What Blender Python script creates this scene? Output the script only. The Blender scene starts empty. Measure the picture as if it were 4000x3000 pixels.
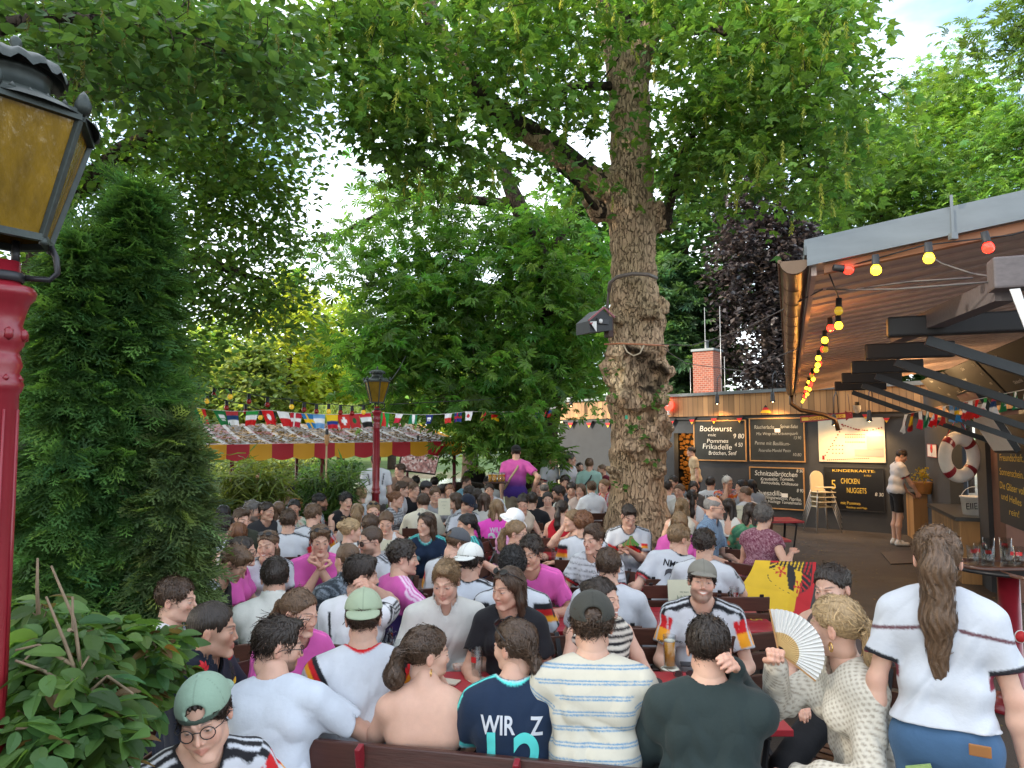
import bpy,bmesh,math,random
import numpy as np
from mathutils import Vector,Matrix,noise as mnoise
F=np.float32
R=math.radians
scene=bpy.context.scene
COL=scene.collection
rng=np.random.default_rng(7)
random.seed(7)
CAMZ=2.08
FPX=2800.0
PITCH=math.atan(205/FPX)
cp,sp=math.cos(PITCH),math.sin(PITCH)
def ray(px,py):
 x,y=(px-2000)/FPX,(1500-py)/FPX
 return x,-y*sp+cp,y*cp+sp
def at(px,py,Y):
 """world point seen at photo pixel (px,py) at distance Y"""
 d=ray(px,py);t=Y/d[1]
 return Vector((d[0]*t,Y,CAMZ+d[2]*t))
def atz(px,py,z=0.0):
 d=ray(px,py);t=(z-CAMZ)/d[2]
 return Vector((d[0]*t,d[1]*t,z))
def tag(o,label=None,cat=None,group=None,kind=None):
 if label:o['label']=label
 if cat:o['category']=cat
 if group:o['group']=group
 if kind:o['kind']=kind
 return o
def empty(name,loc=(0,0,0),rz=0.0):
 o=bpy.data.objects.new(name,None);COL.objects.link(o)
 o.location=loc;o.rotation_euler=(0,0,rz);o.empty_display_size=.1
 return o
def link(name,me,mat=None,parent=None,loc=None):
 o=bpy.data.objects.new(name,me);COL.objects.link(o)
 if mat is not None and len(me.materials)==0:
  for m in(mat if isinstance(mat,(list,tuple))else[mat]):me.materials.append(m)
 if parent is not None:o.parent=parent
 if loc is not None:o.location=loc
 return o
def np_mesh(name,V,Fc,col=None,smooth=True,mi=None):
 """mesh from vertex array and face array(s) (quads and/or tris), optional point colours"""
 V=np.asarray(V,F)
 if isinstance(Fc,np.ndarray):Fc=[Fc]
 Fs=[]
 for f in Fc:
  f=np.asarray(f,np.int32)
  if len(f)and f.shape[1]==4:
   tri=f[:,2]==f[:,3]
   if tri.any():Fs.append(f[tri][:,:3]);f=f[~tri]
  if len(f):Fs.append(f)
 Fc=Fs
 me=bpy.data.meshes.new(name)
 nl=sum(f.size for f in Fc);nf=sum(len(f)for f in Fc)
 me.vertices.add(len(V));me.vertices.foreach_set('co',V.ravel())
 me.loops.add(nl);me.polygons.add(nf)
 me.loops.foreach_set('vertex_index',np.concatenate([f.ravel()for f in Fc]))
 tot=np.concatenate([np.full(len(f),f.shape[1],np.int32)for f in Fc])
 me.polygons.foreach_set('loop_start',np.concatenate([[0],np.cumsum(tot)[:-1]]).astype(np.int32))
 me.polygons.foreach_set('loop_total',tot)
 if mi is not None:me.polygons.foreach_set('material_index',np.asarray(mi,np.int32))
 me.update(calc_edges=True)
 me.polygons.foreach_set('use_smooth',np.full(nf,bool(smooth)))
 if col is not None:
  a=me.color_attributes.new('Col','FLOAT_COLOR','POINT')
  c=np.ones((len(V),4),F);c[:,:3]=np.asarray(col,F)
  a.data.foreach_set('color',c.ravel())
 me.validate()
 return me
def cat_mesh(parts):
 """join [(V, quads, col), ...]"""
 Vs,Fs,Cs,n=[],[],[],0
 for V,q,c in parts:
  Vs.append(np.asarray(V,F));Fs.append(np.asarray(q,np.int32)+n);n+=len(V)
  cc=np.empty((len(V),3),F);cc[:]=np.asarray(c,F);Cs.append(cc)
 return np.concatenate(Vs),np.concatenate(Fs),np.concatenate(Cs)
class MB:
 """collects boxes, tubes, lathes, prisms; build() links ONE mesh object"""
 def __init__(s):s.bm=bmesh.new()
 def box(s,c,size,rot=None,bev=0.0,mat=0):
  r=bmesh.ops.create_cube(s.bm,size=1.0)
  vs=r['verts']
  M=Matrix.Translation(Vector(c))@(rot.to_4x4()if rot is not None else Matrix())@Matrix.Diagonal((size[0],size[1],size[2],1))
  bmesh.ops.transform(s.bm,matrix=M,verts=vs)
  fs={f for v in vs for f in v.link_faces}
  for f in fs:f.material_index=mat
  if bev>0:
   es=list({e for v in vs for e in v.link_edges})
   rr=bmesh.ops.bevel(s.bm,geom=es,offset=bev,segments=2,affect='EDGES',profile=.6)
   for f in rr['faces']:f.material_index=mat
  return s
 def bar(s,a,b,w,h,up=(0,0,1),bev=0.0,mat=0):
  a,b=Vector(a),Vector(b);d=(b-a);L=d.length;d.normalize()
  upv=Vector(up)
  x=d.cross(upv)
  if x.length<1e-4:x=d.cross(Vector((1,0,0)))
  x.normalize();z=x.cross(d)
  rot=Matrix((x,d,z)).transposed()
  return s.box((a+b)/2,(w,L,h),rot,bev,mat)
 def tube(s,pts,r,n=8,cap=True,mat=0):
  pts=[Vector(p)for p in pts]
  rs=r if isinstance(r,(list,tuple))else[r]*len(pts)
  rings=[];prev=None
  for i,p in enumerate(pts):
   d=(pts[min(i+1,len(pts)-1)]-pts[max(i-1,0)]).normalized()
   if prev is None:
    x=d.orthogonal().normalized()
   else:
    x=(prev-d*prev.dot(d))
    x=x.normalized()if x.length>1e-5 else d.orthogonal().normalized()
   prev=x;y=d.cross(x)
   rings.append([s.bm.verts.new(p+(x*math.cos(a)+y*math.sin(a))*rs[i])for a in[k*2*math.pi/n for k in range(n)]])
  for a,b in zip(rings,rings[1:]):
   for k in range(n):
    f=s.bm.faces.new((a[k],a[(k+1)%n],b[(k+1)%n],b[k]));f.material_index=mat;f.smooth=True
  if cap:
   f=s.bm.faces.new(rings[0][::-1]);f.material_index=mat
   f=s.bm.faces.new(rings[-1]);f.material_index=mat
  return s
 def lathe(s,prof,c=(0,0,0),n=16,mat=0,axis=None,smooth=True,ang0=0.0):
  """prof: [(r,z),...]"""
  M=Matrix.Translation(Vector(c))@(axis.to_4x4()if axis is not None else Matrix())
  rings=[]
  for r,z in prof:
   if r<1e-6:rings.append([s.bm.verts.new(M@Vector((0,0,z)))])
   else:rings.append([s.bm.verts.new(M@Vector((r*math.cos(ang0+k*2*math.pi/n),r*math.sin(ang0+k*2*math.pi/n),z)))for k in range(n)])
  for a,b in zip(rings,rings[1:]):
   for k in range(n):
    k2=(k+1)%n
    if len(a)==1 and len(b)==1:continue
    if len(a)==1:vs=(a[0],b[k2],b[k])
    elif len(b)==1:vs=(a[k],a[k2],b[0])
    else:vs=(a[k],a[k2],b[k2],b[k])
    f=s.bm.faces.new(vs);f.material_index=mat;f.smooth=smooth
  return s
 def poly(s,pts,mat=0):
  f=s.bm.faces.new([s.bm.verts.new(Vector(p))for p in pts]);f.material_index=mat
  return s
 def prism(s,pts,off,mat=0):
  """polygon extruded by offset vector"""
  off=Vector(off)
  a=[s.bm.verts.new(Vector(p))for p in pts];b=[s.bm.verts.new(Vector(p)+off)for p in pts]
  fs=[s.bm.faces.new(a[::-1]),s.bm.faces.new(b)]
  n=len(a)
  for k in range(n):fs.append(s.bm.faces.new((a[k],a[(k+1)%n],b[(k+1)%n],b[k])))
  for f in fs:f.material_index=mat
  return s
 def sheet(s,grid,mat=0,smooth=True,thick=0.0):
  """grid[i][j] points"""
  vs=[[s.bm.verts.new(Vector(p))for p in row]for row in grid]
  for i in range(len(vs)-1):
   for j in range(len(vs[0])-1):
    f=s.bm.faces.new((vs[i][j],vs[i][j+1],vs[i+1][j+1],vs[i+1][j]));f.material_index=mat;f.smooth=smooth
  return s
 def build(s,name,mat,parent=None,loc=None,label=None,cat=None,group=None,kind=None,fix=True):
  if fix:bmesh.ops.recalc_face_normals(s.bm,faces=s.bm.faces)
  me=bpy.data.meshes.new(name);s.bm.to_mesh(me);s.bm.free()
  o=link(name,me,mat,parent,loc)
  return tag(o,label,cat,group,kind)
def copy_tree(o,parent=None):
 c=o.copy();COL.objects.link(c)
 if parent is not None:c.parent=parent
 for ch in list(o.children):copy_tree(ch,c)
 return c
class NT:
 def __init__(s,mat):
  s.t=mat.node_tree;s.t.nodes.clear()
  s.out=s.n('ShaderNodeOutputMaterial')
 def n(s,typ,**kw):
  nd=s.t.nodes.new(typ)
  for k,val in kw.items():
   if k.startswith('i_'):
    key=k[2:];key=int(key)if key.isdigit()else key.replace('_',' ')
    nd.inputs[key].default_value=val
   else:setattr(nd,k,val)
  return nd
 def l(s,a,b):s.t.links.new(a,b)
def hexc(h):
 h=h.lstrip('#');c=[int(h[i:i+2],16)/255 for i in(0,2,4)]
 return tuple((x/12.92 if x<=.04045 else((x+.055)/1.055)**2.4)for x in c)
def mat(name,color=(.5,.5,.5),rough=.6,var=.15,scale=8.0,bump=.0,bscale=40.0,metal=0.0,attr=False,spec=.5,color2=None,stretch=(1,1,1),sss=0.0,trans=0.0,emit=None,estr=0.0,coat=0.0,sheen=0.0):
 m=bpy.data.materials.new(name);m.use_nodes=True
 t=NT(m)
 b=t.n('ShaderNodeBsdfPrincipled',i_Roughness=rough,i_Metallic=metal)
 b.inputs['Specular IOR Level'].default_value=spec
 t.l(b.outputs[0],t.out.inputs[0])
 tc=t.n('ShaderNodeTexCoord');mp=t.n('ShaderNodeMapping');mp.inputs['Scale'].default_value=stretch
 t.l(tc.outputs['Object'],mp.inputs[0])
 if attr:
  ca=t.n('ShaderNodeVertexColor',layer_name='Col');src=ca.outputs[0]
 else:
  rgb=t.n('ShaderNodeRGB');rgb.outputs[0].default_value=(*color,1);src=rgb.outputs[0]
 if var>0 or color2:
  nz=t.n('ShaderNodeTexNoise',i_Scale=scale,i_Detail=6.0,i_Roughness=.6);t.l(mp.outputs[0],nz.inputs[0])
  if color2:
   rp=t.n('ShaderNodeMapRange');rp.inputs[1].default_value=.35;rp.inputs[2].default_value=.65;t.l(nz.outputs[0],rp.inputs[0])
   mx=t.n('ShaderNodeMix',data_type='RGBA');t.l(rp.outputs[0],mx.inputs[0]);t.l(src,mx.inputs[6]);mx.inputs[7].default_value=(*color2,1)
  else:
   mr=t.n('ShaderNodeMapRange');mr.inputs[1].default_value=.25;mr.inputs[2].default_value=.75
   mr.inputs[3].default_value=1-var;mr.inputs[4].default_value=1+var;t.l(nz.outputs[0],mr.inputs[0])
   mx=t.n('ShaderNodeMix',data_type='RGBA',blend_type='MULTIPLY');mx.inputs[0].default_value=1
   t.l(src,mx.inputs[6]);t.l(mr.outputs[0],mx.inputs[7])
  src=mx.outputs[2]
 t.l(src,b.inputs['Base Color'])
 if bump>0:
  n2=t.n('ShaderNodeTexNoise',i_Scale=bscale,i_Detail=5.0);t.l(mp.outputs[0],n2.inputs[0])
  bp=t.n('ShaderNodeBump',i_Strength=bump,i_Distance=.01);t.l(n2.outputs[0],bp.inputs['Height']);t.l(bp.outputs[0],b.inputs['Normal'])
 if sss:b.inputs['Subsurface Weight'].default_value=sss;b.inputs['Subsurface Radius'].default_value=(.012,.004,.002);b.inputs['Subsurface Scale'].default_value=1.0
 if trans:b.inputs['Transmission Weight'].default_value=trans
 if coat:b.inputs['Coat Weight'].default_value=coat;b.inputs['Coat Roughness'].default_value=.2
 if sheen:b.inputs['Sheen Weight'].default_value=sheen
 if emit:b.inputs['Emission Color'].default_value=(*emit,1);b.inputs['Emission Strength'].default_value=estr
 m['nodes_b']=b.name
 return m
def nrm(a):return np.sqrt((a*a).sum(-1))
def unit(a):a=np.asarray(a,float);return a/(np.linalg.norm(a)+1e-9)
def V3(*a):return np.array(a,float)
def rc(p,a,b,r1,r2):
 a=np.asarray(a,F);ba=np.asarray(b,F)-a;pa=p-a
 h=np.clip(pa@ba/F(ba@ba+1e-9),0,1)
 q=pa-h[:,None]*ba
 return np.sqrt(np.einsum('ij,ij->i',q,q))-(F(r1)+F(r2-r1)*h)
def sph(p,c,r):
 q=p-np.asarray(c,F);return np.sqrt(np.einsum('ij,ij->i',q,q))-F(r)
def ell(p,c,r):
 r=np.asarray(r,F);q=(p-np.asarray(c,F))/r;w=q/r
 k0=np.sqrt(np.einsum('ij,ij->i',q,q));k1=np.sqrt(np.einsum('ij,ij->i',w,w))+F(1e-6)
 return k0*(k0-1)/k1
def su(a,b,k):
 h=np.clip(F(.5)+F(.5/k)*(b-a),0,1);return b+(a-b)*h-F(k)*h*(1-h)
def ss(a,b,k):return-su(-a,b,k)
def si(a,b,k):return-su(-a,-b,k)
def mesh_sdf(f,lo,hi,h,B=6):
 """surface nets over the narrow band of f"""
 lo=np.asarray(lo,float);n=np.maximum(np.ceil((np.asarray(hi,float)-lo)/(h*B)).astype(int),1)
 g=np.stack(np.meshgrid(*[np.arange(k)for k in n],indexing='ij'),-1).reshape(-1,3)
 d=f((lo+(g+.5)*(B*h)).astype(F))
 act=np.abs(d)<B*h*1.15
 sg=np.where(d<0,F(-1),F(1)).reshape(n)
 D=np.repeat(np.repeat(np.repeat(sg,B,0),B,1),B,2)
 D=np.pad(D,((0,1),)*3,mode='edge')
 ga=g[act]
 o=np.stack(np.meshgrid(*[np.arange(B+1)]*3,indexing='ij'),-1).reshape(-1,3)
 idx=(ga[:,None,:]*B+o[None]).reshape(-1,3)
 D[idx[:,0],idx[:,1],idx[:,2]]=f((lo+idx*h).astype(F))
 S=D<0
 cnt=np.zeros([k-1 for k in S.shape],np.int8)
 cs=[(i,j,k)for i in(0,1)for j in(0,1)for k in(0,1)]
 for i,j,k in cs:cnt+=S[i:S.shape[0]-1+i,j:S.shape[1]-1+j,k:S.shape[2]-1+k]
 c=np.argwhere((cnt>0)&(cnt<8))
 if len(c)==0:return np.zeros((0,3),F),np.zeros((0,4),np.int32)
 cv=np.stack([D[c[:,0]+i,c[:,1]+j,c[:,2]+k]for i,j,k in cs],1)
 acc=np.zeros((len(c),3));m=np.zeros(len(c))
 for a in range(8):
  for b in range(a+1,8):
   if sum(abs(x-y)for x,y in zip(cs[a],cs[b]))!=1:continue
   x=(cv[:,a]<0)!=(cv[:,b]<0)
   t=np.where(x,cv[:,a]/np.where(x,cv[:,a]-cv[:,b],1),0)
   acc+=np.where(x[:,None],np.array(cs[a])+t[:,None]*(np.array(cs[b])-np.array(cs[a])),0);m+=x
 V=lo+(c+acc/m[:,None])*h
 I=np.full(cnt.shape,-1,np.int32);I[c[:,0],c[:,1],c[:,2]]=np.arange(len(c))
 Q=[]
 for ax in range(3):
  sl=[slice(1,-1)]*3;s2=list(sl);sl[ax]=slice(0,-1);s2[ax]=slice(1,None)
  A,Bq=S[tuple(sl)],S[tuple(s2)]
  e=np.argwhere(A!=Bq)
  if len(e)==0:continue
  e2=e+1;e2[:,ax]-=1
  u,w=[(1,2),(2,0),(0,1)][ax]
  def ci(du,dw):
   q=e2.copy();q[:,u]-=du;q[:,w]-=dw;return I[q[:,0],q[:,1],q[:,2]]
  quad=np.stack([ci(1,1),ci(0,1),ci(0,0),ci(1,0)],1)
  fl=~A[e[:,0],e[:,1],e[:,2]]
  quad[fl]=quad[fl][:,::-1]
  Q.append(quad)
 Q=np.concatenate(Q);Q=Q[(Q>=0).all(1)]
 return V.astype(F),Q.astype(np.int32)
def wob(p,seed,freq=1.0):
 """cheap fold noise, about -1..1"""
 r=np.random.default_rng(seed);out=0
 for o in range(3):
  a=r.normal(size=3);a/=np.linalg.norm(a);b=r.normal(size=3);b/=np.linalg.norm(b)
  k=freq*(1.7**o)
  out=out+np.sin(p@(a*30*k).astype(F)+F(2.2)*np.sin(p@(b*17*k).astype(F)+F(r.random()*6)))/F(1.5**o)
 return out/F(2.1)
def rot(yaw=0,pitch=0,roll=0):
 """yaw about z, pitch nods the face (-Y) down, roll tilts; degrees"""
 M=Matrix.Rotation(R(yaw),3,'Z')@Matrix.Rotation(R(pitch),3,'X')@Matrix.Rotation(R(roll),3,'Y')
 return np.array(M)
_heads={}
def head_mesh(sex,var,smile,h):
 key=(sex,var,smile,h)
 if key in _heads:return _heads[key]
 r=np.random.default_rng(var*31+(0 if sex=='m' else 500))
 fem=sex=='f'
 jw=(.038 if fem else.044)+r.uniform(-.004,.004)
 cz=(-.098 if fem else-.104)+r.uniform(-.004,.003)
 nl=(.107 if fem else.113)+r.uniform(-.004,.005)
 fw=(.057 if fem else.061)+r.uniform(-.003,.003)
 nk=.043 if fem else.054
 brow=.006 if fem else.009
 mz=-.065;mw=.020+.007*smile
 def f(p):
  p=p.copy();x=np.abs(p[:,0]);q=p.copy();q[:,0]=x
  d=ell(p,(0,.014,.034),(.075,.096,.084))
  d=su(d,ell(p,(0,-.028,-.035),(fw,.066,.080)),.03)
  d=su(d,rc(q,(jw,-.005,-.068),(.012,-.074,cz),.018,.016),.028)
  d=su(d,sph(q,(.041,-.058,-.022),.019),.024)
  d=su(d,rc(q,(.012,-.088,.017),(.038,-.080,.018),brow,brow*.8),.014)
  d=ss(d,sph(q,(.032,-.106,-.001),.0175),.014)
  d=su(d,rc(p,(0,-.087,.008),(0,-nl+.004,-.033),.0062,.0085),.012)
  d=su(d,sph(q,(.0105,-.096,-.039),.0068),.007)
  d=su(d,sph(q,(.0315,-.0770,-.002),.0135),.004)
  zc=mz+smile*.25*x
  d=su(d,rc(q,(0,-.0935,mz+.004),(mw,-.082,mz+.002+.006*smile),.0065,.0035),.007)
  d=su(d,rc(q,(0,-.0925,mz-.0075),(mw*.85,-.082,mz-.003+.006*smile),.0075,.0035),.007)
  d=ss(d,rc(q,(0,-.103,mz-.0015),(mw+.003,-.090,mz+.006*smile),.0035+.003*max(smile-.5,0),.002),.003)
  if smile:d=su(d,sph(q,(.036,-.066,-.040),.016),.024)
  d=su(d,sph(p,(0,-.079,cz+.002),.017),.02)
  e=ell(q-np.array([.0,.0,.0],F),(.0765,.018,-.006),(.009,.017,.029))
  e=ss(e,ell(q,(.087,.012,-.003),(.006,.009,.017)),.005)
  d=su(d,e,.008)
  d=su(d,rc(p,(0,.028,-.055),(0,.045,-.21),nk,nk+.006),.03)
  return d
 V,Q=mesh_sdf(f,(-.105,-.13,-.21),(.105,.125,.13),h)
 x,y,z=np.abs(V[:,0]),V[:,1],V[:,2]
 def soft(v,a,b):return np.clip((v-a)/(b-a),0,1)
 fr=soft(-y,.05,.07)
 M={}
 dl=np.sqrt((x/(mw+.004))**2+((z-mz+.002-smile*.18*x)/.0125)**2)
 M['lip']=(1-soft(dl,.7,1.1))*fr
 M['teeth']=(1-soft(np.sqrt((x/(mw*.8))**2+((z-mz+.0005-smile*.2*x)/.0050)**2),.7,1.15))*fr*(1 if smile>.7 else 0)
 bz=.0215+.004*(1-((x-.036)/.02)**2)
 M['brow']=(1-soft(np.abs(z-bz),.0025,.0055 if not fem else.0045))*(1-soft(np.abs(x-.034),.017,.021))*fr
 ez=-.0025
 de=np.sqrt(((x-.032)/.0135)**2+((z-ez)/(.0047-.0014*smile))**2)
 M['eye']=(1-soft(de,.8,1.1))*fr
 M['iris']=(1-soft(np.sqrt((x-.0315)**2+(z-ez)**2),.0045,.0066))*M['eye']
 M['lash']=(1-soft(np.abs(de-1.05),.1,.35))*soft(z-ez,-.001,.002)*fr*(1 if fem else.6)
 M['red']=np.clip((1-soft(np.sqrt((x-.042)**2+(z+.03)**2),.008,.03))*fr*.6+(1-soft(np.sqrt(x**2+(z+.036)**2+(y+.11)**2),.006,.022))*.7+soft(x,.074,.084)*.7,0,1)
 lowf=soft(-z,.038,.055)*soft(-y,-.02,.015)*soft(z,-.135,-.11)
 must=(1-soft(np.abs(z+.052),.004,.009))*(1-soft(x,.018,.03))*fr
 M['beard']=np.clip(lowf*np.clip(soft(x,.0,.03)+soft(-z,.075,.085),0,1)+must,0,1)*(1-M['lip'])
 M['must']=must
 _heads[key]=(V,Q,M)
 return _heads[key]
def face_colors(M,tone,haircol,beard=0.0,must=0.0,lip=(.50,.17,.15),iris=(.06,.05,.035)):
 tone=np.asarray(tone,F);n=len(M['lip'])
 c=np.tile(tone,(n,1))
 def mixc(m,col,a=1.0):
  nonlocal c
  m=(m*a)[:,None];c=c*(1-m)+np.asarray(col,F)*m
 mixc(M['red'],tone*np.array([1.02,.72,.68],F),.7)
 hc=np.asarray(haircol,F)
 if beard:mixc(M['beard'],hc*.9+tone*.08,beard)
 if must:mixc(M['must'],hc*.9,must)
 mixc(M['lip'],(tone*np.array([.85,.46,.46],F))*.7+np.asarray(lip,F)*.3,.7)
 mixc(M['teeth'],(.75,.72,.66))
 mixc(M['brow'],hc*.75+tone*.12,.85)
 mixc(M['eye'],tone*.35+np.array((.30,.29,.28),F))
 mixc(M['iris'],iris)
 mixc(M['lash'],(.03,.02,.015),.85)
 return c
_hands={}
def hand_mesh(kind,h):
 """right-handed template: wrist at origin, fingers along +Y, palm faces -Z, thumb on +X"""
 key=(kind,h)
 if key in _hands:return _hands[key]
 curl={'rest':(22,28,18),'grip':(58,70,40),'flat':(6,8,5),'point':(45,60,40)}[kind]
 segs=[]
 for i,(x,L)in enumerate([(.027,.074),(.009,.082),(-.009,.076),(-.026,.060)]):
  a=math.radians(-4+3*i)*-1;base=V3(x,.088-.004*abs(i-1),0)
  p=base;ang=0;cl=curl
  if kind=='point' and i==0:cl=(5,5,5)
  r0=.0092-.0006*(i==3)
  pr=r0
  for s_,fr in enumerate((.46,.30,.24)):
   ang+=math.radians(cl[s_]+i*2)
   d=V3(math.sin(a)*-.6*(1-.3*s_)*math.cos(ang),math.cos(ang),-math.sin(ang))
   q=p+d*L*fr
   nr=r0*(.93,.86,.74)[s_]
   segs.append((p,q,pr,nr));p,pr=q,nr
  segs.append((V3(x*.55,.02,0),base,.0135,.0125))
 tc=1 if kind=='grip' else 0
 t0=V3(.022,.018,-.004);t1=V3(.046-.006*tc,.05,-.012-.012*tc);t2=V3(.052-.022*tc,.076+.004*tc,-.018-.026*tc);t3=V3(.050-.036*tc,.098,-.022-.034*tc)
 segs+=[(t0,t1,.0155,.0125),(t1,t2,.0112,.0098),(t2,t3,.0098,.0080)]
 def f(p):
  d=rc(p,(0,-.035,0),(0,.015,0),.024,.025)
  for a,b,r1,r2 in segs:d=su(d,rc(p,a,b,r1,r2),.006)
  return d
 V,Q=mesh_sdf(f,(-.06,-.05,-.10),(.08,.20,.035),h)
 _hands[key]=(V,Q)
 return _hands[key]
_hairs={}
def hair_flow(style,p):
 c=np.array([0,.045,.118],F)
 d=p-c
 if style in('pony','bun','braid','highpony'):
  t=np.array({'pony':[0,.125,.02],'braid':[0,.125,-.02],'bun':[0,.12,.05],'highpony':[0,.115,.075]}[style],F)
  return t-p
 if style in('long','bob','halfup'):
  d=np.stack([np.sign(p[:,0])*(.3+0*p[:,0])*np.exp(-np.abs(p[:,2]-.11)/.05),.35*np.exp(-np.abs(p[:,2]-.11)/.06)+0*p[:,0],-np.ones(len(p))],1).astype(F)
  return d
 if style in('quiff','swept'):
  d=np.stack([.4+0*p[:,0]+.6*p[:,0]/.08,(p[:,1]-.0)*6+.35,-.2-np.clip(.09-p[:,2],0,.2)*14],1).astype(F)
  return d
 return d
def hair_mesh(style,h,ln=.30,vol=0.0,seed=0,cut=False):
 key=(style,h,ln,vol,seed,cut)
 if key in _hairs:return _hairs[key]
 curly=style in('curly','wavy')
 top={'buzz':.003,'short':.011,'swept':.016,'quiff':.018,'curly':.026,'wavy':.020,'bald':.004}.get(style,.010)+vol
 side={'buzz':.003,'short':.006,'swept':.006,'quiff':.003,'curly':.014,'wavy':.014,'bald':.004}.get(style,.008)+vol*.5
 if cut:top,side=.001,min(side,.008)
 long_=style in('long','bob','halfup')
 def f(p):
  x=np.abs(p[:,0]);q=p.copy();q[:,0]=x;y,z=p[:,1],p[:,2]
  d=ell(p,(0,.015,.034+top*.4),(.0755+side,.0975+side,.084+top*.8))
  if style in('quiff','swept'):d=su(d,ell(p,(.008,-.05,.098),(.052,.042,.022+vol)),.02)
  hl=.012-.70*y+np.where(y<-.02,-.9*(x-.03)*(x>.03),0)
  if style in('pony','bun','braid','highpony'):hl=.012-.72*y-.35*np.clip(x-.02,0,.1)
  if long_:hl=np.where(y<.012,.010-.80*y-.9*np.clip(x-.018,0,.1)*(y<-.01),-.2)
  if style=='bald':d=ss(d,ell(p,(0,-.02,.125),(.066,.115,.07)),.01)
  nape=np.maximum(-.078+.15*np.clip(.09-y,0,.1)-z,0)if not long_ else 0
  g=hl-z
  if not long_:g=np.maximum(g,-.080-z)
  d=si(d,g*F(.75),.010)
  if not long_:d=ss(d,ell(q,(.082,.006,-.012),(.02,.026,.036)),.006)
  if long_:
   L=.10 if style=='bob' else ln
   w=.020 if style!='bob' else.024
   c=rc(q,(.060,.012,.045),(.076,.022,-.07),w,w+.004)
   c=su(c,rc(q,(.076,.022,-.07),(.085-.02*(L>.25),.035+.03*(L>.2),-.02-L),w+.004,.016),.02)
   c=su(c,rc(q,(.035,.070,.02),(.045,.085,-.03-L),.034,.022),.03)
   if style=='halfup':c=su(c,sph(p,(0,.12,.04),.028),.015)
   d=su(d,c,.02)
   d=ss(d,ell(p,(0,-.085,-.04),(.060,.085,.11)),.015)
  if style in('pony','highpony'):
   pw=1.0 if style=='pony' or ln<.3 else 1.55
   z0=.02 if style=='pony' else.075
   d=su(d,rc(p,(0,.108,z0),(0,.135,z0-.01),.018,.022),.012)
   d=su(d,rc(p,(0,.135,z0-.01),(.004,.150,z0-.10),.026,.036*pw),.02)
   d=su(d,rc(p,(.004,.150,z0-.10),(.01,.140,z0-.10-ln*.5),.036*pw,.036*pw),.03)
   d=su(d,rc(p,(.01,.140,z0-.10-ln*.5),(.012,.130,z0-.10-ln),.036*pw,.010 if pw==1 else.030),.03)
  if style=='bun':
   d=su(d,ell(p,(0,.118,.055),(.042,.034,.040)),.012)
  if style=='braid':
   d=su(d,rc(p,(0,.095,-.02),(0,.118,-.05),.03,.024),.02)
   m=int(ln/.026)
   for i in range(m):
    s_=1 if i%2 else-1;zz=-.055-i*.026;tp=1-.45*i/m
    d=su(d,ell(p,(s_*.010*tp,.122+.012*math.sin(i*.3),zz),(.022*tp,.019*tp,.021)),.006)
   d=su(d,rc(p,(0,.122,-.055-m*.026),(.004,.120,-.055-m*.026-.08),.013,.004),.01)
  if curly:
   d=d+F(.007+vol*.15)*np.sin(p[:,0]*190+2.5*np.sin(z*90+seed))*np.sin(y*170+2*np.sin(p[:,0]*80))*np.sin(z*180+seed)+F(.004)*wob(p,seed+3,2.2)
  else:
   a=np.arctan2(p[:,0],y-.03)
   d=d+F(.0030)*np.sin(a*38+3*np.sin(z*40+seed))+F(.0022)*wob(p,seed+5,1.4)
  return d
 lo=(-.14,-.15,-.15);hi=(.14,.16,.16)
 if long_:lo=(-.15,-.15,-.10-(ln if style!='bob' else.1));hi=(.15,.18,.16)
 if style in('pony','highpony','braid'):lo=(-.14,-.15,-.20-ln-.05);hi=(.14,.22,.16)
 V,Q=mesh_sdf(f,lo,hi,h)
 c=np.ones((len(V),3),F)
 a=np.arctan2(V[:,0],V[:,1]-.03)
 c*=(1+.16*np.sin(a*55+4*np.sin(V[:,2]*25))*np.sin(V[:,2]*30+a*9))[:,None]
 parts=[(V,Q,c)]
 if style not in('buzz','bald')and len(V):
  r=np.random.default_rng(seed+11)
  N=1300 if h<.006 else 320
  out=np.where(f(V*F(1))>-.01)[0]
  if cut:out=out[V[out,2]<.045]
  P=V[r.choice(out,N)].astype(F)
  st=(.016 if style in('short','curly')else.024)*r.uniform(.6,1.3,N)[:,None]
  wid=r.uniform(.0010,.0028,N)[:,None]*(1 if h<.006 else 2.0)
  lift=r.uniform(.0005,.005,N)*np.where(r.random(N)<.12,2.4,1)
  if curly:lift=r.uniform(.001,.014,N)
  rd=r.normal(size=(N,3))*(.35 if not curly else 1.6)
  if style=='short':rd*=1.3
  rings=[]
  eps=F(.002)
  steps=4 if not long_ else 5
  for k in range(steps):
   d0=f(P)
   G=np.stack([f(P+np.eye(3,dtype=F)[i]*eps)-d0 for i in range(3)],1)
   G/=(nrm(G)[:,None]+1e-6)
   P=P-G*(np.clip(d0,-.02,.02)-lift*(k+.3)/steps)[:,None]
   fl=hair_flow(style,P);fl=fl/(nrm(fl)[:,None]+1e-6)+rd
   if curly:rd=r.normal(size=(N,3))*1.3
   fl=fl-G*(fl*G).sum(1)[:,None];fl/=(nrm(fl)[:,None]+1e-6)
   sd=np.cross(fl,G);tw=wid*(1,1,.8,.55,.3)[k]
   rings.append((P-sd*tw,P+sd*tw))
   P=(P+fl*st).astype(F)
  RV=np.stack([np.stack(x,1)for x in rings],1).reshape(-1,3)
  b=np.arange(N)[:,None]*steps*2
  RQ=np.concatenate([np.concatenate([b+2*k,b+2*k+1,b+2*k+3,b+2*k+2],1)for k in range(steps-1)])
  rcx=np.repeat(np.clip(r.normal(1.08,.28,N),.55,1.9),steps*2)[:,None]*np.ones(3)
  parts.append((RV,RQ,rcx))
 _hairs[key]=cat_mesh(parts)
 return _hairs[key]
_caps={}
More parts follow.
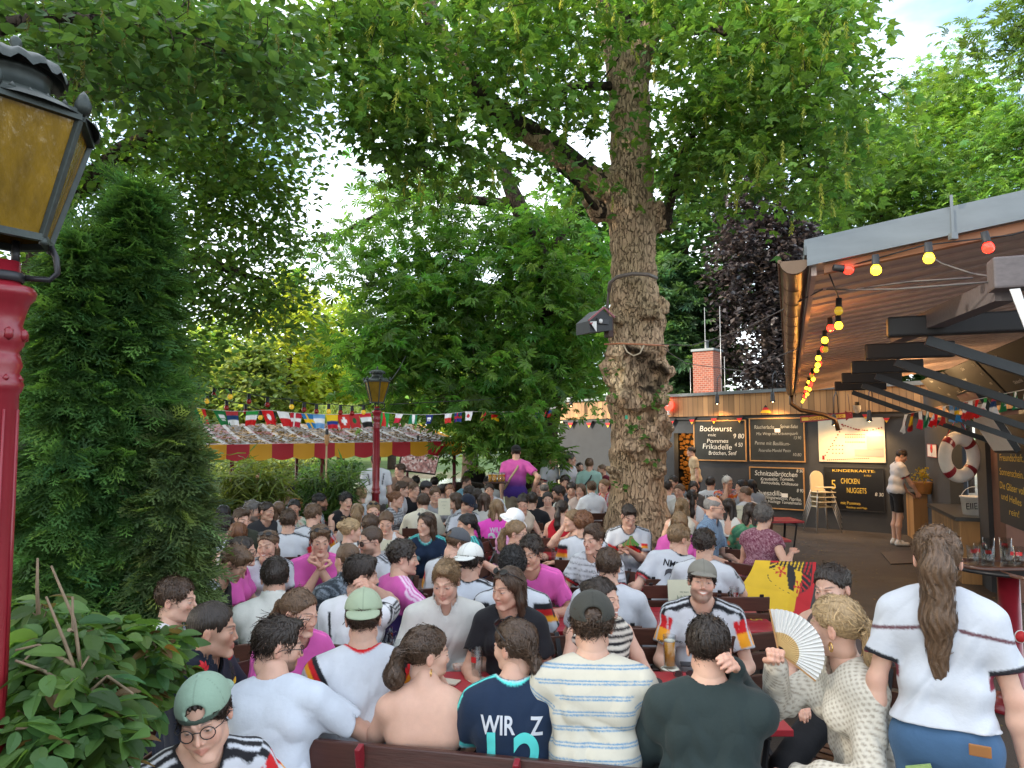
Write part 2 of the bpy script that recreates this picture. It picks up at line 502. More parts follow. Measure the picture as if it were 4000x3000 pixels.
def cap_mesh(kind,h):
 key=(kind,h)
 if key in _caps:return _caps[key]
 sgn=-1 if kind=='front' else 1
 def f(p):
  x=np.abs(p[:,0]);y,z=p[:,1],p[:,2]
  if kind=='bucket':
   d=si(ell(p,(0,.012,.05),(.092,.112,.088)),.030-z,.008)
   rr=np.sqrt((p[:,0]/.095)**2+((y-.012)/.112)**2)
   br=np.maximum(np.abs(z-(.032-(rr-1)*.085))-.004,(rr-1.5)*.08)
   br=np.maximum(br,(.92-rr)*.1)
   return su(d,br,.006)
  d=ell(p,(0,.014,.045),(.088,.108,.090))
  d=np.maximum(d,-(ell(p,(0,.014,.045),(.074,.094,.076))))
  d=si(d,.040-z-sgn*-.12*(y-.0),.006)
  if kind=='front':d=ss(d,ell(p,(0,.115,.058),(.034,.05,.026)),.006)
  if kind=='back':
   d=ss(d,ell(p,(0,-.10,.060),(.034,.05,.026)),.006)
   d=np.minimum(d,np.maximum(np.maximum(ell(p,(0,.014,.045),(.0885,.1085,.0905)),-ell(p,(0,.014,.045),(.082,.102,.084))),np.maximum(np.abs(z-.042+.02*0-.12*y)-.008,y+.06)))
  yy=sgn*y
  zb=.040+(-.10 if kind=='back' else.10)*0-.5*x*x/.08*.35-np.clip(yy-.09,0,.2)*.25+(.012 if kind=='back' else.014)
  b=np.maximum(np.abs(z-zb)-.0035,(np.sqrt((x/.078)**2+((yy-.075-(.014 if kind=='back' else 0))/(.105 if kind=='back' else.088))**2)-1)*.07)
  b=np.maximum(b,.07-yy)
  d=su(d,b,.004)
  d=np.minimum(d,sph(p,(0,.014,.136),.006))
  return d
 V,Q=mesh_sdf(f,(-.16,-.20,-.06),(.16,.22,.15),h)
 a=np.arctan2(V[:,0],V[:,1]-.014)
 c=np.ones((len(V),3),F)*(1-.25*(np.abs(np.sin(a*3))<.035)*(V[:,2]>.05))[:,None]
 _caps[key]=(V,Q,c)
 return _caps[key]
def glasses_bm(kind):
 m=MB();n=14
 for s in(-1,1):
  pts=[]
  rx,rz={'round':(.023,.021),'rect':(.025,.017),'aviator':(.026,.022)}[kind]
  for k in range(n+1):
   a=2*math.pi*k/n
   pts.append((s*.034+rx*math.cos(a),-.104+.010*(abs(s*.034+rx*math.cos(a))/.06)**2+.0,-.004+rz*math.sin(a)))
  m.tube(pts,.0019,6,cap=False)
  m.tube([(s*.058,-.095,.004),(s*.075,-.075,.006),(s*.0835,.0,.004),(s*.083,.03,-.012)],.0018,6)
  if kind=='aviator':
   m.poly([(p[0],p[1],p[2])for p in pts[:-1]],mat=1)
 m.tube([(-.012,-.105,.004),(0,-.108,.007),(.012,-.105,.004)],.0018,6)
 return m
def shades_up():
 m=MB()
 for s in(-1,1):
  pts=[(s*.034+.025*math.cos(a),-.066+.012*math.sin(a)+.012*(abs(s*.034+.025*math.cos(a))/.06)**2,.112+.014*math.sin(a))for a in[2*math.pi*k/12 for k in range(12)]]
  m.prism(pts,(0,-.003,.004),mat=0)
  m.tube([(s*.058,-.055,.108),(s*.085,-.01,.085),(s*.092,.04,.05)],.003,6)
 m.tube([(-.012,-.07,.118),(.012,-.07,.118)],.003,6)
 return m
WHITE=(.53,.55,.59);BLK=(.014,.014,.017);RED=(.55,.015,.02);GOLD=(.80,.33,.02);NAVY=(.012,.025,.055)
PINKC=(.58,.10,.36);PURP=(.045,.02,.16);TURQ=(.10,.62,.58);MAG=(.80,.14,.48)
def cloth_color(pattern,base,S,V,h=.008):
 if pattern=='plain':return cloth_color1(pattern,base,S,V)
 out=0;r=np.random.default_rng(5)
 for k in range(6):out=out+cloth_color1(pattern,base,S,V+(r.random((len(V),3))-.5).astype(F)*F(h*1.1))
 return out/6
def cloth_color1(pattern,base,S,V):
 """S: dict with skeleton; V: vertices. a lateral, b forward, t height below the neck, sleeve position"""
 n=len(V);c=np.tile(np.asarray(base,F),(n,1));N=S['N'];u,fw,up=S['u'],S['f'],S['up']
 d=V-N
 a,b,t=d@u,d@fw,-(d@up)
 sl=np.full(n,-1.0);bb=b.copy();outer=np.zeros(n)
 for s in(1,-1):
  Sh,El=S['S'][s],S['E'][s]
  ax=El-Sh;L=np.linalg.norm(ax);ax=ax/L
  tt=(V-Sh)@ax
  on=(a*s>.13)&(tt>-.02)&(nrm(V-Sh-tt[:,None]*ax)<.105)&(tt<.205)
  w=fw-ax*(fw@ax);w=w+(-up+ax*(up@ax))*max(0,(abs(fw@ax)-.75))*3;w=unit(w)
  q=V-Sh-tt[:,None]*ax
  sl=np.where(on,tt/(L*.66),sl)
  bl=np.clip((tt+.02)/.08,0,1)
  bb=np.where(on,(q@w)*bl+((V-Sh)@fw)*(1-bl),bb)
  o=np.cross(ax,w)*1.0;o=o*(1 if(o@(u*s+up))>0 else-1)
  outer=np.where(on,q@o,outer)
 top=np.where(sl<0,(t<.10)&(np.abs(a)>.055),outer>-.005)
 def put(m,col):
  c[m]=col
 if pattern=='plain':pass
 elif pattern=='three':
  sc=base[3]if len(base)>3 else BLK
  for k in(-1,0,1):put(top&(np.abs(bb-k*.026)<.0075),S.get('c2',BLK))
  put((sl>.93)&(sl<1.3),S.get('c2',BLK))
 elif pattern=='cuff':
  put((sl>.86),BLK);put((sl>.97),RED)
  put(S['collar'](V)<.014,BLK)
 elif pattern=='euro':
  put(top&(np.abs(bb)<.062),BLK)
  z=np.abs(bb)+.018*np.sin(np.abs(a)*160)
  put(top&(sl>.12)&(z<.085),RED);put(top&(sl>.5)&(z<.095),GOLD);put((sl>.93),np.array(WHITE))
  for k in(-1,0,1):put(top&(np.abs(bb-k*.034)<.007)&(sl<.93),np.array(WHITE))
  put(S['collar'](V)<.012,BLK)
 elif pattern=='sleevebars':
  put((sl>-.2)&(sl<.22)&(np.abs(a)>.14),np.array(WHITE))
  m=(np.abs(a)>.135)&(t<.24)
  w_=np.abs(a)*1.0+t*.55
  put(m&(w_>.19),BLK);put(m&(w_>.215),RED);put(m&(w_>.24),GOLD);put(m&(w_>.262),np.array(WHITE))
  put(S['collar'](V)<.013,RED)
  put(top&(np.abs(bb)<.016)&(sl<.5),BLK)
 elif pattern=='chestbars':
  m=b>.0
  zz=t-.10-np.abs(a-.02)*.55-.02*np.sign(a)
  put(m&(sl<.95)&(np.abs(zz)<.022),BLK);put(m&(sl<.95)&(np.abs(zz-.042)<.022),RED);put(m&(sl<.95)&(np.abs(zz-.084)<.022),GOLD)
  for k in(-1,0,1):put(top&(np.abs(bb-k*.028)<.009),BLK)
  put((sl>.6)&(sl<.75)&(outer<.03),RED);put((sl>=.75)&(sl<.88)&(outer<.03),GOLD)
  put(S['collar'](V)<.012,BLK)
 elif pattern=='backbars':
  for k in(-1,0,1):put(top&(np.abs(bb-k*.03)<.010),BLK)
  put((np.abs(a)>.14)&(t>.045)&(t<.10),BLK);put((np.abs(a)>.14)&(t>.085)&(t<.135),RED);put((np.abs(a)>.14)&(t>.125)&(t<.165),GOLD)
  for k in(-1,0,1):put((np.abs(a)>.14)&(t>.045)&(t<.14)&(np.abs(bb-k*.03)<.010),BLK)
  put(S['collar'](V)<.012,BLK);put(sl>.95,BLK)
 elif pattern=='pink':
  g=np.clip((t-.14)/.30,0,1)[:,None]
  c[:]=np.asarray(PINKC)*(1-g)+np.asarray(PURP)*g
  for k in(-1,0,1):put(top&(np.abs(bb-k*.026)<.0065)&(sl<.9),MAG)
  put((b>.03)&(np.abs(np.hypot(a+.065,t-.165)-.027)<.007),(.75,.3,.6));put((b>.03)&(np.hypot(a+.065,t-.165)<.010),(.75,.3,.6))
 elif pattern=='pinkside':
  c[:]=PINKC;put((t>.20+.3*np.clip(b,-.1,.1)),(.035,.02,.10))
  for k in(-1,0,1):put(top&(np.abs(bb-k*.026)<.008)&(sl<.7),(.8,.6,.75))
 elif pattern=='away':
  c[:]=NAVY
  for k in(-1,0,1):put(top&(np.abs(bb-k*.026)<.007)&(sl<.8),TURQ)
  put((sl>.84)&(sl<.94),TURQ);put((sl>=.94),np.array(WHITE));put((sl>.97),TURQ)
  cc=S['collar'](V);put(cc<.016,TURQ);put(cc<.009,np.array(WHITE));put(cc<.005,NAVY)
  put((b>.03)&(np.hypot(a+.065,t-.165)<.022),(.25,.5,.55))
 elif pattern=='hstripe':
  sp_=.054
  for o in(-.0055,.0055):put((sl<0)&(np.abs((t+o+.2)%sp_-sp_/2)<.0024),(.08,.22,.38))
  tt=sl*.19
  for o in(-.0055,.0055):put((sl>=0)&(np.abs((tt+o+.2)%sp_-sp_/2)<.0024),(.08,.22,.38))
 elif pattern=='bwstripe':
  put((t%.034)<.015,BLK)
 elif pattern=='finestripe':
  put((t%.045)<.006,BLK);put((sl>.82),BLK);put((sl>.9),RED);put(sl>.97,BLK)
 elif pattern=='redstripe':
  put((np.abs(a)%.06)<.028,(.6,.02,.03))
 elif pattern=='vstripe':
  put((np.abs(a+.01*0)%.03)<.009,(.10,.13,.20))
 elif pattern=='dots':
  w_=np.sin(a*260)*np.sin(t*260+b*120);put(w_>.35,S.get('c2',(.55,.35,.40)))
 elif pattern=='paisley':
  w_=wob(V.astype(F),5,5.0);put(w_>.25,(.22,.26,.30))
 elif pattern=='floral':
  w_=wob(V.astype(F),8,2.4);put(w_>.30,(.10,.25,.14));put(w_<-.55,(.55,.12,.06))
 elif pattern=='flame':
  w_=wob(V.astype(F),9,1.5);put((t<.26)&(w_>-.1),RED);put((t<.26)&(w_>.35),GOLD);put((t<.2)&(w_<-.55),BLK)
 elif pattern=='redchest':
  zz=t-.12-.35*np.abs(a);put((b>0)&(np.abs(zz-.05)<.05),RED);put((b>0)&(np.abs(zz-.09)<.012),BLK)
 elif pattern=='sidelines':
  for k in(0,1,2):put(top&(np.abs(bb-.02+k*.024)<.007),BLK)
  put((b<.02)&(np.abs(np.abs(a)-.10-.25*np.clip(.25-t,0,.25)**1.3)<.010)&(t<.24)&(t>.05),BLK)
 elif pattern=='yoke':
  put((b<.03)&(np.abs(t-.075-.16*np.abs(a))<.006)&(np.abs(a)>.05),(.13,.06,.07))
  put((sl>.90),BLK);put((sl>1.0),(.2,.02,.04))
 return c
TONES={'a':(.60,.36,.265),'b':(.53,.305,.215),'c':(.46,.25,.17),'d':(.33,.17,.105),'e':(.10,.052,.035)}
HAIR={'black':(.011,.009,.009),'dark':(.026,.017,.012),'brown':(.060,.034,.020),'mid':(.115,.066,.036),'auburn':(.15,.062,.026),'dblond':(.20,.125,.062),'blond':(.36,.245,.125),'grey':(.20,.19,.18),'white':(.55,.53,.49),'saltp':(.10,.09,.082)}
MS={}
def ik(Sh,H,l1,l2,pole):
 d=H-Sh;L=np.linalg.norm(d)
 mx=(l1+l2)*.995
 if L>mx:H=Sh+d/L*mx;d=H-Sh;L=mx
 dn=d/L
 x=(L*L+l1*l1-l2*l2)/(2*L);hh=math.sqrt(max(l1*l1-x*x,1e-6))
 pl=np.asarray(pole,float);pl=pl-dn*(pl@dn);pl=unit(pl)
 return Sh+dn*x+pl*hh,H
def person(label,hx,hy,Y=None,z=1.19,yaw=0,hyaw=None,pitch=4,roll=0,sex='m',var=0,sc=None,lean=6,side=0,tone='a',hair='short',hc='brown',hl=.30,vol=0.0,top='tee',pat='plain',col=WHITE,c2=None,L='table',Rr='table',stand=False,legs='trousers',lc=(.03,.035,.05),smile=0.0,beard=0.0,must=0.0,cap=None,capc=(.1,.1,.1),glasses=None,shades=False,h=None,hd=None,hk='rest',ears=None,belly=0.0,twist=0,text=None,group='guests at the beer garden tables',shoes=False,fem_bust=True,poleL=None,poleR=None,legyaw=0,shy=0.0,hem_=None,hkL=None,hkR=None):
 fem=sex=='f'
 sc=sc or(.955 if fem else 1.0)
 if hyaw is None:hyaw=yaw
 ra_=math.degrees(math.atan((hx-2000)/FPX));yaw-=ra_;hyaw-=ra_
 head=np.array(at(hx,hy,Y))if Y else np.array(atz(hx,hy,z))
 dist=float(head[1])
 if h is None:h=.0052 if dist<3.9 else(.0075 if dist<5.6 else(.012 if dist<9 else.017))
 hh=.0032 if dist<4.8 else(.0045 if dist<7 else.0068)
 hr=.005 if dist<4.8 else(.0065 if dist<7.5 else.010)
 fwd=V3(0,-1,0)
 ln,sd=R(lean),R(side)
 up=unit(V3(math.sin(sd),-math.sin(ln),math.cos(ln)*math.cos(sd)))
 tw=R(twist);u=V3(math.cos(tw),math.sin(tw),0);u=unit(u-up*(u@up)*.9)
 f=unit(np.cross(up,u))*1.0
 if f@fwd<0:f=-f
 spine=.50*sc
 P0=V3(0,0,0);N0=up*spine*.55+unit(up+fwd*.10*(1 if lean>0 else 0))*spine*.45
 Hd0=N0+(up*.5+V3(0,0,.5))*.155*sc+fwd*(.022+.04*math.sin(max(ln,0))+.01*max(pitch,0)/10)
 Rz=rot(yaw)
 wb=head-Rz@Hd0
 root=empty('person',(wb[0],wb[1],0),R(yaw))
 tag(root,label,'person',group)
 z0=wb[2]
 P=V3(0,0,z0);N=N0+P;Hd=Hd0+P
 W=P+up*spine*.36+f*.0;C=P+(N0)*.70+f*.004;U=P+N0*.90-f*.006
 sw=(.152 if fem else.174)*sc
 Sh,El,Wr,Hk={},{},{},{}
 poses={'table':(.13,.36,.80),'wide':(.24,.33,.79),'lap':(.10,.30,z0+.11),'down':(.25,.02,z0-.20),'side':(.30,.06,z0+.05),'chin':(.04,.19,Hd[2]-.125),'cheek':(.09,.13,Hd[2]-.07),'cross':(-.06,.30,.80),'mouth':(.03,.19,Hd[2]-.055),'hold':(.14,.34,1.0),'phone':(.06,.30,.98),'fold':(-.10,.20,z0+.26),'head':(.12,.02,Hd[2]+.05),'far':(.20,.50,.84),'back':(.34,-.12,z0+.16),'hip':(.24,.05,z0+.10),'pocket':(.20,.08,z0-.04)}
 for s,pose,pole in((1,L,poleL),(-1,Rr,poleR)):
  Sh[s]=N-up*(.058*sc)+u*sw*s-f*.012
  if pose is None:continue
  k=poses[pose]if isinstance(pose,str)else pose
  T=V3(k[0]*s,-k[1],k[2])
  pl=pole if pole is not None else((.75*s,.35,-.9)if not(isinstance(pose,str)and pose in('chin','cheek','mouth'))else(.45*s,-.25,-1))
  El[s],Wr[s]=ik(Sh[s],T,.285*sc,.255*sc,pl)
 for s in(1,-1):
  if s not in El:El[s]=Sh[s]+V3(.05*s,.02,-.28);Wr[s]=None
 amx=.93 if fem else 1.0
 S=dict(N=N,u=u,f=f,up=up,S=Sh,E=El)
 if c2 is not None:S['c2']=c2
 tk=.06
 def torso(p,o=0.0,loose=0.0):
  d=rc(p,P-u*.075*sc,P+u*.075*sc,.105*sc+o+loose,.105*sc+o+loose)
  wr_=(.084 if fem else.096)*sc+belly
  d=su(d,rc(p,W-u*.058*sc+f*belly*.5,W+u*.058*sc+f*belly*.5,wr_+o+loose,wr_+o+loose),tk)
  cr=(.096 if fem else.105)*sc
  d=su(d,rc(p,C-u*.075*sc,C+u*.075*sc,cr+o,cr+o),tk)
  d=su(d,rc(p,U-u*.085*sc,U+u*.085*sc,.078*sc+o,.078*sc+o),tk)
  if fem and fem_bust:
   for s in(1,-1):d=su(d,sph(p,C+u*s*.068*sc+f*.072+up*.0,.052*sc+o),.03)
  for s in(1,-1):
   d=su(d,rc(p,N+up*.02+u*s*.02-f*.005,Sh[s],.046*sc+o*.8,.056*sc*amx+o),.035)
  return d
 def arm(p,s,o=0.0):
  Em=Sh[s]*.5+El[s]*.5
  d=rc(p,Sh[s],Em,.054*sc*amx+o,.047*sc*amx+o)
  d=su(d,rc(p,Em,El[s],.046*sc*amx+o,.039*sc*amx+o),.02)
  return d
 def fore(p,s,o=0.0):
  m=El[s]*.68+Wr[s]*.32
  d=rc(p,El[s],m,.040*sc*amx+o,.043*sc*amx+o)
  return su(d,rc(p,m,Wr[s],.042*sc*amx+o,.0255*sc*amx+o),.02)
 covered=top not in('strapless','tank','none','strap','halter')
 hp,kn,an={},{},{}
 for s in(1,-1):
  hp[s]=P+u*s*.088*sc-V3(0,0,.02)
  if stand:
   kn[s]=hp[s]+V3(.012*s,-.02,-(z0-.02)*.47);an[s]=V3(hp[s][0]+.015*s,.02,.085)
  else:
   la=R(legyaw)
   kx=V3(.06*s,-.42*sc,.0);kx=V3(kx[0]*math.cos(la)-kx[1]*math.sin(la),kx[0]*math.sin(la)+kx[1]*math.cos(la),0)
   kn[s]=hp[s]+kx+V3(0,0,min(.0,.52-hp[s][2]));an[s]=V3(kn[s][0],kn[s][1]-.03+.10,.085)
   kn[s][2]=max(kn[s][2],.46)
 short=legs in('shorts','skirt')
 def body(p):
  if covered:
   d=rc(p,P-u*.06+up*.06,P+u*.06+up*.06,.068*sc,.066*sc)
   d=su(d,rc(p,C-u*.05,C+u*.05,.070*sc,.070*sc),.06)
   for s in(1,-1):d=su(d,rc(p,N+up*.02+u*s*.02,Sh[s],.042*sc,.050*sc),.035)
  else:d=torso(p)
  d=su(d,rc(p,N-up*.03,N+up*.055+(Hd-N)*.12,(.05 if fem else.06)*sc,(.046 if fem else.056)*sc),.035)
  for s in(1,-1):
   d=su(d,arm(p,s,-.003 if covered else 0),.03 if not covered else.02)
   if Wr[s]is not None:d=su(d,fore(p,s),.018)
  return d
 pts=[Sh[1],Sh[-1],El[1],El[-1],P,N]+[w for w in Wr.values()if w is not None]
 lo=np.min(pts,0)-.16;hi=np.max(pts,0)+.16
 parts=[]
 V,Q=mesh_sdf(body,lo,hi,h)
 tn=np.array(TONES[tone],F)
 r_=np.random.default_rng(abs(int(hx*7+hy)))
 tn=tn*F(1+r_.uniform(-.06,.06))
 cv=np.tile(tn,(len(V),1))*(1+.035*wob(V,3,.6))[:,None]
 for s in(1,-1):
  el=np.clip(1-nrm(V-El[s].astype(F))/.05,0,1)[:,None];cv=cv*(1-el*np.array([.05,.18,.2],F))
 parts.append((V,Q,cv))
 hcol=np.array(HAIR[hc],F)
 hv,hq,hm=head_mesh(sex,var,smile,hh)
 Rh=rot(-yaw)@rot(hyaw,pitch,roll)
 hs=(.955 if fem else 1.0)*(sc/(.955 if fem else 1.0))**.5*.97
 asp=np.array([1+r_.uniform(-.03,.03),1,1+r_.uniform(-.03,.03)])
 TH=lambda X:((np.asarray(X,float)*asp*hs)@Rh.T+Hd).astype(F)
 hv2=hv.astype(float)*asp*hs
 k=np.clip((-.075-hv[:,2])/.09,0,1)[:,None];k=k*k*(3-2*k)
 tgt=(N+up*.0-Hd);
 hv3=hv2@Rh.T
 neck=np.stack([hv2[:,0],hv2[:,1],hv2[:,2]],1)
 axis=unit(tgt)
 tt=(-.07-hv[:,2].astype(float))
 ctr=axis*(np.linalg.norm(tgt)*np.clip(tt/.12*.75+.4,0,1.15))[:,None]
 neckp=ctr+np.stack([hv2[:,0],hv2[:,1]-(.028+(hv2[:,2]+.055)*-.11)*hs,0*hv2[:,0]],1)
 hv4=(hv3*(1-k)+neckp*k+Hd).astype(F)
 fc=face_colors(hm,tn,hcol,beard,must,lip=(.50,.13,.13)if fem else(.42,.18,.15))
 parts.append((hv4,hq,fc))
 hdh=.003 if dist<3.6 else(.0042 if dist<6 else.006)
 for s in(1,-1):
  if Wr[s]is None:continue
  kk=(hkL if s==1 else hkR)or hk
  gv,gq=hand_mesh(kk,hdh)
  gv=gv.astype(float)*sc*(.93 if fem else 1.0)
  if s==1:gv=gv*[-1,1,1];gq=gq[:,::-1]
  y=unit(Wr[s]-El[s])
  pose=L if s==1 else Rr
  if isinstance(pose,str)and pose in('table','wide','cross','far','lap'):y=unit(y*V3(1,1,.25))
  pn=V3(0,0,-1.0)if not(isinstance(pose,str)and pose in('down','side','chin','cheek','mouth','hold','phone','pocket'))else V3(-1.0*s,-.2,-.1)
  if isinstance(pose,str)and pose in('chin','cheek','mouth'):pn=V3(-.6*s,.8,0)
  zz=-(pn-y*(pn@y));zz=unit(zz);xx=np.cross(y,zz)
  Mh=np.stack([xx,y,zz],0)
  parts.append(((gv@Mh+Wr[s]+y*.012).astype(F),gq,tn*np.array([1.0,.92,.9],F)))
 if short or stand and legs=='shorts':
  def shin(p):
   d=1e3*np.ones(len(p),F)
   for s in(1,-1):
    d=np.minimum(d,su(rc(p,kn[s]+(hp[s]-kn[s])*.3,kn[s],.064*sc,.054*sc),su(rc(p,kn[s],kn[s]*.65+an[s]*.35+V3(0,.02,0),.052*sc,.055*sc),rc(p,kn[s]*.65+an[s]*.35+V3(0,.02,0),an[s],.054*sc,.034*sc),.03),.03))
    d=su(d,rc(p,an[s]-V3(0,0,.02),an[s]+V3(.01*s,-.13,-.055),.036,.026),.03)
   return d
  q=[kn[1],kn[-1],an[1],an[-1],hp[1],hp[-1]]
  v2,q2=mesh_sdf(shin,np.min(q,0)-[.1,.2,.1],np.max(q,0)+.1,max(h,.010))
  parts.append((v2,q2,tn))
 bV,bQ,bC=cat_mesh(parts)
 link('body',np_mesh('body',bV,bQ,bC),MS['skin'],root)
 if top!='none':
  slv={'tee':.66,'long':2.0,'sleeveless':0,'tank':0,'strap':0,'strapless':0,'halter':0,'polo':.7,'shirt':.78,'cap':.25}[top]
  o={'strapless':.006,'tank':.006,'strap':.006,'halter':.006}.get(top,.010)
  ls=.004 if not covered else(.008 if fem else.012)
  seed=abs(int(hx+hy))
  nk=N+up*.035
  nr=.070*sc if not fem else.066*sc
  def collar(p):
   return rc(p.astype(F),nk-up*.03+f*.012,nk+up*.2,nr,nr+.02)
  S['collar']=collar
  fold=(.0115 if top!='long' else.012)*(1 if dist<9 else.6)
  hem=hem_ if hem_ is not None else(-.05 if not stand else-.10)
  def gar(p):
   d=torso(p,o,ls)
   if slv>0:
    for s in(1,-1):
     T=Sh[s]+(El[s]-Sh[s])*min(slv,1.0)
     r0=.062*sc*amx+o;r1=(.062 if slv<1 else.05)*sc*amx+o
     a_=rc(p,Sh[s],T,r0,r1)
     ax=unit(El[s]-Sh[s]).astype(F)
     if slv<1:a_=np.maximum(a_,(p-T.astype(F))@ax)
     elif Wr[s]is not None:
      a_=su(a_,rc(p,El[s],Wr[s],.050*sc+o,(.040 if top=='long' else.03)*sc+o*.6),.02)
     d=su(d,a_,.03)
     if slv<1 and h<.01:
      d=ss(d,rc(p,T-(El[s]-Sh[s])*.10,El[s],.056*sc*amx,.050*sc*amx),.004)
   else:
    for s in(1,-1):
     if top in('sleeveless',):d=ss(d,rc(p,Sh[s]+u*s*.030+up*.10,Sh[s]+u*s*.035-up*.10,.042,.048),.012)
     if top in('tank','strap','halter'):
      w_=.052 if top=='tank' else.040
      d=ss(d,rc(p,N+u*s*(.158 if top=='tank' else.165)+up*.12,N+u*s*.165-up*.11,.075,.058),.01)
      d=ss(d,rc(p,N+up*.14,N+f*.06-up*(.085 if top=='tank' else.10),w_+.02,w_),.01)
      d=ss(d,rc(p,N+up*.14,N-f*.07-up*(.07 if top=='tank' else.13),w_+.02,w_),.01)
   t=-((p-N.astype(F))@up.astype(F))
   if top=='strapless':d=si(d,.185*sc+shy-t,.004)
   fo=wob(p,seed,.5)*.45+(.55-np.abs(wob(p*np.array([1.0,1.0,.6],F),seed+1,.75))*1.6)*.8
   if not covered:fo=fo*.35
   d=d+F(fold)*fo*np.clip(t/.25+.25,.2,1.15)
   if top not in('strapless',):
    d=ss(d,collar(p),.006)
    if top in('polo','shirt','vneck'):d=ss(d,rc(p,nk+f*.06,nk+f*.115-up*.10,.035,.006),.006)
   d=si(d,t-spine+hem,.006)
   return d
  def gar2(p):
   d=gar(p)
   if top in('polo','shirt'):
    cl=np.maximum(rc(p,nk-up*.035,nk+up*.02,nr+.016,nr+.006),-rc(p,nk-up*.05+f*.012,nk+up*.2,nr-.002,nr-.002))
    cl=np.maximum(cl,-rc(p,nk+f*.05,nk+f*.14-up*.08,.022,.03))
    d=su(d,cl,.008)
   return d
  pts=[Sh[1],Sh[-1],P,N]+([El[1],El[-1]]if slv>0 else[])+([w for w in Wr.values()if w is not None]if slv>1 else[])
  gv,gq=mesh_sdf(gar2,np.min(pts,0)-[.17,.17,.16],np.max(pts,0)+[.17,.17,.12],h)
  gc=cloth_color(pat,col,S,gv,h)
  parts=[(gv,gq,gc)]
  if text:parts+=decal(gv,gq,S,text)
  gV,gQ,gC=cat_mesh(parts)
  nm={'tee':'shirt','polo':'polo_shirt','shirt':'shirt','long':'sweater','tank':'tank_top','sleeveless':'sleeveless_top','strap':'strap_top','strapless':'strapless_top','halter':'halter_top','cap':'blouse'}[top]
  link(nm,np_mesh(nm,gV,gQ,gC),MS['cloth'],root)
 lh=max(h*1.25,.011)
 def trou(p):
  d=rc(p,P-u*.07*sc-V3(0,0,.02),P+u*.07*sc-V3(0,0,.02),.118*sc,.118*sc)
  for s in(1,-1):
   e=kn[s]if not short else hp[s]+(kn[s]-hp[s])*.82
   l_=rc(p,hp[s],e,.092*sc,(.068 if not short else.080)*sc)
   if short:l_=np.maximum(l_,(p-e.astype(F))@unit(kn[s]-hp[s]).astype(F))
   d=su(d,l_,.03)
   if not short:d=su(d,rc(p,kn[s],an[s],.066*sc,.05*sc),.02)
  t=(p-P.astype(F))@up.astype(F)
  d=np.maximum(d,t-(.10 if hem_ is None else.16))
  return d+F(.004)*wob(p,77,.7)
 q=[hp[1],hp[-1],kn[1],kn[-1],P]+([an[1],an[-1]]if not short else[])
 tv,tq=mesh_sdf(trou,np.min(q,0)-.16,np.max(q,0)+.16,lh)
 nm='shorts' if short else 'trousers'
 link(nm,np_mesh(nm,tv,tq,np.tile(np.asarray(lc,F),(len(tv),1))*(1+.08*wob(tv,9,1.0))[:,None]),MS['cloth'],root)
 if shoes:
  for s in(1,-1):
   def sho(p):
    a0=an[s]
    d=rc(p,V3(a0[0],a0[1]+.03,.045),V3(a0[0]+.015*s,a0[1]-.15,.038),.045,.040)
    d=su(d,rc(p,V3(a0[0],a0[1]+.01,.05),V3(a0[0],a0[1]+.005,.10),.045,.043),.03)
    return np.maximum(d,-p[:,2]+.002)
   sv,sq=mesh_sdf(sho,an[s]-[.08,.25,.1],an[s]+[.08,.12,.08],.008)
   link('shoe',np_mesh('shoe',sv,sq,np.tile(np.array((.55,.53,.5),F),(len(sv),1))*np.where(sv[:,2]<.025,.55,1)[:,None]),MS['cloth'],root)
 if hair:
  st=hair
  v3,q3,c3=hair_mesh(st,hr,hl,vol,var%3,'f' if cap=='front' else('b' if cap in('back','bucket')else False))
  link('hair',np_mesh('hair',TH(v3),q3,c3*hcol),MS['hair'],root)
 if cap:
  v4,q4,c4=cap_mesh(cap,.0045 if dist<6 else.008)
  nm='bucket_hat' if cap=='bucket' else 'cap'
  ex=1.02+(0.03 if hair in('curly','wavy','long')else 0)
  cv=c4*np.asarray(capc,F)
  if cap=='back':
   m=(v4[:,1]<-.055)&(np.abs(v4[:,2]-.042-.12*v4[:,1])<.0105);cv[m]=np.asarray(capc,F)*.25
  link(nm,np_mesh(nm,TH(v4*ex),q4,cv),MS['cloth'],root)
 for kind_,on in(('glasses',glasses),('sunglasses',shades)):
  if not on:continue
  g=glasses_bm(glasses)if kind_=='glasses' else shades_up()
  for vv in g.bm.verts:vv.co=Vector(TH(np.array([vv.co]))[0])
  g.build(kind_,[MS['frame'],MS['lens']],root)
 return dict(root=root,H=Hd,N=N,P=P,S=S,Wr=Wr,El=El,Rh=Rh,hs=hs,TH=TH,Rz=Rz,Hw=head)
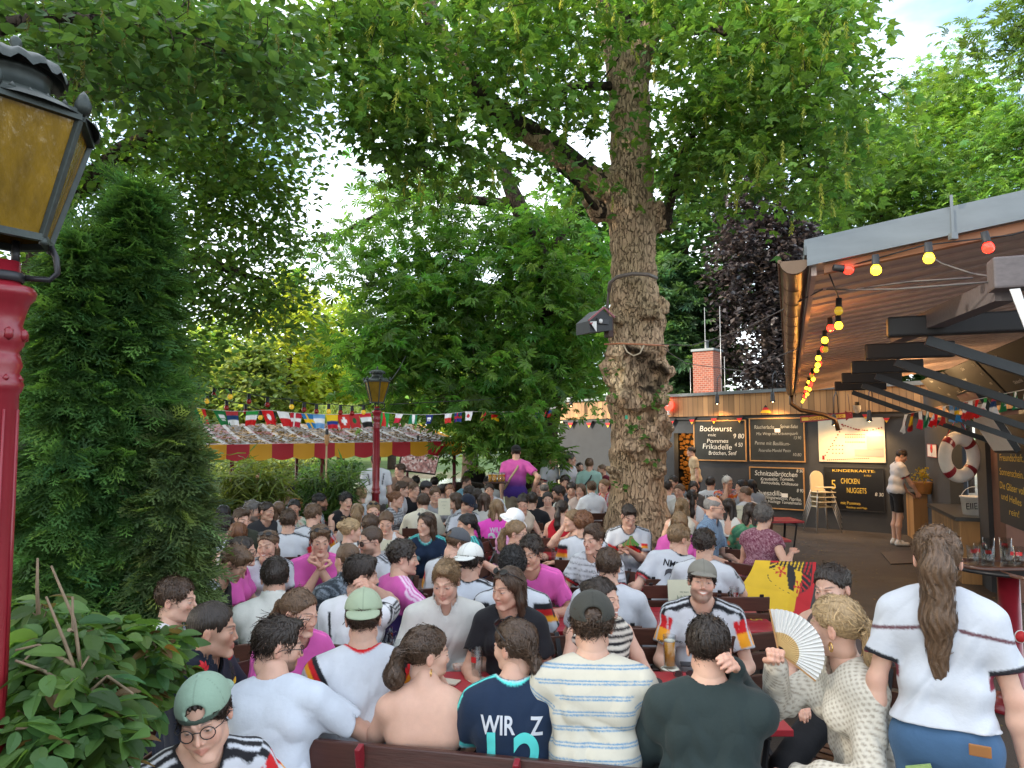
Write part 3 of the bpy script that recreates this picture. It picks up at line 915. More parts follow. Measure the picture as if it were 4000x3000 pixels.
def text_mesh(s,size,cuts=.018,bold=0.0):
 cu=bpy.data.curves.new('t','FONT');cu.body=s;cu.size=size;cu.align_x='CENTER';cu.align_y='CENTER';cu.offset=bold
 o=bpy.data.objects.new('t',cu);COL.objects.link(o)
 dg=bpy.context.evaluated_depsgraph_get();dg.update()
 me=bpy.data.meshes.new_from_object(o.evaluated_get(dg))
 bpy.data.objects.remove(o);bpy.data.curves.remove(cu)
 bm=bmesh.new();bm.from_mesh(me);bpy.data.meshes.remove(me)
 if cuts:
  xs=[v_.co.x for v_ in bm.verts];ys=[v_.co.y for v_ in bm.verts]
  if xs:
   for ax,l_,h_ in((0,min(xs),max(xs)),(1,min(ys),max(ys))):
    x=l_+cuts
    while x<h_:
     nv=Vector((1,0,0))if ax==0 else Vector((0,1,0))
     bmesh.ops.bisect_plane(bm,geom=bm.verts[:]+bm.edges[:]+bm.faces[:],plane_co=nv*x,plane_no=nv)
     x+=cuts
 bmesh.ops.triangulate(bm,faces=bm.faces[:])
 V=np.array([v_.co[:]for v_ in bm.verts]).reshape(-1,3);bm.verts.index_update()
 T=np.array([[v_.index for v_ in f.verts]for f in bm.faces]).reshape(-1,3)
 bm.free()
 return V,T
def decal(gv,gq,S,items):
 """lettering laid on the cloth; items: (string, size, lateral, depth below neck, colour, back?, xscale)"""
 from mathutils.bvhtree import BVHTree
 bvh=BVHTree.FromPolygons([tuple(map(float,p))for p in gv],[tuple(map(int,q))for q in gq])
 out=[]
 for s,size,la,t,colr,back,xs in items:
  V,T=text_mesh(s,size,bold=size*.022)
  if len(V)==0:continue
  u,up,f=S['u'],S['up'],S['f']
  fd=-f if back else f
  right=-u if not back else u
  right=u if not back else-u
  P=S['N']+(V[:,:1]*xs+la)*right[None]*1.0+(V[:,1:2]-t)*up[None]
  res=[]
  for p in P:
   o=Vector(p+fd*.4)
   hit=bvh.ray_cast(o,Vector(-fd),.6)
   res.append(np.array(hit[0])+fd*.004 if hit[0]is not None else p+fd*.1)
  res=np.array(res)
  Q4=np.concatenate([T,T[:,2:3]],1)
  out.append((res,Q4,np.asarray(colr,F)))
 return out
MS['skin']=mat('skin',attr=True,rough=.48,var=.06,scale=30,bump=.05,bscale=220,sss=.12,spec=.35)
MS['cloth']=mat('cloth',attr=True,rough=.85,var=.05,scale=18,bump=.18,bscale=60,spec=.2,sheen=.08)
MS['hair']=mat('hair',attr=True,rough=.42,var=.22,scale=60,bump=.25,bscale=180,spec=.45)
MS['frame']=mat('spectacle_frame',(.012,.010,.010),rough=.3,var=0)
MS['lens']=mat('dark_lens',(.03,.025,.02),rough=.08,var=0,spec=.8)
def T_leaf(kind):
 """(verts, quads) of one leaf: base at origin, tip along +Y, face +Z"""
 if kind=='maple':
  ang=[-118,-58,0,58,118];ln=[.42,.72,.86,.72,.42]
  V=[(0,.18,0)];
  for a,l in zip(ang,ln):V.append((math.sin(R(a))*l*.62,.22+math.cos(R(a))*l*.78,-.10*l))
  nt=[-160,-88,-29,29,88,160];nl=[.12,.30,.34,.34,.30,.12]
  for a,l in zip(nt,nl):V.append((math.sin(R(a))*l,.20+math.cos(R(a))*l,.03))
  Q=[(0,6+i,1+i,7+i)for i in range(5)]
  Q=[(q[0],q[3],q[2],q[1])for q in Q]
  return np.array(V),np.array(Q)
 if kind=='chestnut':
  V,Q=[],[]
  for a,l in zip([-105,-68,-33,0,33,68,105],[.55,.78,.95,1.0,.95,.78,.55]):
   d=V3(math.sin(R(a)),math.cos(R(a)),0)*l;w=V3(math.cos(R(a)),-math.sin(R(a)),0)*l*.15
   b=len(V)
   V+=[V3(0,0,.0),d*.62+w+V3(0,0,-.03),d+V3(0,0,-.22*l),d*.62-w+V3(0,0,-.03)]
   Q.append((b,b+1,b+2,b+3))
  V=np.array(V)*.62;return V,np.array(Q)
 if kind=='linden':
  V=[(0,0,0),(.30,.30,.06),(.27,.62,.02),(0,1,-.12),(-.27,.62,.02),(-.30,.30,.06),(0,.5,-.03)]
  return np.array(V),np.array([(0,1,2,6),(6,2,3,3),(6,3,4,4),(0,6,4,5)])
 if kind=='ovate':
  V,Q=[],[]
  n=5
  for i in range(n+1):
   t=i/n;w=.34*math.sin(math.pi*min(t*.92+.04,1))**.8*(1-.25*t)
   z=-.25*t*t
   V+=[(-w,t,z+.10*w/.34),(0,t,z),(w,t,z+.10*w/.34)]
  for i in range(n):
   b=i*3
   Q+=[(b,b+1,b+4,b+3),(b+1,b+2,b+5,b+4)]
  return np.array(V,float),np.array(Q)
 if kind=='kite':
  return np.array([(0,0,0),(.36,.5,.08),(0,1,-.06),(-.36,.5,.08)],float),np.array([(0,1,2,3)])
 if kind=='blade':
  return np.array([(-.03,0,0),(.03,0,0),(.045,.45,.03),(-.045,.45,.03),(0,1,-.18)],float),np.array([(0,1,2,3),(3,2,4,4)])
 if kind=='thuja':
  V,Q=[],[]
  r=np.random.default_rng(3)
  def stick(a,b,w0,w1):
   a,b=np.array(a),np.array(b);d=unit(b-a);s=V3(d[1],-d[0],0)
   i=len(V);V.extend([a-s*w0,a+s*w0,b+s*w1,b-s*w1]);Q.append((i,i+1,i+2,i+3))
  stick((0,0,0),(0,1,-.16),.022,.012)
  for i in range(9):
   t=.10+i*.095;sd=1 if i%2 else-1
   a=V3(0,t,-.16*t*t);L=.46*(1-t*.62);an=R(36+r.uniform(-6,6))
   b=a+V3(sd*math.sin(an)*L,math.cos(an)*L,-.10*L)
   stick(a,b,.020,.010)
   for k in range(4):
    u_=.25+k*.2;c=a+(b-a)*u_;s2=1 if k%2 else-1;l2=L*.36*(1.1-u_*.5);a2=an*sd+s2*R(34)
    stick(c,c+V3(math.sin(a2)*l2,math.cos(a2)*l2,-.05*l2),.018,.008)
  return np.array(V),np.array(Q)
 if kind=='samara':
  V,Q=[],[]
  r=np.random.default_rng(4)
  for i in range(12):
   y=-.1-i*.07;a=r.uniform(0,6.3)
   for s in(0,1):
    aa=a+s*2.2;d=V3(math.cos(aa)*.55,math.sin(aa)*.55,-.8)*.20;w=V3(-math.sin(aa),math.cos(aa),0)*.032
    o=V3(0,0,y);b=len(V);V+=[o,o+d*.6-w,o+d,o+d*.6+w];Q.append((b,b+1,b+2,b+3))
  return np.array(V),np.array(Q)
_T={}
def scatter(kind,pos,nor,dr,size,col):
 if kind not in _T:_T[kind]=T_leaf(kind)
 TV,TQ=_T[kind]
 n=nor/(nrm(nor)[:,None]+1e-9);d=dr-n*(dr*n).sum(1)[:,None];d/=(nrm(d)[:,None]+1e-9)
 x=np.cross(d,n)
 V=pos[:,None,:]+size[:,None,None]*(TV[None,:,0,None]*x[:,None]+TV[None,:,1,None]*d[:,None]+TV[None,:,2,None]*n[:,None])
 k=len(TV);N=len(pos)
 Q=(TQ[None]+(np.arange(N)*k)[:,None,None]).reshape(-1,4)
 C=np.repeat(col,k,0)
 return V.reshape(-1,3).astype(F),Q,C
def colvar(base,n,r,v=.22,hue=.12):
 b=np.asarray(base,F)[None]*np.clip(r.normal(1,v,n),.45,1.8)[:,None]
 h=r.normal(0,hue,n)[:,None]
 return(b*(1+h*np.array([1.0,.25,-.6],F))).clip(0.002,1).astype(F)
def blob_points(blobs,n,r,shell=.35):
 """blobs: (px,py,rx,ry,Y,ry_depth,weight) ellipsoids given where they stand; returns cluster centres in the world"""
 w=np.array([b[6]if len(b)>6 else b[2]*b[3]for b in blobs],float);w/=w.sum()
 out=[]
 for b,k in zip(blobs,r.multinomial(n,w)):
  v=r.normal(size=(k,3));v/=nrm(v)[:,None];v*=(r.random(k)**(1/3*(1-shell)))[:,None]
  for q in v:out.append(at(b[0]+q[0]*b[2],b[1]+q[1]*b[3],b[4]+q[2]*b[5]))
 return np.array([p[:]for p in out])
def grow(limbs,cl,r0=.02,r1=.006,sides=5):
 """twigs joining every leaf cluster to the nearest limb"""
 m=MB()
 nodes,rad=[],[]
 for pts,rs in limbs:
  pts=[Vector(p)for p in pts];fine,fr=[],[]
  for i in range(len(pts)-1):
   for k in range(6):
    fine.append(pts[i].lerp(pts[i+1],k/6));fr.append(rs[i]+(rs[i+1]-rs[i])*k/6)
  fine.append(pts[-1]);fr.append(rs[-1])
  L=len(fine)
  fine=[p+Vector((mnoise.noise(p*.9),mnoise.noise(p*.9+Vector((9,0,0))),mnoise.noise(p*.9+Vector((0,9,0)))))*min(fr[i]*.8,.18)*(1 if 0<i<L-1 else 0)for i,p in enumerate(fine)]
  m.tube(fine,fr,10 if max(rs)>.06 else 6)
  nodes+=[p[:]for p in fine];rad+=fr
 nodes=np.array(nodes);
 order=np.argsort([((nodes-c)**2).sum(1).min()for c in cl])if len(cl)else[]
 for i in order:
  c=cl[i];dd=((nodes-c)**2).sum(1);j=int(dd.argmin());a=Vector(nodes[j]);b=Vector(c);L=(b-a).length
  if L<.05:continue
  mid=a.lerp(b,.5)+Vector((rng.normal()*.10*L,rng.normal()*.10*L,.10*L))
  ra=min(r0*(.5+L*.35),rad[j]*.8 if j<len(rad)else r0)
  m.tube([a,a.lerp(mid,.6),mid,b],[ra,ra*.8,ra*.65,r1],sides,cap=False)
  nodes=np.vstack([nodes,mid[:],b[:]]);rad+=[ra*.65,r1]
 return m
def clusters(kind,cl,r,per=18,rad=.5,size=.13,base=(.05,.11,.025),droop=.35,tilt=.45,v=.22,flat=.10,hue=.12,light=None):
 N=len(cl)*per
 c=np.repeat(cl,per,0)
 a=r.uniform(0,2*np.pi,N);rr=np.sqrt(r.random(N))*rad*np.repeat(r.uniform(.6,1.25,len(cl)),per)
 dx=np.stack([np.cos(a),np.sin(a),np.zeros(N)],1)
 tl=np.repeat(r.normal(0,.35,(len(cl),2)),per,0)
 off=dx*rr[:,None];off[:,2]=off[:,0]*tl[:,0]+off[:,1]*tl[:,1]-droop*rr**2/rad+r.normal(0,flat*rad,N)
 nor=np.stack([r.normal(0,tilt,N),r.normal(0,tilt,N),np.ones(N)],1)
 dr=dx+r.normal(0,.6,(N,3))+np.array([0,0,-.3])
 col=colvar(base,N,r,v,hue)*np.repeat(np.clip(r.normal(1,.16,len(cl)),.6,1.5),per)[:,None].astype(F)
 if light is not None:
  m=np.repeat(r.random(len(cl))<.25,per);col[m]=colvar(light,int(m.sum()),r,v,hue)
 return scatter(kind,c+off,nor,dr,size*r.uniform(.7,1.2,N),col)
def leaf_mat(name,tr=.48,rough=.45,gain=(1.5,1.5,.7)):
 m=bpy.data.materials.new(name);m.use_nodes=True;t=NT(m)
 ca=t.n('ShaderNodeVertexColor',layer_name='Col')
 b=t.n('ShaderNodeBsdfPrincipled',i_Roughness=rough);b.inputs['Specular IOR Level'].default_value=.35
 t.l(ca.outputs[0],b.inputs['Base Color'])
 mx=t.n('ShaderNodeMix',data_type='RGBA',blend_type='MULTIPLY');mx.inputs[0].default_value=1;t.l(ca.outputs[0],mx.inputs[6]);mx.inputs[7].default_value=(*gain,1)
 tl=t.n('ShaderNodeBsdfTranslucent');t.l(mx.outputs[2],tl.inputs[0])
 ms=t.n('ShaderNodeMixShader');ms.inputs[0].default_value=tr
 t.l(b.outputs[0],ms.inputs[1]);t.l(tl.outputs[0],ms.inputs[2]);t.l(ms.outputs[0],t.out.inputs[0])
 return m
LEAF=leaf_mat('leaf');LEAFFAR=leaf_mat('leaf_far',.5,.7,(1.7,1.6,.7))
def bark_mat(name,c1,c2,moss=None,sc=3.6,bstr=1.25,attr=False):
 m=bpy.data.materials.new(name);m.use_nodes=True;t=NT(m)
 b=t.n('ShaderNodeBsdfPrincipled',i_Roughness=.9);b.inputs['Specular IOR Level'].default_value=.15
 tc=t.n('ShaderNodeTexCoord');mp=t.n('ShaderNodeMapping');mp.inputs['Scale'].default_value=(1,1,.28);t.l(tc.outputs['Object'],mp.inputs[0])
 n1=t.n('ShaderNodeTexNoise',i_Scale=sc*4,i_Detail=8,i_Roughness=.65,i_Distortion=.6);t.l(mp.outputs[0],n1.inputs[0])
 vo=t.n('ShaderNodeTexVoronoi',feature='DISTANCE_TO_EDGE',i_Scale=sc*6);
 ad=t.n('ShaderNodeMix',data_type='RGBA',blend_type='ADD');ad.inputs[0].default_value=.12;t.l(mp.outputs[0],ad.inputs[6]);t.l(n1.outputs[1],ad.inputs[7]);t.l(ad.outputs[2],vo.inputs[0])
 cr=t.n('ShaderNodeValToRGB');t.l(n1.outputs[0],cr.inputs[0])
 cr.color_ramp.elements[0].position=.32;cr.color_ramp.elements[0].color=(*c2,1);cr.color_ramp.elements[1].position=.68;cr.color_ramp.elements[1].color=(*c1,1)
 mr=t.n('ShaderNodeMapRange',i_2=.06);mr.inputs[3].default_value=.45;t.l(vo.outputs[0],mr.inputs[0])
 mx=t.n('ShaderNodeMix',data_type='RGBA',blend_type='MULTIPLY');mx.inputs[0].default_value=.32;t.l(cr.outputs[0],mx.inputs[6]);t.l(mr.outputs[0],mx.inputs[7])
 src=mx.outputs[2]
 n3=t.n('ShaderNodeTexNoise',i_Scale=1.3,i_Detail=4);t.l(tc.outputs['Object'],n3.inputs[0])
 m3=t.n('ShaderNodeMapRange',i_1=.48,i_2=.66);t.l(n3.outputs[0],m3.inputs[0])
 x3=t.n('ShaderNodeMix',data_type='RGBA');t.l(m3.outputs[0],x3.inputs[0]);t.l(src,x3.inputs[6]);x3.inputs[7].default_value=(*(moss or tuple(k*.7 for k in c1)),1)
 f3=t.n('ShaderNodeMath',operation='MULTIPLY',i_1=.5);t.l(m3.outputs[0],f3.inputs[0]);t.l(f3.outputs[0],x3.inputs[0])
 fin=x3.outputs[2]
 if attr:
  ca=t.n('ShaderNodeVertexColor',layer_name='Col');x4=t.n('ShaderNodeMix',data_type='RGBA',blend_type='MULTIPLY');x4.inputs[0].default_value=1;t.l(fin,x4.inputs[6]);t.l(ca.outputs[0],x4.inputs[7]);fin=x4.outputs[2]
 t.l(fin,b.inputs['Base Color'])
 hm=t.n('ShaderNodeMath',operation='MULTIPLY_ADD',i_1=.6);t.l(n1.outputs[0],hm.inputs[0]);t.l(mr.outputs[0],hm.inputs[2])
 bp=t.n('ShaderNodeBump',i_Strength=bstr,i_Distance=.03);t.l(hm.outputs[0],bp.inputs['Height']);t.l(bp.outputs[0],b.inputs['Normal'])
 t.l(b.outputs[0],t.out.inputs[0])
 return m
BARK=bark_mat('bark_brown',(.62,.43,.27),(.36,.235,.145),moss=(.26,.21,.11),attr=True)
BARKD=bark_mat('bark_dark',(.085,.062,.045),(.035,.026,.02),sc=4)
def crown(name,parent,parts,m=None):
 V,Q,C=cat_mesh(parts)
 return link(name,np_mesh(name,V,Q,C,smooth=False),m or LEAF,parent)
def hang(kind,cl,r,size,base,n=1):
 N=len(cl)*n;c=np.repeat(cl,n,0)+r.normal(0,.22,(N,3))*[1,1,.3]
 return scatter(kind,c,r.normal(0,.12,(N,3))+[0,0,1],r.normal(size=(N,3)),size*r.uniform(.7,1.2,N),colvar(base,N,r,.15,.05))
def trunk_sdf_tree():
 """the big gnarled maple in the middle of the garden"""
 Y0=10.0
 prof=[(2130,2340,2650),(2060,2362,2628),(1880,2374,2600),(1786,2366,2612),(1700,2374,2618),(1629,2378,2600),(1566,2362,2612),(1480,2358,2622),(1402,2356,2616),(1339,2366,2606),(1253,2370,2610),(1200,2374,2590),(1150,2380,2572),(1057,2386,2562),(900,2380,2560),(814,2366,2556),(700,2374,2552),(542,2386,2546),(400,2378,2540),(271,2368,2534)]
 pts=[]
 for y,a,b in prof:
  p=at((a+b)/2,y,Y0);pts.append((np.array(p[:]),(b-a)/2*Y0/FPX*(.86 if 1180<y<1900 else.97)))
 g=pts[0][0].copy();g[2]=.25
 pts=[(g,.62),(g+[0,0,.22],.55)]+[q for q in pts if q[0][2]>.62]
 root=empty('maple_tree',(g[0],g[1],0))
 r=np.random.default_rng(12)
 burls=[]
 def burl(px,py,rad,yo=-.42,n=14):
  c=np.array(at(2487+(px-2487)*.80,py,Y0+yo)[:]);rad*=.82
  burls.append((c,rad*.55))
  for i in range(n):
   o=r.normal(size=3)*[1,.5,.8];o/=np.linalg.norm(o)
   burls.append((c+o*rad*r.uniform(.4,1.0),rad*r.uniform(.16,.34)))
 for b in[(2560,1690,.30),(2600,1730,.24),(2480,1740,.20),(2610,1660,.18),(2420,1560,.26),(2480,1575,.2),(2570,1560,.27),(2600,1520,.2),(2380,1500,.18,-.3),(2370,1420,.2,-.3),(2390,1375,.18),(2580,1380,.2),(2600,1440,.24),(2570,1500,.24),(2440,1360,.16),(2545,1225,.20,-.45,7),(2600,1200,.14,-.3),(2385,1250,.12,-.35),(2375,1840,.12,-.35),(2415,1905,.10,-.48,8),(2598,1830,.13,-.35),(2600,1620,.16,-.3),(2460,1195,.10,-.47,5),(2555,1800,.09,-.42,6)]:
  burl(*b)
 hollow=[np.array(at(2520,1420,Y0-.62)[:]),np.array(at(2545,1470,Y0-.60)[:]),np.array(at(2480,1400,Y0-.60)[:])]
 hole=np.array(at(2463,1120,Y0-.36)[:])
 A=lambda*q:np.array(at(*q)[:])
 limbs=[([A(2340,830,Y0),A(2300,790,Y0-.1)],[.16,.10]),([A(2590,880,Y0),A(2580,800,Y0-.2)],[.14,.05])]
 top=[([A(2450,280,Y0),A(2390,100,Y0),A(2360,-60,Y0+.2),A(2330,-400,Y0+.5)],[.26,.22,.19,.15]),([A(2460,280,Y0),A(2530,100,Y0),A(2590,-60,Y0),A(2680,-420,Y0+.2)],[.25,.21,.19,.14])]
 big=([A(2420,760,Y0),A(2290,690,Y0),A(2110,545,Y0-.2),A(2000,480,Y0-.3),A(1880,370,Y0-.5),A(1740,190,Y0-.6),A(1660,0,Y0-.7),A(1600,-250,Y0-.8)],[.22,.17,.15,.15,.14,.125,.11,.08])
 def f(p):
  d=None
  for(a,ra),(b,rb)in zip(pts,pts[1:]):
   q=rc(p,a,b,ra,rb);d=q if d is None else su(d,q,.05)
  for L,rs in top+limbs+[big]:
   for i in range(len(L)-1):d=su(d,rc(p,L[i],L[i+1],rs[i],rs[i+1]),.07)
  for k in range(7):
   an=k*.9+.3;e=pts[0][0]+V3(math.cos(an)*.95,math.sin(an)*.95,-.42);d=su(d,rc(p,pts[1][0],e,.30,.10),.15)
  near=d<.45
  if near.any():
   pn=p[near];dn=d[near]
   for c,rad in burls:dn=su(dn,sph(pn,c,rad),.05)
   for c in hollow:dn=ss(dn,sph(pn,c,.21),.03)
   dn=ss(dn,ell(pn,hole,(.035,.08,.09)),.02)
   s=pn*np.array([1,1,.35],F)
   zz=np.clip((pn[:,2]-3.9)/.5,0,1)
   dn=dn+F(.012)*wob(s,21,1.2)+F(.022)*wob(pn,22,.45)+(F(.016)*wob(pn,23,1.1))*(1-zz)
   d=d.copy();d[near]=dn
  return d
 lo=np.array([at(1560,0,10)[0],8.3,-.1]);hi=np.array([at(2720,0,10)[0],11.4,at(2400,-420,10)[2]])
 V,Q=mesh_sdf(f,lo,hi,.022)
 c=np.tile(np.array((1,1,1),F),(len(V),1))
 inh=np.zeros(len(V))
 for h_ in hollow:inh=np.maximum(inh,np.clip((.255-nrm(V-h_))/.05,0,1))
 n1=wob(V,31,.8)
 pale=np.array(at(2415,1440,Y0-.5)[:]);pm=np.clip((.22-nrm((V-pale)*[1.5,.6,.62]))/.06,0,1)
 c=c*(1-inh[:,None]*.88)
 c=c*(1-pm[:,None])+pm[:,None]*np.array((1.9,2.0,1.9))*(1+.25*n1[:,None])
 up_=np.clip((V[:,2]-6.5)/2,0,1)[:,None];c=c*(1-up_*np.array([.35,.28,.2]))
 return root,V-np.array(root.location),Q,c,limbs,top,big
def setup():
 c=bpy.data.cameras.new('camera');o=bpy.data.objects.new('camera',c);COL.objects.link(o)
 o.location=(0,0,CAMZ);o.rotation_euler=(math.pi/2+PITCH,0,0);c.sensor_width=36;c.lens=36*FPX/4000;c.clip_start=.05;c.clip_end=3000;scene.camera=o
 w=bpy.data.worlds.new('World');scene.world=w;w.use_nodes=True
 t=w.node_tree;bg=t.nodes['Background'];bg.inputs[1].default_value=SKY_STR
 sky=t.nodes.new('ShaderNodeTexSky');sky.sky_type='NISHITA';sky.sun_disc=False;sky.sun_elevation=R(SUN_EL);sky.sun_rotation=R(SUN_AZ);sky.dust_density=1.6;sky.ozone_density=1.0
 tc=t.nodes.new('ShaderNodeTexCoord');nz=t.nodes.new('ShaderNodeTexNoise');nz.inputs['Scale'].default_value=2.2;nz.inputs['Detail'].default_value=6
 mp=t.nodes.new('ShaderNodeMapping');mp.inputs['Scale'].default_value=(1,1,2.2);t.links.new(tc.outputs['Generated'],mp.inputs[0]);t.links.new(mp.outputs[0],nz.inputs[0])
 mr=t.nodes.new('ShaderNodeMapRange');mr.inputs[1].default_value=.36;mr.inputs[2].default_value=.62;t.links.new(nz.outputs[0],mr.inputs[0])
 mx=t.nodes.new('ShaderNodeMix');mx.data_type='RGBA';t.links.new(mr.outputs[0],mx.inputs[0]);t.links.new(sky.outputs[0],mx.inputs[6]);mx.inputs[7].default_value=(6.6,7.0,7.4,1)
 t.links.new(mx.outputs[2],bg.inputs[0])
 l=bpy.data.lights.new('sun','SUN');l.energy=SUN_STR;l.angle=R(SUN_ANG);l.color=(1,.90,.74);lo=bpy.data.objects.new('sun',l);COL.objects.link(lo)
 d=Vector((math.sin(R(SUN_AZ))*math.cos(R(SUN_EL)),math.cos(R(SUN_AZ))*math.cos(R(SUN_EL)),math.sin(R(SUN_EL))))
 lo.rotation_euler=d.to_track_quat('Z','Y').to_euler();lo.location=d*50
 scene.view_settings.view_transform='Standard';scene.view_settings.look='None';scene.view_settings.gamma=1;scene.view_settings.exposure=EXPO
SKY_STR,SUN_EL,SUN_AZ,SUN_STR,SUN_ANG,EXPO=.15,24,-102,2.4,2.0,1.72
setup()
def lake_mask(x,y):
 """1 inside the lake"""
 e=np.minimum(np.minimum(np.clip((y-17.2-.25*np.clip(x+4,-30,0)*-.1)/2.0,0,1),np.clip((49-y)/4.0,0,1)),np.clip((1.0+(y-17)*.10-x)/2.5,0,1))
 return np.minimum(e,np.clip((x+70)/8,0,1))
def axis_pts(a,b,n,p=2.2):
 t=np.linspace(-1,1,n);return np.sign(t)*np.abs(t)**p*(b-a)/2+(a+b)/2
xs=np.unique(np.concatenate([np.linspace(-14,14,120),np.linspace(-80,60,120),np.linspace(-900,900,40)]));ys=np.unique(np.concatenate([np.linspace(-6,24,110),np.linspace(24,90,90),np.linspace(90,1500,40),np.linspace(-200,-6,10)]))
GX,GY=np.meshgrid(xs,ys)
far=np.clip((GY-20)/20,0,1)*np.clip((6-GX)/6,0,1)
gz=-1.5*lake_mask(GX,GY)-.9*far*np.clip((78-GY)/20,0,1)
gz=gz+np.where(GY>78,np.clip((GY-78)*.012,0,1.2),0)+np.where(GY>49,.12*np.sin(GX*.21)*np.sin(GY*.17),0)-np.where((GY>15.5)&(GX<1),.28*np.clip((GY-15.5)/1.5,0,1),0)
nx,ny=len(xs),len(ys)
idx=np.arange(nx*ny).reshape(ny,nx)
gq=np.stack([idx[:-1,:-1],idx[:-1,1:],idx[1:,1:],idx[1:,:-1]],-1).reshape(-1,4)
def ground_mat():
 m=bpy.data.materials.new('ground');m.use_nodes=True;t=NT(m)
 b=t.n('ShaderNodeBsdfPrincipled',i_Roughness=.8);b.inputs['Specular IOR Level'].default_value=.3
 tc=t.n('ShaderNodeTexCoord');sx=t.n('ShaderNodeSeparateXYZ');t.l(tc.outputs['Object'],sx.inputs[0])
 def ramp(src,a,c1,bb,c2):
  r=t.n('ShaderNodeValToRGB');t.l(src,r.inputs[0]);e=r.color_ramp.elements;e[0].position=a;e[0].color=(*c1,1);e[1].position=bb;e[1].color=(*c2,1);return r.outputs[0]
 n1=t.n('ShaderNodeTexNoise',i_Scale=1.1,i_Detail=8,i_Roughness=.65);t.l(tc.outputs['Object'],n1.inputs[0])
 n2=t.n('ShaderNodeTexNoise',i_Scale=90,i_Detail=4,i_Roughness=.7);t.l(tc.outputs['Object'],n2.inputs[0])
 asph=ramp(n1.outputs[0],.35,(.034,.028,.024),.70,(.070,.058,.048))
 grit=t.n('ShaderNodeMapRange',i_1=.58,i_2=.70);t.l(n2.outputs[0],grit.inputs[0])
 mg=t.n('ShaderNodeMix',data_type='RGBA');g2=t.n('ShaderNodeMath',operation='MULTIPLY',i_1=.6);t.l(grit.outputs[0],g2.inputs[0]);t.l(g2.outputs[0],mg.inputs[0]);t.l(asph,mg.inputs[6]);mg.inputs[7].default_value=(.17,.14,.11,1)
 n3=t.n('ShaderNodeTexNoise',i_Scale=.25,i_Detail=6);t.l(tc.outputs['Object'],n3.inputs[0])
 sand=ramp(n3.outputs[0],.40,(.30,.23,.145),.62,(.20,.18,.085))
 grass=ramp(n3.outputs[0],.30,(.075,.13,.035),.70,(.15,.21,.06))
 def step(src,a,bb):
  r=t.n('ShaderNodeMapRange',i_1=a,i_2=bb);t.l(src,r.inputs[0]);return r.outputs[0]
 wob_=t.n('ShaderNodeMath',operation='MULTIPLY_ADD',i_1=7.0);t.l(n3.outputs[0],wob_.inputs[0]);t.l(sx.outputs[1],wob_.inputs[2])
 m1=t.n('ShaderNodeMix',data_type='RGBA');t.l(step(sx.outputs[1],24,26),m1.inputs[0]);t.l(mg.outputs[2],m1.inputs[6]);t.l(sand,m1.inputs[7])
 m2=t.n('ShaderNodeMix',data_type='RGBA');t.l(step(wob_.outputs[0],63,66),m2.inputs[0]);t.l(m1.outputs[2],m2.inputs[6]);t.l(grass,m2.inputs[7])
 t.l(m2.outputs[2],b.inputs['Base Color'])
 rr=t.n('ShaderNodeMapRange',i_1=.3,i_2=.7);rr.inputs[3].default_value=.45;rr.inputs[4].default_value=.9;t.l(n1.outputs[0],rr.inputs[0]);t.l(rr.outputs[0],b.inputs['Roughness'])
 bp=t.n('ShaderNodeBump',i_Strength=.5,i_Distance=.01);t.l(n2.outputs[0],bp.inputs['Height']);t.l(bp.outputs[0],b.inputs['Normal'])
 t.l(b.outputs[0],t.out.inputs[0]);return m
tag(link('ground',np_mesh('ground',np.stack([GX,GY,gz],-1).reshape(-1,3),gq),ground_mat()),kind='structure')
def water_mat():
 m=bpy.data.materials.new('water');m.use_nodes=True;t=NT(m)
 b=t.n('ShaderNodeBsdfPrincipled',i_Roughness=.06);b.inputs['Base Color'].default_value=(.030,.040,.016,1);b.inputs['Specular IOR Level'].default_value=.6
 tc=t.n('ShaderNodeTexCoord');mp=t.n('ShaderNodeMapping');mp.inputs['Scale'].default_value=(.35,1.0,1);t.l(tc.outputs['Object'],mp.inputs[0])
 n=t.n('ShaderNodeTexNoise',i_Scale=2.6,i_Detail=5);t.l(mp.outputs[0],n.inputs[0])
 bp=t.n('ShaderNodeBump',i_Strength=.35,i_Distance=.06);t.l(n.outputs[0],bp.inputs['Height']);t.l(bp.outputs[0],b.inputs['Normal'])
 t.l(b.outputs[0],t.out.inputs[0]);return m
mb=MB();mb.sheet([[(x,y,-1.0)for x in np.linspace(-78,9,3)]for y in(16.6,33,53)])
tag(mb.build('water',water_mat()),kind='structure')
r=np.random.default_rng(41);N=5200
px_=r.uniform(-22,4,N);py_=18.6+28*r.random(N)**1.1
keep=(np.sin(px_*.5+1.3*np.sin(py_*.35))+np.sin(py_*.62+px_*.2)+r.normal(0,.5,N)>.25)&(lake_mask(px_,py_)>.8)
px_,py_=px_[keep],py_[keep];N=len(px_)
a=np.linspace(0,2*np.pi,9)[:-1];rad=r.uniform(.09,.22,N)
LV=np.stack([px_[:,None]+np.cos(a)*rad[:,None],py_[:,None]+np.sin(a)*rad[:,None],np.full((N,8),-.992)+r.uniform(0,.012,N)[:,None]],-1).reshape(-1,3)
LQ=(np.array([[0,1,2,3],[0,3,4,7],[4,5,6,7]])[None]+(np.arange(N)*8)[:,None,None]).reshape(-1,4)
tag(link('lily_pads',np_mesh('lily_pads',LV,LQ,np.repeat(colvar((.30,.36,.19),N,r,.3),8,0),smooth=False),mat('lily_pad',attr=True,rough=.35,var=.1)),kind='stuff')
r=np.random.default_rng(101)
root,V,Q,c,limbs,top,big=trunk_sdf_tree()
tag(root,'big maple with a gnarled burled trunk standing among the tables','tree')
off=np.array(root.location)
link('trunk',np_mesh('trunk',V,Q,c),BARK,root)
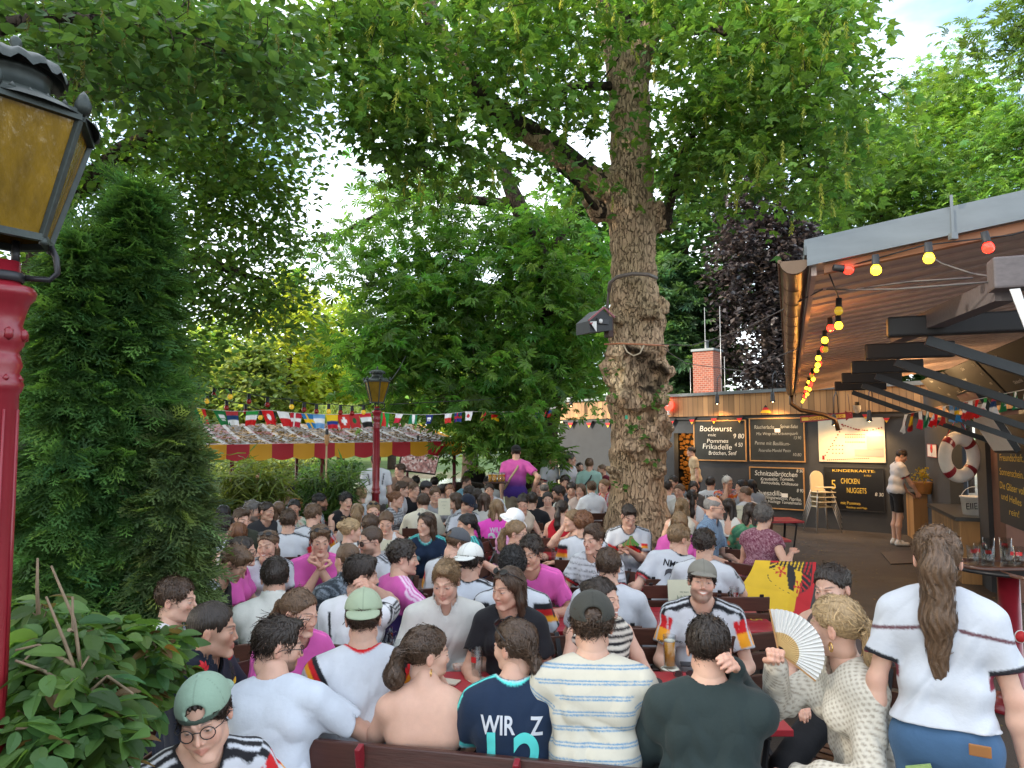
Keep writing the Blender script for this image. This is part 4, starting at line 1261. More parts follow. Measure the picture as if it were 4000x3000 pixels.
blobs=[(2450,-150,700,330,9.5,2.5,3),(1750,60,480,230,8.6,1.6,3),(1500,250,280,260,8.2,1.4,2.0),(1780,470,360,250,8.4,1.3,2.4),(2180,320,380,330,9.0,1.2,2.6),(2800,150,520,260,8.8,1.8,3.2),(3250,230,330,270,8.2,1.5,2.6),(2860,470,330,190,8.8,1.2,1.6),(3150,620,270,210,8.2,1.0,1.5),(2230,640,230,130,8.7,.7,1.0),(2350,760,120,80,8.9,.35,.35),(2720,620,160,260,9.6,.8,.9),(3300,0,330,170,8.0,1.4,1.4),(1350,60,220,190,7.8,1.2,1.0),(1930,250,420,300,11.5,1.6,1.8),(2600,250,500,300,11.8,1.6,2.0),(3050,480,340,260,11.3,1.4,1.5)]
cl=blob_points(blobs,1050,r)
keep=[]
for q in cl:
 t=(q-[0,0,CAMZ]);pxx=2000+FPX*t[0]/t[1];hy=(t[2]/t[1]);yy=1705-hy*FPX
 in_tr=2290<pxx<2640 and t[1]<10.0 and-50<yy<520 and r.random()<.86
 in_tr2=2330<pxx<2620 and t[1]<10.2 and yy>520
 dl_=min(math.hypot(pxx-(ax+(bx-ax)*k/8),yy-(ay+(by-ay)*k/8))for(ax,ay),(bx,by)in zip([(2290,690),(2110,545),(1880,370),(1740,190)],[(2110,545),(1880,370),(1740,190),(1660,0)])for k in range(9))
 in_tr=in_tr or(dl_<120 and t[1]<9.7 and r.random()<.88)
 gap=(1130<pxx<1230 and yy<230)or(3360<pxx and yy<270-(pxx-3400)*.1)
 keep.append(not(in_tr or in_tr2 or gap))
cl=cl[np.array(keep)]
lim=[(L,rs)for L,rs in limbs+top+[big]]
A=lambda*q:np.array(at(*q)[:])
lim+=[([A(2590,900,10),A(2620,780,9.7),A(2660,620,9.4),A(2760,420,9.0),A(2900,250,8.7)],[.07,.055,.05,.04,.025]),([A(2530,110,10),A(2800,120,9.4),A(3100,200,8.8),A(3350,320,8.3)],[.09,.07,.05,.03]),([A(3100,200,8.8),A(3080,450,8.5),A(3180,700,8.2)],[.04,.025,.012]),([A(2420,330,10),A(2250,330,9.5),A(2050,420,9.0)],[.07,.05,.03]),([A(2340,830,10),A(2260,720,9.2),A(2180,660,8.8)],[.05,.03,.02])]
m=grow([(np.array(L)-off,rs)for L,rs in lim],cl-off,.020,.005)
m.build('branches',BARKD,root)
h=r.permutation(len(cl))[:330]
crown('crown',root,[clusters('maple',cl-off,r,23,.52,.165,(.105,.20,.042),.30,.65,light=(.15,.26,.05)),hang('samara',cl[h]-off,r,.30,(.36,.38,.09),2)])
r=np.random.default_rng(102)
root=empty('linden_tree',(-6.2,9.2,0));off=np.array(root.location)
tag(root,'tall dark linden behind the conifer with boughs reaching over the garden','tree')
blobs=[(350,350,560,380,8.2,1.6,4),(900,420,330,330,8.8,1.6,3.2),(700,850,420,330,9.2,1.4,3.4),(980,900,220,260,9.8,1.0,1.8),(620,1230,320,230,9.4,1.0,2.2),(1000,1190,160,120,9.8,.7,.9),(120,800,300,500,9.0,1.5,1.5),(250,-120,700,260,6.5,2,2.2),(640,1420,140,90,9.0,.6,.6),(780,130,380,180,7.0,1.0,1.6),(860,700,420,420,11.5,1.5,2.2),(450,600,500,500,11.5,1.5,2.0)]
cl=blob_points(blobs,900,r)
lim=[([off+[0,0,-.2],off+[.1,0,2.5],A(190,700,9.2),A(330,350,9.2),A(420,-100,9)],[.34,.28,.24,.2,.14]),([A(190,800,9.2),A(480,600,9.0),A(800,430,8.8),A(1050,300,8.6)],[.16,.12,.08,.04]),([A(190,900,9.2),A(500,1000,9.3),A(800,1020,9.5),A(1050,1100,9.7)],[.14,.1,.07,.03]),([A(300,420,9.2),A(620,250,8),A(900,120,7)],[.12,.08,.03])]
grow([(np.array(L)-off,rs)for L,rs in lim],cl-off,.020,.005).build('trunk',BARKD,root)
h=r.permutation(len(cl))[:240]
crown('crown',root,[clusters('linden',cl-off,r,34,.55,.105,(.105,.20,.045),.35,.65,light=(.15,.25,.055)),hang('samara',cl[h]-off,r,.20,(.20,.22,.06),2)])
r=np.random.default_rng(103)
root=empty('overhanging_bough',(-3.6,3.0,0));off=np.array(root.location)
tag(root,'leafy bough hanging over the red lamp in the upper left','tree')
blobs=[(350,130,420,110,3.3,.5,2.4),(900,200,330,110,3.6,.5,2.4),(1080,330,120,130,3.7,.4,.8),(120,330,150,120,2.9,.2,.35),(700,30,500,110,3.4,.5,2),(560,400,190,90,3.6,.3,.7)]
cl=blob_points(blobs,165,r)
lim=[([off+[0,0,-.1],off+[0,.1,2.2],A(-500,200,3.0),A(200,60,3.2),A(640,120,3.4),A(1080,260,3.7)],[.09,.075,.05,.03,.018,.007])]
grow([(np.array(L)-off,rs)for L,rs in lim],cl-off,.008,.003).build('trunk',BARKD,root)
crown('crown',root,[clusters('linden',cl-off,r,18,.22,.07,(.075,.145,.042),.3,.6),hang('samara',cl[:70]-off,r,.09,(.15,.15,.05),2)])
r=np.random.default_rng(104)
base=A(2085,1960,16.2);root=empty('chestnut_tree',(base[0],16.2,0));off=np.array(root.location)
tag(root,'broad chestnut with hand-shaped leaves and a dark leaning trunk','tree')
blobs=[(1620,1250,260,190,14.5,1.2,3),(1900,1150,300,230,14.8,1.4,3.4),(2180,1120,220,230,15.2,1.2,2.4),(1540,1370,200,110,14.0,.9,1.5),(1800,1480,260,150,14.3,1.1,2.4),(2060,1560,220,170,14.8,1.0,2.4),(2220,1420,160,200,15.5,.9,1.8),(2090,1780,130,130,14.6,.7,1.2),(1480,880,300,130,15.6,1.6,1.5),(1280,1000,150,90,15.2,1,.55),(1950,880,300,160,15.5,1.5,2.0),(1960,1660,110,80,14.3,.6,.6),(1700,1080,220,120,15.2,1,1.2),(1650,700,330,120,16,1.4,.8)]
cl=blob_points(blobs,640,r);cl=cl+r.normal(0,.28,cl.shape)
keep=[]
for q in cl:
 t=(q-[0,0,CAMZ]);pxx=2000+FPX*t[0]/t[1];yy=1705-t[2]/t[1]*FPX
 keep.append(not(1040<pxx<1300 and 520<yy<900)and not(pxx>2130 and yy>1500))
cl=cl[np.array(keep)]
lim=[([off+[0,0,-.3],A(2110,1700,16.2),A(2140,1400,16),A(2150,1130,15.8),A(2080,960,15.6),A(2010,800,15.4),A(1960,600,15.4)],[.52,.42,.36,.32,.27,.2,.1]),([A(2140,1400,16),A(1850,1330,15),A(1560,1400,14.2)],[.16,.1,.04]),([A(2150,1150,15.8),A(1900,1120,15),A(1600,1180,14.6)],[.15,.1,.04]),([A(2150,1000,15.8),A(2260,800,15.8)],[.14,.06]),([A(2010,800,15.4),A(1650,760,15.6),A(1300,930,15.4)],[.12,.08,.03]),([A(2085,1900,16.2),A(1820,1900,15.5),A(1600,1950,15)],[.2,.15,.09])]
grow([(np.array(L)-off,rs)for L,rs in lim],cl-off,.026,.008).build('trunk',BARKD,root)
crown('crown',root,[clusters('chestnut',cl-off,r,15,.64,.34,(.115,.225,.045),.42,.75,light=(.10,.25,.045))])
def far_tree(px,pyt,Y,w,base,label,r,n=150,per=26,size=.62,kind='kite',trunkw=.35,bot=1690,name='park_tree',m=None,group='trees beyond the lake',hgt=None,dens=1.0):
 g=at(px,1800,Y);root=empty(name,(g.x,Y,.2));off=np.array(root.location)
 tag(root,label,'tree',group)
 top_=at(px,pyt,Y).z-.2;bz=at(px,bot,Y).z-.2
 wr=w*Y/FPX
 v=r.normal(size=(n,3));v/=nrm(v)[:,None];v*=(r.random(n)**.28)[:,None]
 k=1-.35*np.clip(v[:,2],0,1)
 cl=np.stack([v[:,0]*wr*k,v[:,1]*wr*.7,bz+(top_-bz)*(v[:,2]*.5+.5)],1)
 cl+=r.normal(0,wr*.06,cl.shape)
 h=top_
 grow([([V3(0,0,-1.4),V3(.1,0,h*.35),V3(-.1,.1,h*.7),V3(0,0,h*.92)],[trunkw,trunkw*.8,trunkw*.5,trunkw*.15])],cl[:int(n*.5)],.05,.012,4).build('trunk',BARKD,root)
 crown('crown',root,[clusters(kind,cl,r,per,wr*.26,size,base,.3,.6,.2,.22)],m or LEAFFAR)
 return root
r=np.random.default_rng(105)
YG=(.30,.40,.08);YG2=(.24,.34,.09);YG3=(.36,.42,.07)
for a in[(1120,1040,62,190,YG3,'sunlit yellow-green park tree rising highest beyond the lake'),(860,1180,66,210,YG2,'mid green park tree beyond the lake behind the linden boughs'),(1330,1120,72,180,YG,'pale green park tree beyond the lake left of the far lantern'),(980,1330,58,150,(.18,.24,.07),'rounded grey-green park tree by the far shore over the tent'),(1530,1240,64,150,YG,'light park tree beyond the lake right of the far lantern'),(680,1330,60,170,YG2,'shaded park tree beyond the lake beside the conifer'),(1230,1350,66,120,YG3,'low yellow park tree beyond the lake above the bunting')]:
 far_tree(a[0],a[1],a[2],a[3],a[4],a[5],r,n=190,bot=1720,trunkw=.4)
for px,Y in((1000,84),(1500,90),(600,88),(1250,95),(1900,86)):
 far_tree(px,1330,Y,230,(.14,.20,.06),{1000:'tall tree at the back of the park above the tent middle',1500:'tall tree at the back of the park behind the chestnut',600:'tall tree at the back of the park behind the conifer',1250:'tall tree at the back of the park left of the lantern',1900:'tall tree at the back of the park hidden by the chestnut'}[px],r,n=150,bot=1740,size=.9)
for px,Y,lb in((-500,60,'park tree by the lake outside the left edge'),(-100,66,'park tree across the lake hidden by the near lamp'),(330,62,'park tree across the lake hidden by the thujas')):far_tree(px,1150,Y,240,YG2,lb,r,n=120,bot=1740,size=.8)
g=at(1330,1700,56);root=empty('willow_tree',(g.x,56,0));tag(root,'weeping willow with trailing pale strands on the far shore','tree')
cl=[]
for i in range(150):
 a_=r.uniform(0,6.28);rr=r.uniform(.8,2.3);z1=4.6-.32*(rr-1)**2-r.uniform(0,.5)
 for k in range(9):cl.append((math.cos(a_)*rr*(1+.03*k),math.sin(a_)*rr,z1-k*.34))
cl=np.array(cl)
N=len(cl)*7;cc=np.repeat(cl,7,0)+r.normal(0,.10,(N,3))
crown('crown',root,[scatter('blade',cc,r.normal(size=(N,3)),np.array([0,0,-1.0])+r.normal(0,.25,(N,3)),r.uniform(.4,.65,N)*1.2,colvar((.21,.28,.09),N,r,.2))],LEAFFAR)
grow([([V3(0,0,-1.3),V3(.1,0,2.5),V3(0,0,4.2)],[.3,.25,.1])],cl[::60],.05,.02,4).build('trunk',BARKD,root)
far_tree(1835,1420,52,160,(.16,.23,.05),'park tree with a thick buttressed trunk by the parked car',r,n=90,bot=1765,trunkw=.62,size=.5)
def shrub(px,Y,w,hgt,base,label,r,n=60,kind='kite',size=.3,z=-.9,name='shrub',group='shrubs along the far shore',per=22):
 g=at(px,1800,Y);root=empty(name,(g.x,Y,z));tag(root,label,'shrub',group)
 v=r.normal(size=(n,3));v/=nrm(v)[:,None];v*=(r.random(n)**.3)[:,None]
 cl=np.stack([v[:,0]*w,v[:,1]*w*.6,hgt*(.5+.5*v[:,2])],1)
 grow([([V3(0,0,-.2),V3(0,0,hgt*.6)],[.06,.02])],cl[:20],.02,.008,4).build('stem',BARKD,root)
 crown('foliage',root,[clusters(kind,cl,r,per,w*.35,size,base,.3,.8)],LEAFFAR)
for px,Y,w,hg,c_,lb in[(1010,47,2.6,1.9,(.14,.18,.06),'tall pale reeds on the far shore under the tent'),(1130,49,2.4,1.7,(.17,.20,.07),'sunlit reed bed on the far shore beside the tent post'),(1280,46,2.0,1.6,(.06,.12,.04),'dark shrub on the far shore left of the far lamp'),(870,50,2.5,1.5,(.10,.15,.06),'low shrub on the far shore by the two walkers')]:
 shrub(px,Y,w,hg,c_,lb,r)
shrub(1400,19.6,1.3,1.5,(.040,.10,.025),'dark leafy bush at the water edge behind the far lamp',r,n=70,size=.22,group='bushes by the water')
shrub(1250,20.5,1.1,1.2,(.05,.13,.03),'bright green bush at the water edge behind the torch',r,n=60,size=.2,group='bushes by the water')
r=np.random.default_rng(106)
for a in[(2700,560,27,260,(.07,.145,.05),'dark green tree behind the hut right of the big trunk','linden',.34),(2640,1000,24,190,(.075,.15,.06),'chestnut with big pale leaves behind the hut chimney','chestnut',.55),(3330,480,33,250,(.06,.13,.04),'dark tree behind the kitchen roof','linden',.38),(2250,700,30,300,(.085,.18,.04),'tree behind the chestnut and the hut','linden',.4),(3650,760,26,330,(.05,.115,.034),'deep green tree low behind the zinc roof edge','linden',.34)]:
 far_tree(a[0],a[1],a[2],a[3],a[4],a[5],r,n=240,per=34,size=a[7],kind=a[6],bot=1640,name='tree',m=LEAF,group='trees behind the hut',trunkw=.3)
for a in[(3000,640,22.5,210,(.066,.054,.052),'copper beech with dull purple leaves behind the hut'),(3140,860,24,150,(.08,.066,.062),'second purple beech nearer the kitchen gutter')]:
 far_tree(a[0],a[1],a[2],a[3],a[4],a[5],r,n=300,per=46,size=.20,kind='kite',bot=1560,name='copper_beech',m=leaf_mat('beech_leaf',.15,.4,(1.2,.9,1)),group='copper beeches behind the hut',trunkw=.25)
def fan_tree(px,pyt,Y,w,bot,base,label,r,n):
 g=at(px,1800,Y);root=empty('robinia_tree',(g.x,Y,0));off=np.array(root.location);tag(root,label,'tree','light green trees over the kitchen roof')
 top_,bz,wr=at(px,pyt,Y).z,at(px,bot,Y).z,w*Y/FPX
 v=r.normal(size=(n,3));v/=nrm(v)[:,None];v*=(r.random(n)**.25)[:,None]
 cl=np.stack([v[:,0]*wr*(1-.45*np.clip(v[:,2],-.2,1)),v[:,1]*wr*.8,bz+(top_-bz)*(v[:,2]*.5+.5)],1)+r.normal(0,.35,(n,3))
 grow([([V3(0,0,-.3),V3(.2,0,top_*.5),V3(0,0,top_*.95)],[.35,.25,.06])],cl[:n//2],.05,.012,4).build('trunk',BARKD,root)
 N=n*42;cc=np.repeat(cl,42,0)+r.normal(0,1,(N,3))*[.55,.55,.22];d=cc-np.repeat(cl,42,0)
 crown('crown',root,[scatter('chestnut',cc,r.normal(0,.45,(N,3))+[0,0,1],d+[0,0,-.15],r.uniform(.24,.42,N),colvar(base,N,r,.22)*np.repeat(np.clip(r.normal(1,.22,n),.55,1.6),42)[:,None])],LEAF)
fan_tree(3760,230,27,260,900,(.17,.29,.05),'tall feathery light green tree over the kitchen roof',r,170)
fan_tree(3480,560,25,190,900,(.12,.22,.045),'lower feathery tree left of the tallest light green one',r,90)
fan_tree(4080,420,22,200,900,(.12,.23,.05),'feathery tree cut off by the right edge of the photo',r,80)
fan_tree(4290,-60,16,250,230,(.10,.17,.035),'tip of a light green crown in the upper right corner',r,40)
r=np.random.default_rng(120)
for X,Y_,hh_,lb in((-15,3,15,'unseen shade tree added outside the left edge beside the lamp'),(-17,10.5,16,'unseen shade tree added outside the left edge behind the linden'),(-13,-4,14,'unseen shade tree added behind the viewer on the left')):  # out-of-view trees added only to keep the low sun off the crowd
 root=empty('added_shade_tree',(X,Y_,0));tag(root,lb,'tree','unseen trees added to block the sun');n=220
 v=r.normal(size=(n,3));v/=nrm(v)[:,None];v*=(r.random(n)**.4)[:,None];cl=v*[4.6,4.6,hh_*.42]+[0,0,hh_*.58]
 grow([([V3(0,0,-.3),V3(.1,0,hh_*.4),V3(0,0,hh_*.9)],[.35,.28,.08])],cl[:90],.05,.012,4).build('trunk',BARKD,root);crown('crown',root,[clusters('linden',cl,r,26,1.1,.42,(.066,.145,.036),.3,.5)])
def thuja(px,pyt,Y,w,label,r,n,base=(.085,.18,.055),skew=0.0):
 g=at(px,2600,Y);root=empty('thuja_tree',(g.x,Y,0));tag(root,label,'conifer')
 H=at(px,pyt,Y).z;wr=w*Y/FPX
 z=r.random(n)**.85*(H-.35)+.35
 prof=wr*np.clip(np.sin(np.pi*np.clip((z/H)*.62+.36,0,1))**.75,.05,1)*(1+.13*np.sin(z*7+px)+.10*np.sin(z*17))
 a_=r.uniform(0,2*np.pi,n);
 lob=1+.16*np.sin(a_*5+z*4)
 rr=prof*lob*(r.uniform(.55,1.0,n)**.6)
 o=np.stack([np.cos(a_),np.sin(a_),0*a_],1)
 pos=o*rr[:,None];pos[:,2]=z;pos[:,0]+=skew*z
 dr=o+r.normal(0,.35,(n,3))+np.array([0,0,.15])
 nor=np.array([0,0,1.0])+o*.35+r.normal(0,.45,(n,3))
 col=colvar(base,n,r,.25,.10)*np.repeat(1+.0*z,1)[:,None].astype(F)
 lt=r.random(n)<.18;col[lt]*=np.array([1.9,1.7,1.4],F)
 crown('foliage',root,[scatter('thuja',pos-o*.06,nor,dr,r.uniform(.15,.27,n),col)],LEAF)
 m=MB();m.tube([(0,0,-.1),(skew*H*.5,0,H*.5),(skew*H,0,H*.94)],[.09,.06,.015],8)
 for i in range(70):
  zz=.4+(H-.8)*i/70;aa=i*2.4;L=wr*.7*math.sin(math.pi*min(zz/H*.62+.36,1))**.75
  m.tube([(skew*zz,0,zz),(skew*zz+math.cos(aa)*L*.5,math.sin(aa)*L*.5,zz+.12),(skew*zz+math.cos(aa)*L,math.sin(aa)*L,zz+.30)],[.014,.009,.004],4,cap=False)
 m.build('trunk',BARKD,root)
r=np.random.default_rng(107)
thuja(470,735,4.3,195,'tall dark green thuja filling the left behind the red lamp post',r,6200)
thuja(240,900,4.1,190,'thuja standing between the tall one and the red lamp post',r,4200)
thuja(650,1640,4.2,140,'low right-hand thuja with brownish sprays beside the first tables',r,2600,(.11,.17,.07))
r=np.random.default_rng(108)
root=empty('hydrangea_bush',(-1.05,2.2,0));tag(root,'broad-leaved hydrangea with bare twigs at the foot of the lamp post','shrub');off=np.array(root.location)
cl=blob_points([(230,2700,230,240,2.15,.25,3),(470,2540,170,130,2.65,.2,1.6),(640,2560,90,120,2.95,.15,.8),(500,2700,90,110,2.75,.12,.7),(180,2480,130,130,2.35,.2,.8),(350,2900,150,130,2.0,.12,1.3),(120,2950,150,150,1.9,.15,.8)],270,r)
N=len(cl)*7
o=r.normal(size=(N,3))*[1,1,.25];o/=nrm(o)[:,None]
pos=np.repeat(cl,7,0)+o*.03-off
col=colvar((.085,.165,.045),N,r,.25,.12);brown=r.random(N)<.07;col[brown]=colvar((.13,.085,.04),int(brown.sum()),r,.3)
crown('foliage',root,[scatter('ovate',pos,np.array([0,0,1.0])+r.normal(0,.38,(N,3))+o*.25,o,r.uniform(.05,.11,N),col)])
g=V3(.1,.1,0)
st=grow([([g,g+[-.25,0,.6]],[.02,.012]),([g+[.1,.1,0],g+[.3,.2,.6]],[.02,.012]),([g+[.2,-.1,0],g+[.2,-.1,.5]],[.02,.012])],cl[::2]-off,.009,.004,5)
bare=[[(330,2720,2.0),(250,2500,2.0),(180,2330,2.0)],[(330,2720,2.0),(290,2420,2.05),(200,2210,2.05)],[(330,2720,2.0),(170,2620,1.95),(60,2580,1.9)],[(290,2600,2.0),(150,2520,2.0),(60,2540,1.95)],[(300,2640,2.0),(350,2560,2.0)],[(270,2460,2.0),(285,2470,2.02),(283,2330,2.03)],[(330,2720,2.0),(420,2640,2.05),(520,2710,2.0)],[(150,2400,2.05),(145,2300,2.05),(147,2180,2.05)]]
for b in bare:st.tube([Vector(at(*q))-Vector(off)for q in b],[.006,.0045,.003][:len(b)]if len(b)==3 else[.004,.003],6)
st.build('stems',mat('twig',(.20,.145,.09),rough=.8,var=.3,scale=20),root)
def bamboo(px,py,Y,w,hgt,label,r,base=(.15,.19,.045)):
 g=at(px,py,Y);root=empty('bamboo_plant',(g.x,Y,0));tag(root,label,'potted plant','potted bamboos')
 m=MB();m.box((0,0,.25),(w*1.6,.5,.5),bev=.01);m.build('planter',MAT['planter'],root)
 st=MB();n=26;ends=[]
 for i in range(n):
  a_=r.uniform(0,6.28);l=r.uniform(.2,1)*w;x=r.uniform(-w*.6,w*.6)
  p2=V3(x+math.cos(a_)*l*.5,math.sin(a_)*l*.3,hgt*r.uniform(.7,1));
  st.tube([(x,0,.45),(x+math.cos(a_)*l*.15,0,.45+(p2[2]-.45)*.6),p2],[.007,.005,.003],4,cap=False)
  for k in range(9):t=r.uniform(.25,1);ends.append(V3(x,0,.45)*(1-t)+p2*t+r.normal(0,.06,3))
 st.build('canes',mat('cane',(.20,.19,.06),var=.2),root)
 cl=np.array(ends);N=len(cl)*16;cc=np.repeat(cl,16,0)+r.normal(0,.09,(N,3))
 crown('foliage',root,[scatter('blade',cc,r.normal(size=(N,3))*.6+[0,0,1],r.normal(size=(N,3))+[0,0,-.5],r.uniform(.13,.24,N)*1.5,colvar(base,N,r,.28))])
MAT={}
MAT['planter']=mat('weathered_planter',(.10,.085,.07),rough=.85,var=.3)
bamboo(960,2000,10.3,.62,1.62,'bushy yellow-green bamboo in a planter left before the tent',r)
bamboo(1285,2000,10.6,.50,1.45,'greener bamboo in a planter below the torch',r,(.085,.15,.04))
bamboo(1130,2000,12.5,.5,1.3,'low bamboo in a planter between the two bigger ones',r,(.11,.17,.05))
r=np.random.default_rng(131);N=2600;xx=r.uniform(-3,9,N);yy=r.uniform(1.5,15,N);P=np.stack([xx,yy,np.full(N,.006)],1)
lf=link('leaf_litter',np_mesh('leaf_litter',*scatter('kite',P,r.normal(0,.2,(N,3))+[0,0,1],r.normal(size=(N,3)),r.uniform(.012,.045,N),colvar((.20,.15,.08),N,r,.4)),smooth=False),LEAFFAR);tag(lf,kind='stuff')
M=MAT
M['anth']=mat('anthracite_render',(.040,.043,.048),rough=.8,var=.12,scale=5,bump=.1)
M['black']=mat('black_paint',(.014,.014,.015),rough=.5,var=.1)
M['steel']=mat('black_steel',(.03,.03,.033),rough=.4,var=.1,metal=.4)
M['zinc']=mat('zinc_sheet',(.16,.18,.19),rough=.45,var=.16,scale=3,metal=.35,stretch=(1,1,4))
M['copper']=mat('weathered_copper_zinc',(.15,.095,.06),rough=.35,var=.25,scale=6,metal=.7)
M['redp']=mat('red_gloss_paint',(.22,.011,.020),rough=.33,var=.12,scale=6,bump=.06,bscale=60,coat=.2)
M['redtable']=mat('red_table_paint',(.33,.020,.030),rough=.38,var=.14,scale=5,bump=.05)
M['brown']=mat('dark_brown_wood',(.070,.026,.016),rough=.45,var=.35,scale=9,stretch=(.6,9,9),bump=.12,bscale=25)
M['bench']=mat('bench_brown_lacquer',(.055,.018,.013),rough=.38,var=.3,scale=7,stretch=(.7,8,8),bump=.10,bscale=22)
M['lightwood']=mat('light_varnished_wood',(.40,.21,.075),rough=.5,var=.25,scale=8)
M['cream']=mat('cream_plastic',(.62,.52,.34),rough=.4,var=.05)
M['alu']=mat('grey_tube',(.42,.41,.39),rough=.35,var=.05,metal=.6)
M['white']=mat('white_paint',(.72,.70,.66),rough=.55,var=.06)
M['board']=mat('chalkboard',(.016,.019,.018),rough=.75,var=.35,scale=3)
M['chalk']=mat('chalk',(.62,.62,.58),rough=.9,var=.2,scale=60)
M['yellowtxt']=mat('yellow_print',(.72,.50,.07),rough=.6,var=.05)
M['blacktxt']=mat('black_print',(.02,.02,.02),rough=.6,var=0)
M['redtxt']=mat('dark_red_print',(.28,.015,.02),rough=.6,var=0)
M['brick']=None
M['amber']=mat('amber_glass',(.20,.115,.006),rough=.16,var=.55,scale=14,stretch=(1,1,.22),bump=.6,bscale=35,spec=.6)
M['lampmetal']=mat('verdigris_metal',(.045,.055,.05),rough=.5,var=.4,scale=10,metal=.5,bump=.2,bscale=30)
def plank_mat(name,c1,c2,w,axis=0,rough=.6):
 """boards side by side along one axis, knots and grain"""
 m=bpy.data.materials.new(name);m.use_nodes=True;t=NT(m)
 b=t.n('ShaderNodeBsdfPrincipled',i_Roughness=rough)
 tc=t.n('ShaderNodeTexCoord');sx=t.n('ShaderNodeSeparateXYZ');t.l(tc.outputs['Object'],sx.inputs[0])
 dv=t.n('ShaderNodeMath',operation='DIVIDE',i_1=w);t.l(sx.outputs[axis],dv.inputs[0])
 fl=t.n('ShaderNodeMath',operation='FLOOR');t.l(dv.outputs[0],fl.inputs[0]);fr=t.n('ShaderNodeMath',operation='FRACT');t.l(dv.outputs[0],fr.inputs[0])
 wn=t.n('ShaderNodeTexWhiteNoise',noise_dimensions='1D');t.l(fl.outputs[0],wn.inputs['W'])
 mp=t.n('ShaderNodeMapping');sc=[14,14,14];sc[2 if axis!=2 else 0]=1.2;mp.inputs['Scale'].default_value=sc;t.l(tc.outputs['Object'],mp.inputs[0])
 ad=t.n('ShaderNodeVectorMath',operation='ADD');t.l(mp.outputs[0],ad.inputs[0]);t.l(wn.outputs['Color'],ad.inputs[1])
 nz=t.n('ShaderNodeTexNoise',i_Scale=1.0,i_Detail=6,i_Distortion=1.0);t.l(ad.outputs[0],nz.inputs[0])
 mx=t.n('ShaderNodeMix',data_type='RGBA');t.l(nz.outputs[0],mx.inputs[0]);mx.inputs[6].default_value=(*c1,1);mx.inputs[7].default_value=(*c2,1)
 mr=t.n('ShaderNodeMapRange');mr.inputs[3].default_value=.65;mr.inputs[4].default_value=1.3;t.l(wn.outputs[0],mr.inputs[0])
 m2=t.n('ShaderNodeMix',data_type='RGBA',blend_type='MULTIPLY');m2.inputs[0].default_value=1;t.l(mx.outputs[2],m2.inputs[6]);t.l(mr.outputs[0],m2.inputs[7])
 gp=t.n('ShaderNodeMath',operation='GREATER_THAN',i_1=.94);t.l(fr.outputs[0],gp.inputs[0])
 m3=t.n('ShaderNodeMix',data_type='RGBA');t.l(gp.outputs[0],m3.inputs[0]);t.l(m2.outputs[2],m3.inputs[6]);m3.inputs[7].default_value=(.02,.012,.008,1)
 t.l(m3.outputs[2],b.inputs['Base Color']);t.l(b.outputs[0],t.out.inputs[0]);return m
M['fascia']=plank_mat('larch_boards',(.46,.25,.10),(.26,.13,.05),.135)
M['panel']=plank_mat('counter_boards',(.40,.22,.08),(.22,.11,.04),.11)
M['soffit']=mat('mauve_brown_boards',(.56,.44,.39),rough=.7,var=.18,scale=6,stretch=(1,6,1))
def brick_mat():
 m=bpy.data.materials.new('red_brick');m.use_nodes=True;t=NT(m);b=t.n('ShaderNodeBsdfPrincipled',i_Roughness=.9)
 tc=t.n('ShaderNodeTexCoord');sx=t.n('ShaderNodeSeparateXYZ');t.l(tc.outputs['Object'],sx.inputs[0]);ad=t.n('ShaderNodeMath',operation='ADD');t.l(sx.outputs[0],ad.inputs[0]);t.l(sx.outputs[1],ad.inputs[1])
 cx=t.n('ShaderNodeCombineXYZ');t.l(ad.outputs[0],cx.inputs[0]);t.l(sx.outputs[2],cx.inputs[1])
 br=t.n('ShaderNodeTexBrick',i_Scale=4.2);br.inputs['Color1'].default_value=(.30,.082,.045,1);br.inputs['Color2'].default_value=(.20,.055,.034,1);br.inputs['Mortar'].default_value=(.32,.26,.21,1);br.inputs['Mortar Size'].default_value=.018
 t.l(cx.outputs[0],br.inputs[0]);t.l(br.outputs[0],b.inputs['Base Color']);t.l(b.outputs[0],t.out.inputs[0]);return m
M['brick']=brick_mat()
class Plane:
 def __init__(s,p,right):
  s.p=Vector(p);s.e=Vector(right).normalized();s.z=Vector((0,0,1));s.n=s.e.cross(s.z).normalized()
  if s.n.y>0 and abs(s.n.y)>.2:s.n=-s.n
 def hit(s,px,py,off=0.0):
  d=Vector(ray(px,py));o=Vector((0,0,CAMZ));pp=s.p+s.n*off
  t=(pp-o).dot(s.n)/d.dot(s.n);return o+d*t
 def uv(s,px,py,off=0.0):
  h=s.hit(px,py,off)-s.p;return h.dot(s.e),h.z
 def pt(s,u,z,off=0.0):
  q=s.p+s.e*u+s.n*off;q.z=z;return q
 def rotz(s):return math.atan2(s.e.y,s.e.x)
def tbuild(strings,name,m,parent,frame,thick=.003,off=.0):
 """lettering as one flat mesh: strings = [(text, u, v, size, angle, xscale, shear)] in frame (origin, e, up, n)"""
 o,e,up,n=frame
 mbm=bmesh.new();VV,FF,k=[],[],0
 for s,u,v_,size,ang,xs,sh in strings:
  V,T=text_mesh(s,size,cuts=0)
  if len(V)==0:continue
  x=V[:,0]*xs+V[:,1]*sh;y=V[:,1];ca,sa=math.cos(R(ang)),math.sin(R(ang))
  X,Yv=x*ca-y*sa+u,x*sa+y*ca+v_
  VV.append(np.array(o)[None]+X[:,None]*np.array(e)[None]+Yv[:,None]*np.array(up)[None]+np.array(n)[None]*(thick+off));FF.append(T+k);k+=len(V)
 mbm.free()
 if not VV:return None
 return link(name,np_mesh(name,np.concatenate(VV),np.concatenate(FF),smooth=False),m,parent)
HUT=Plane((8.17,15.57,0),(1.25,-1,0))
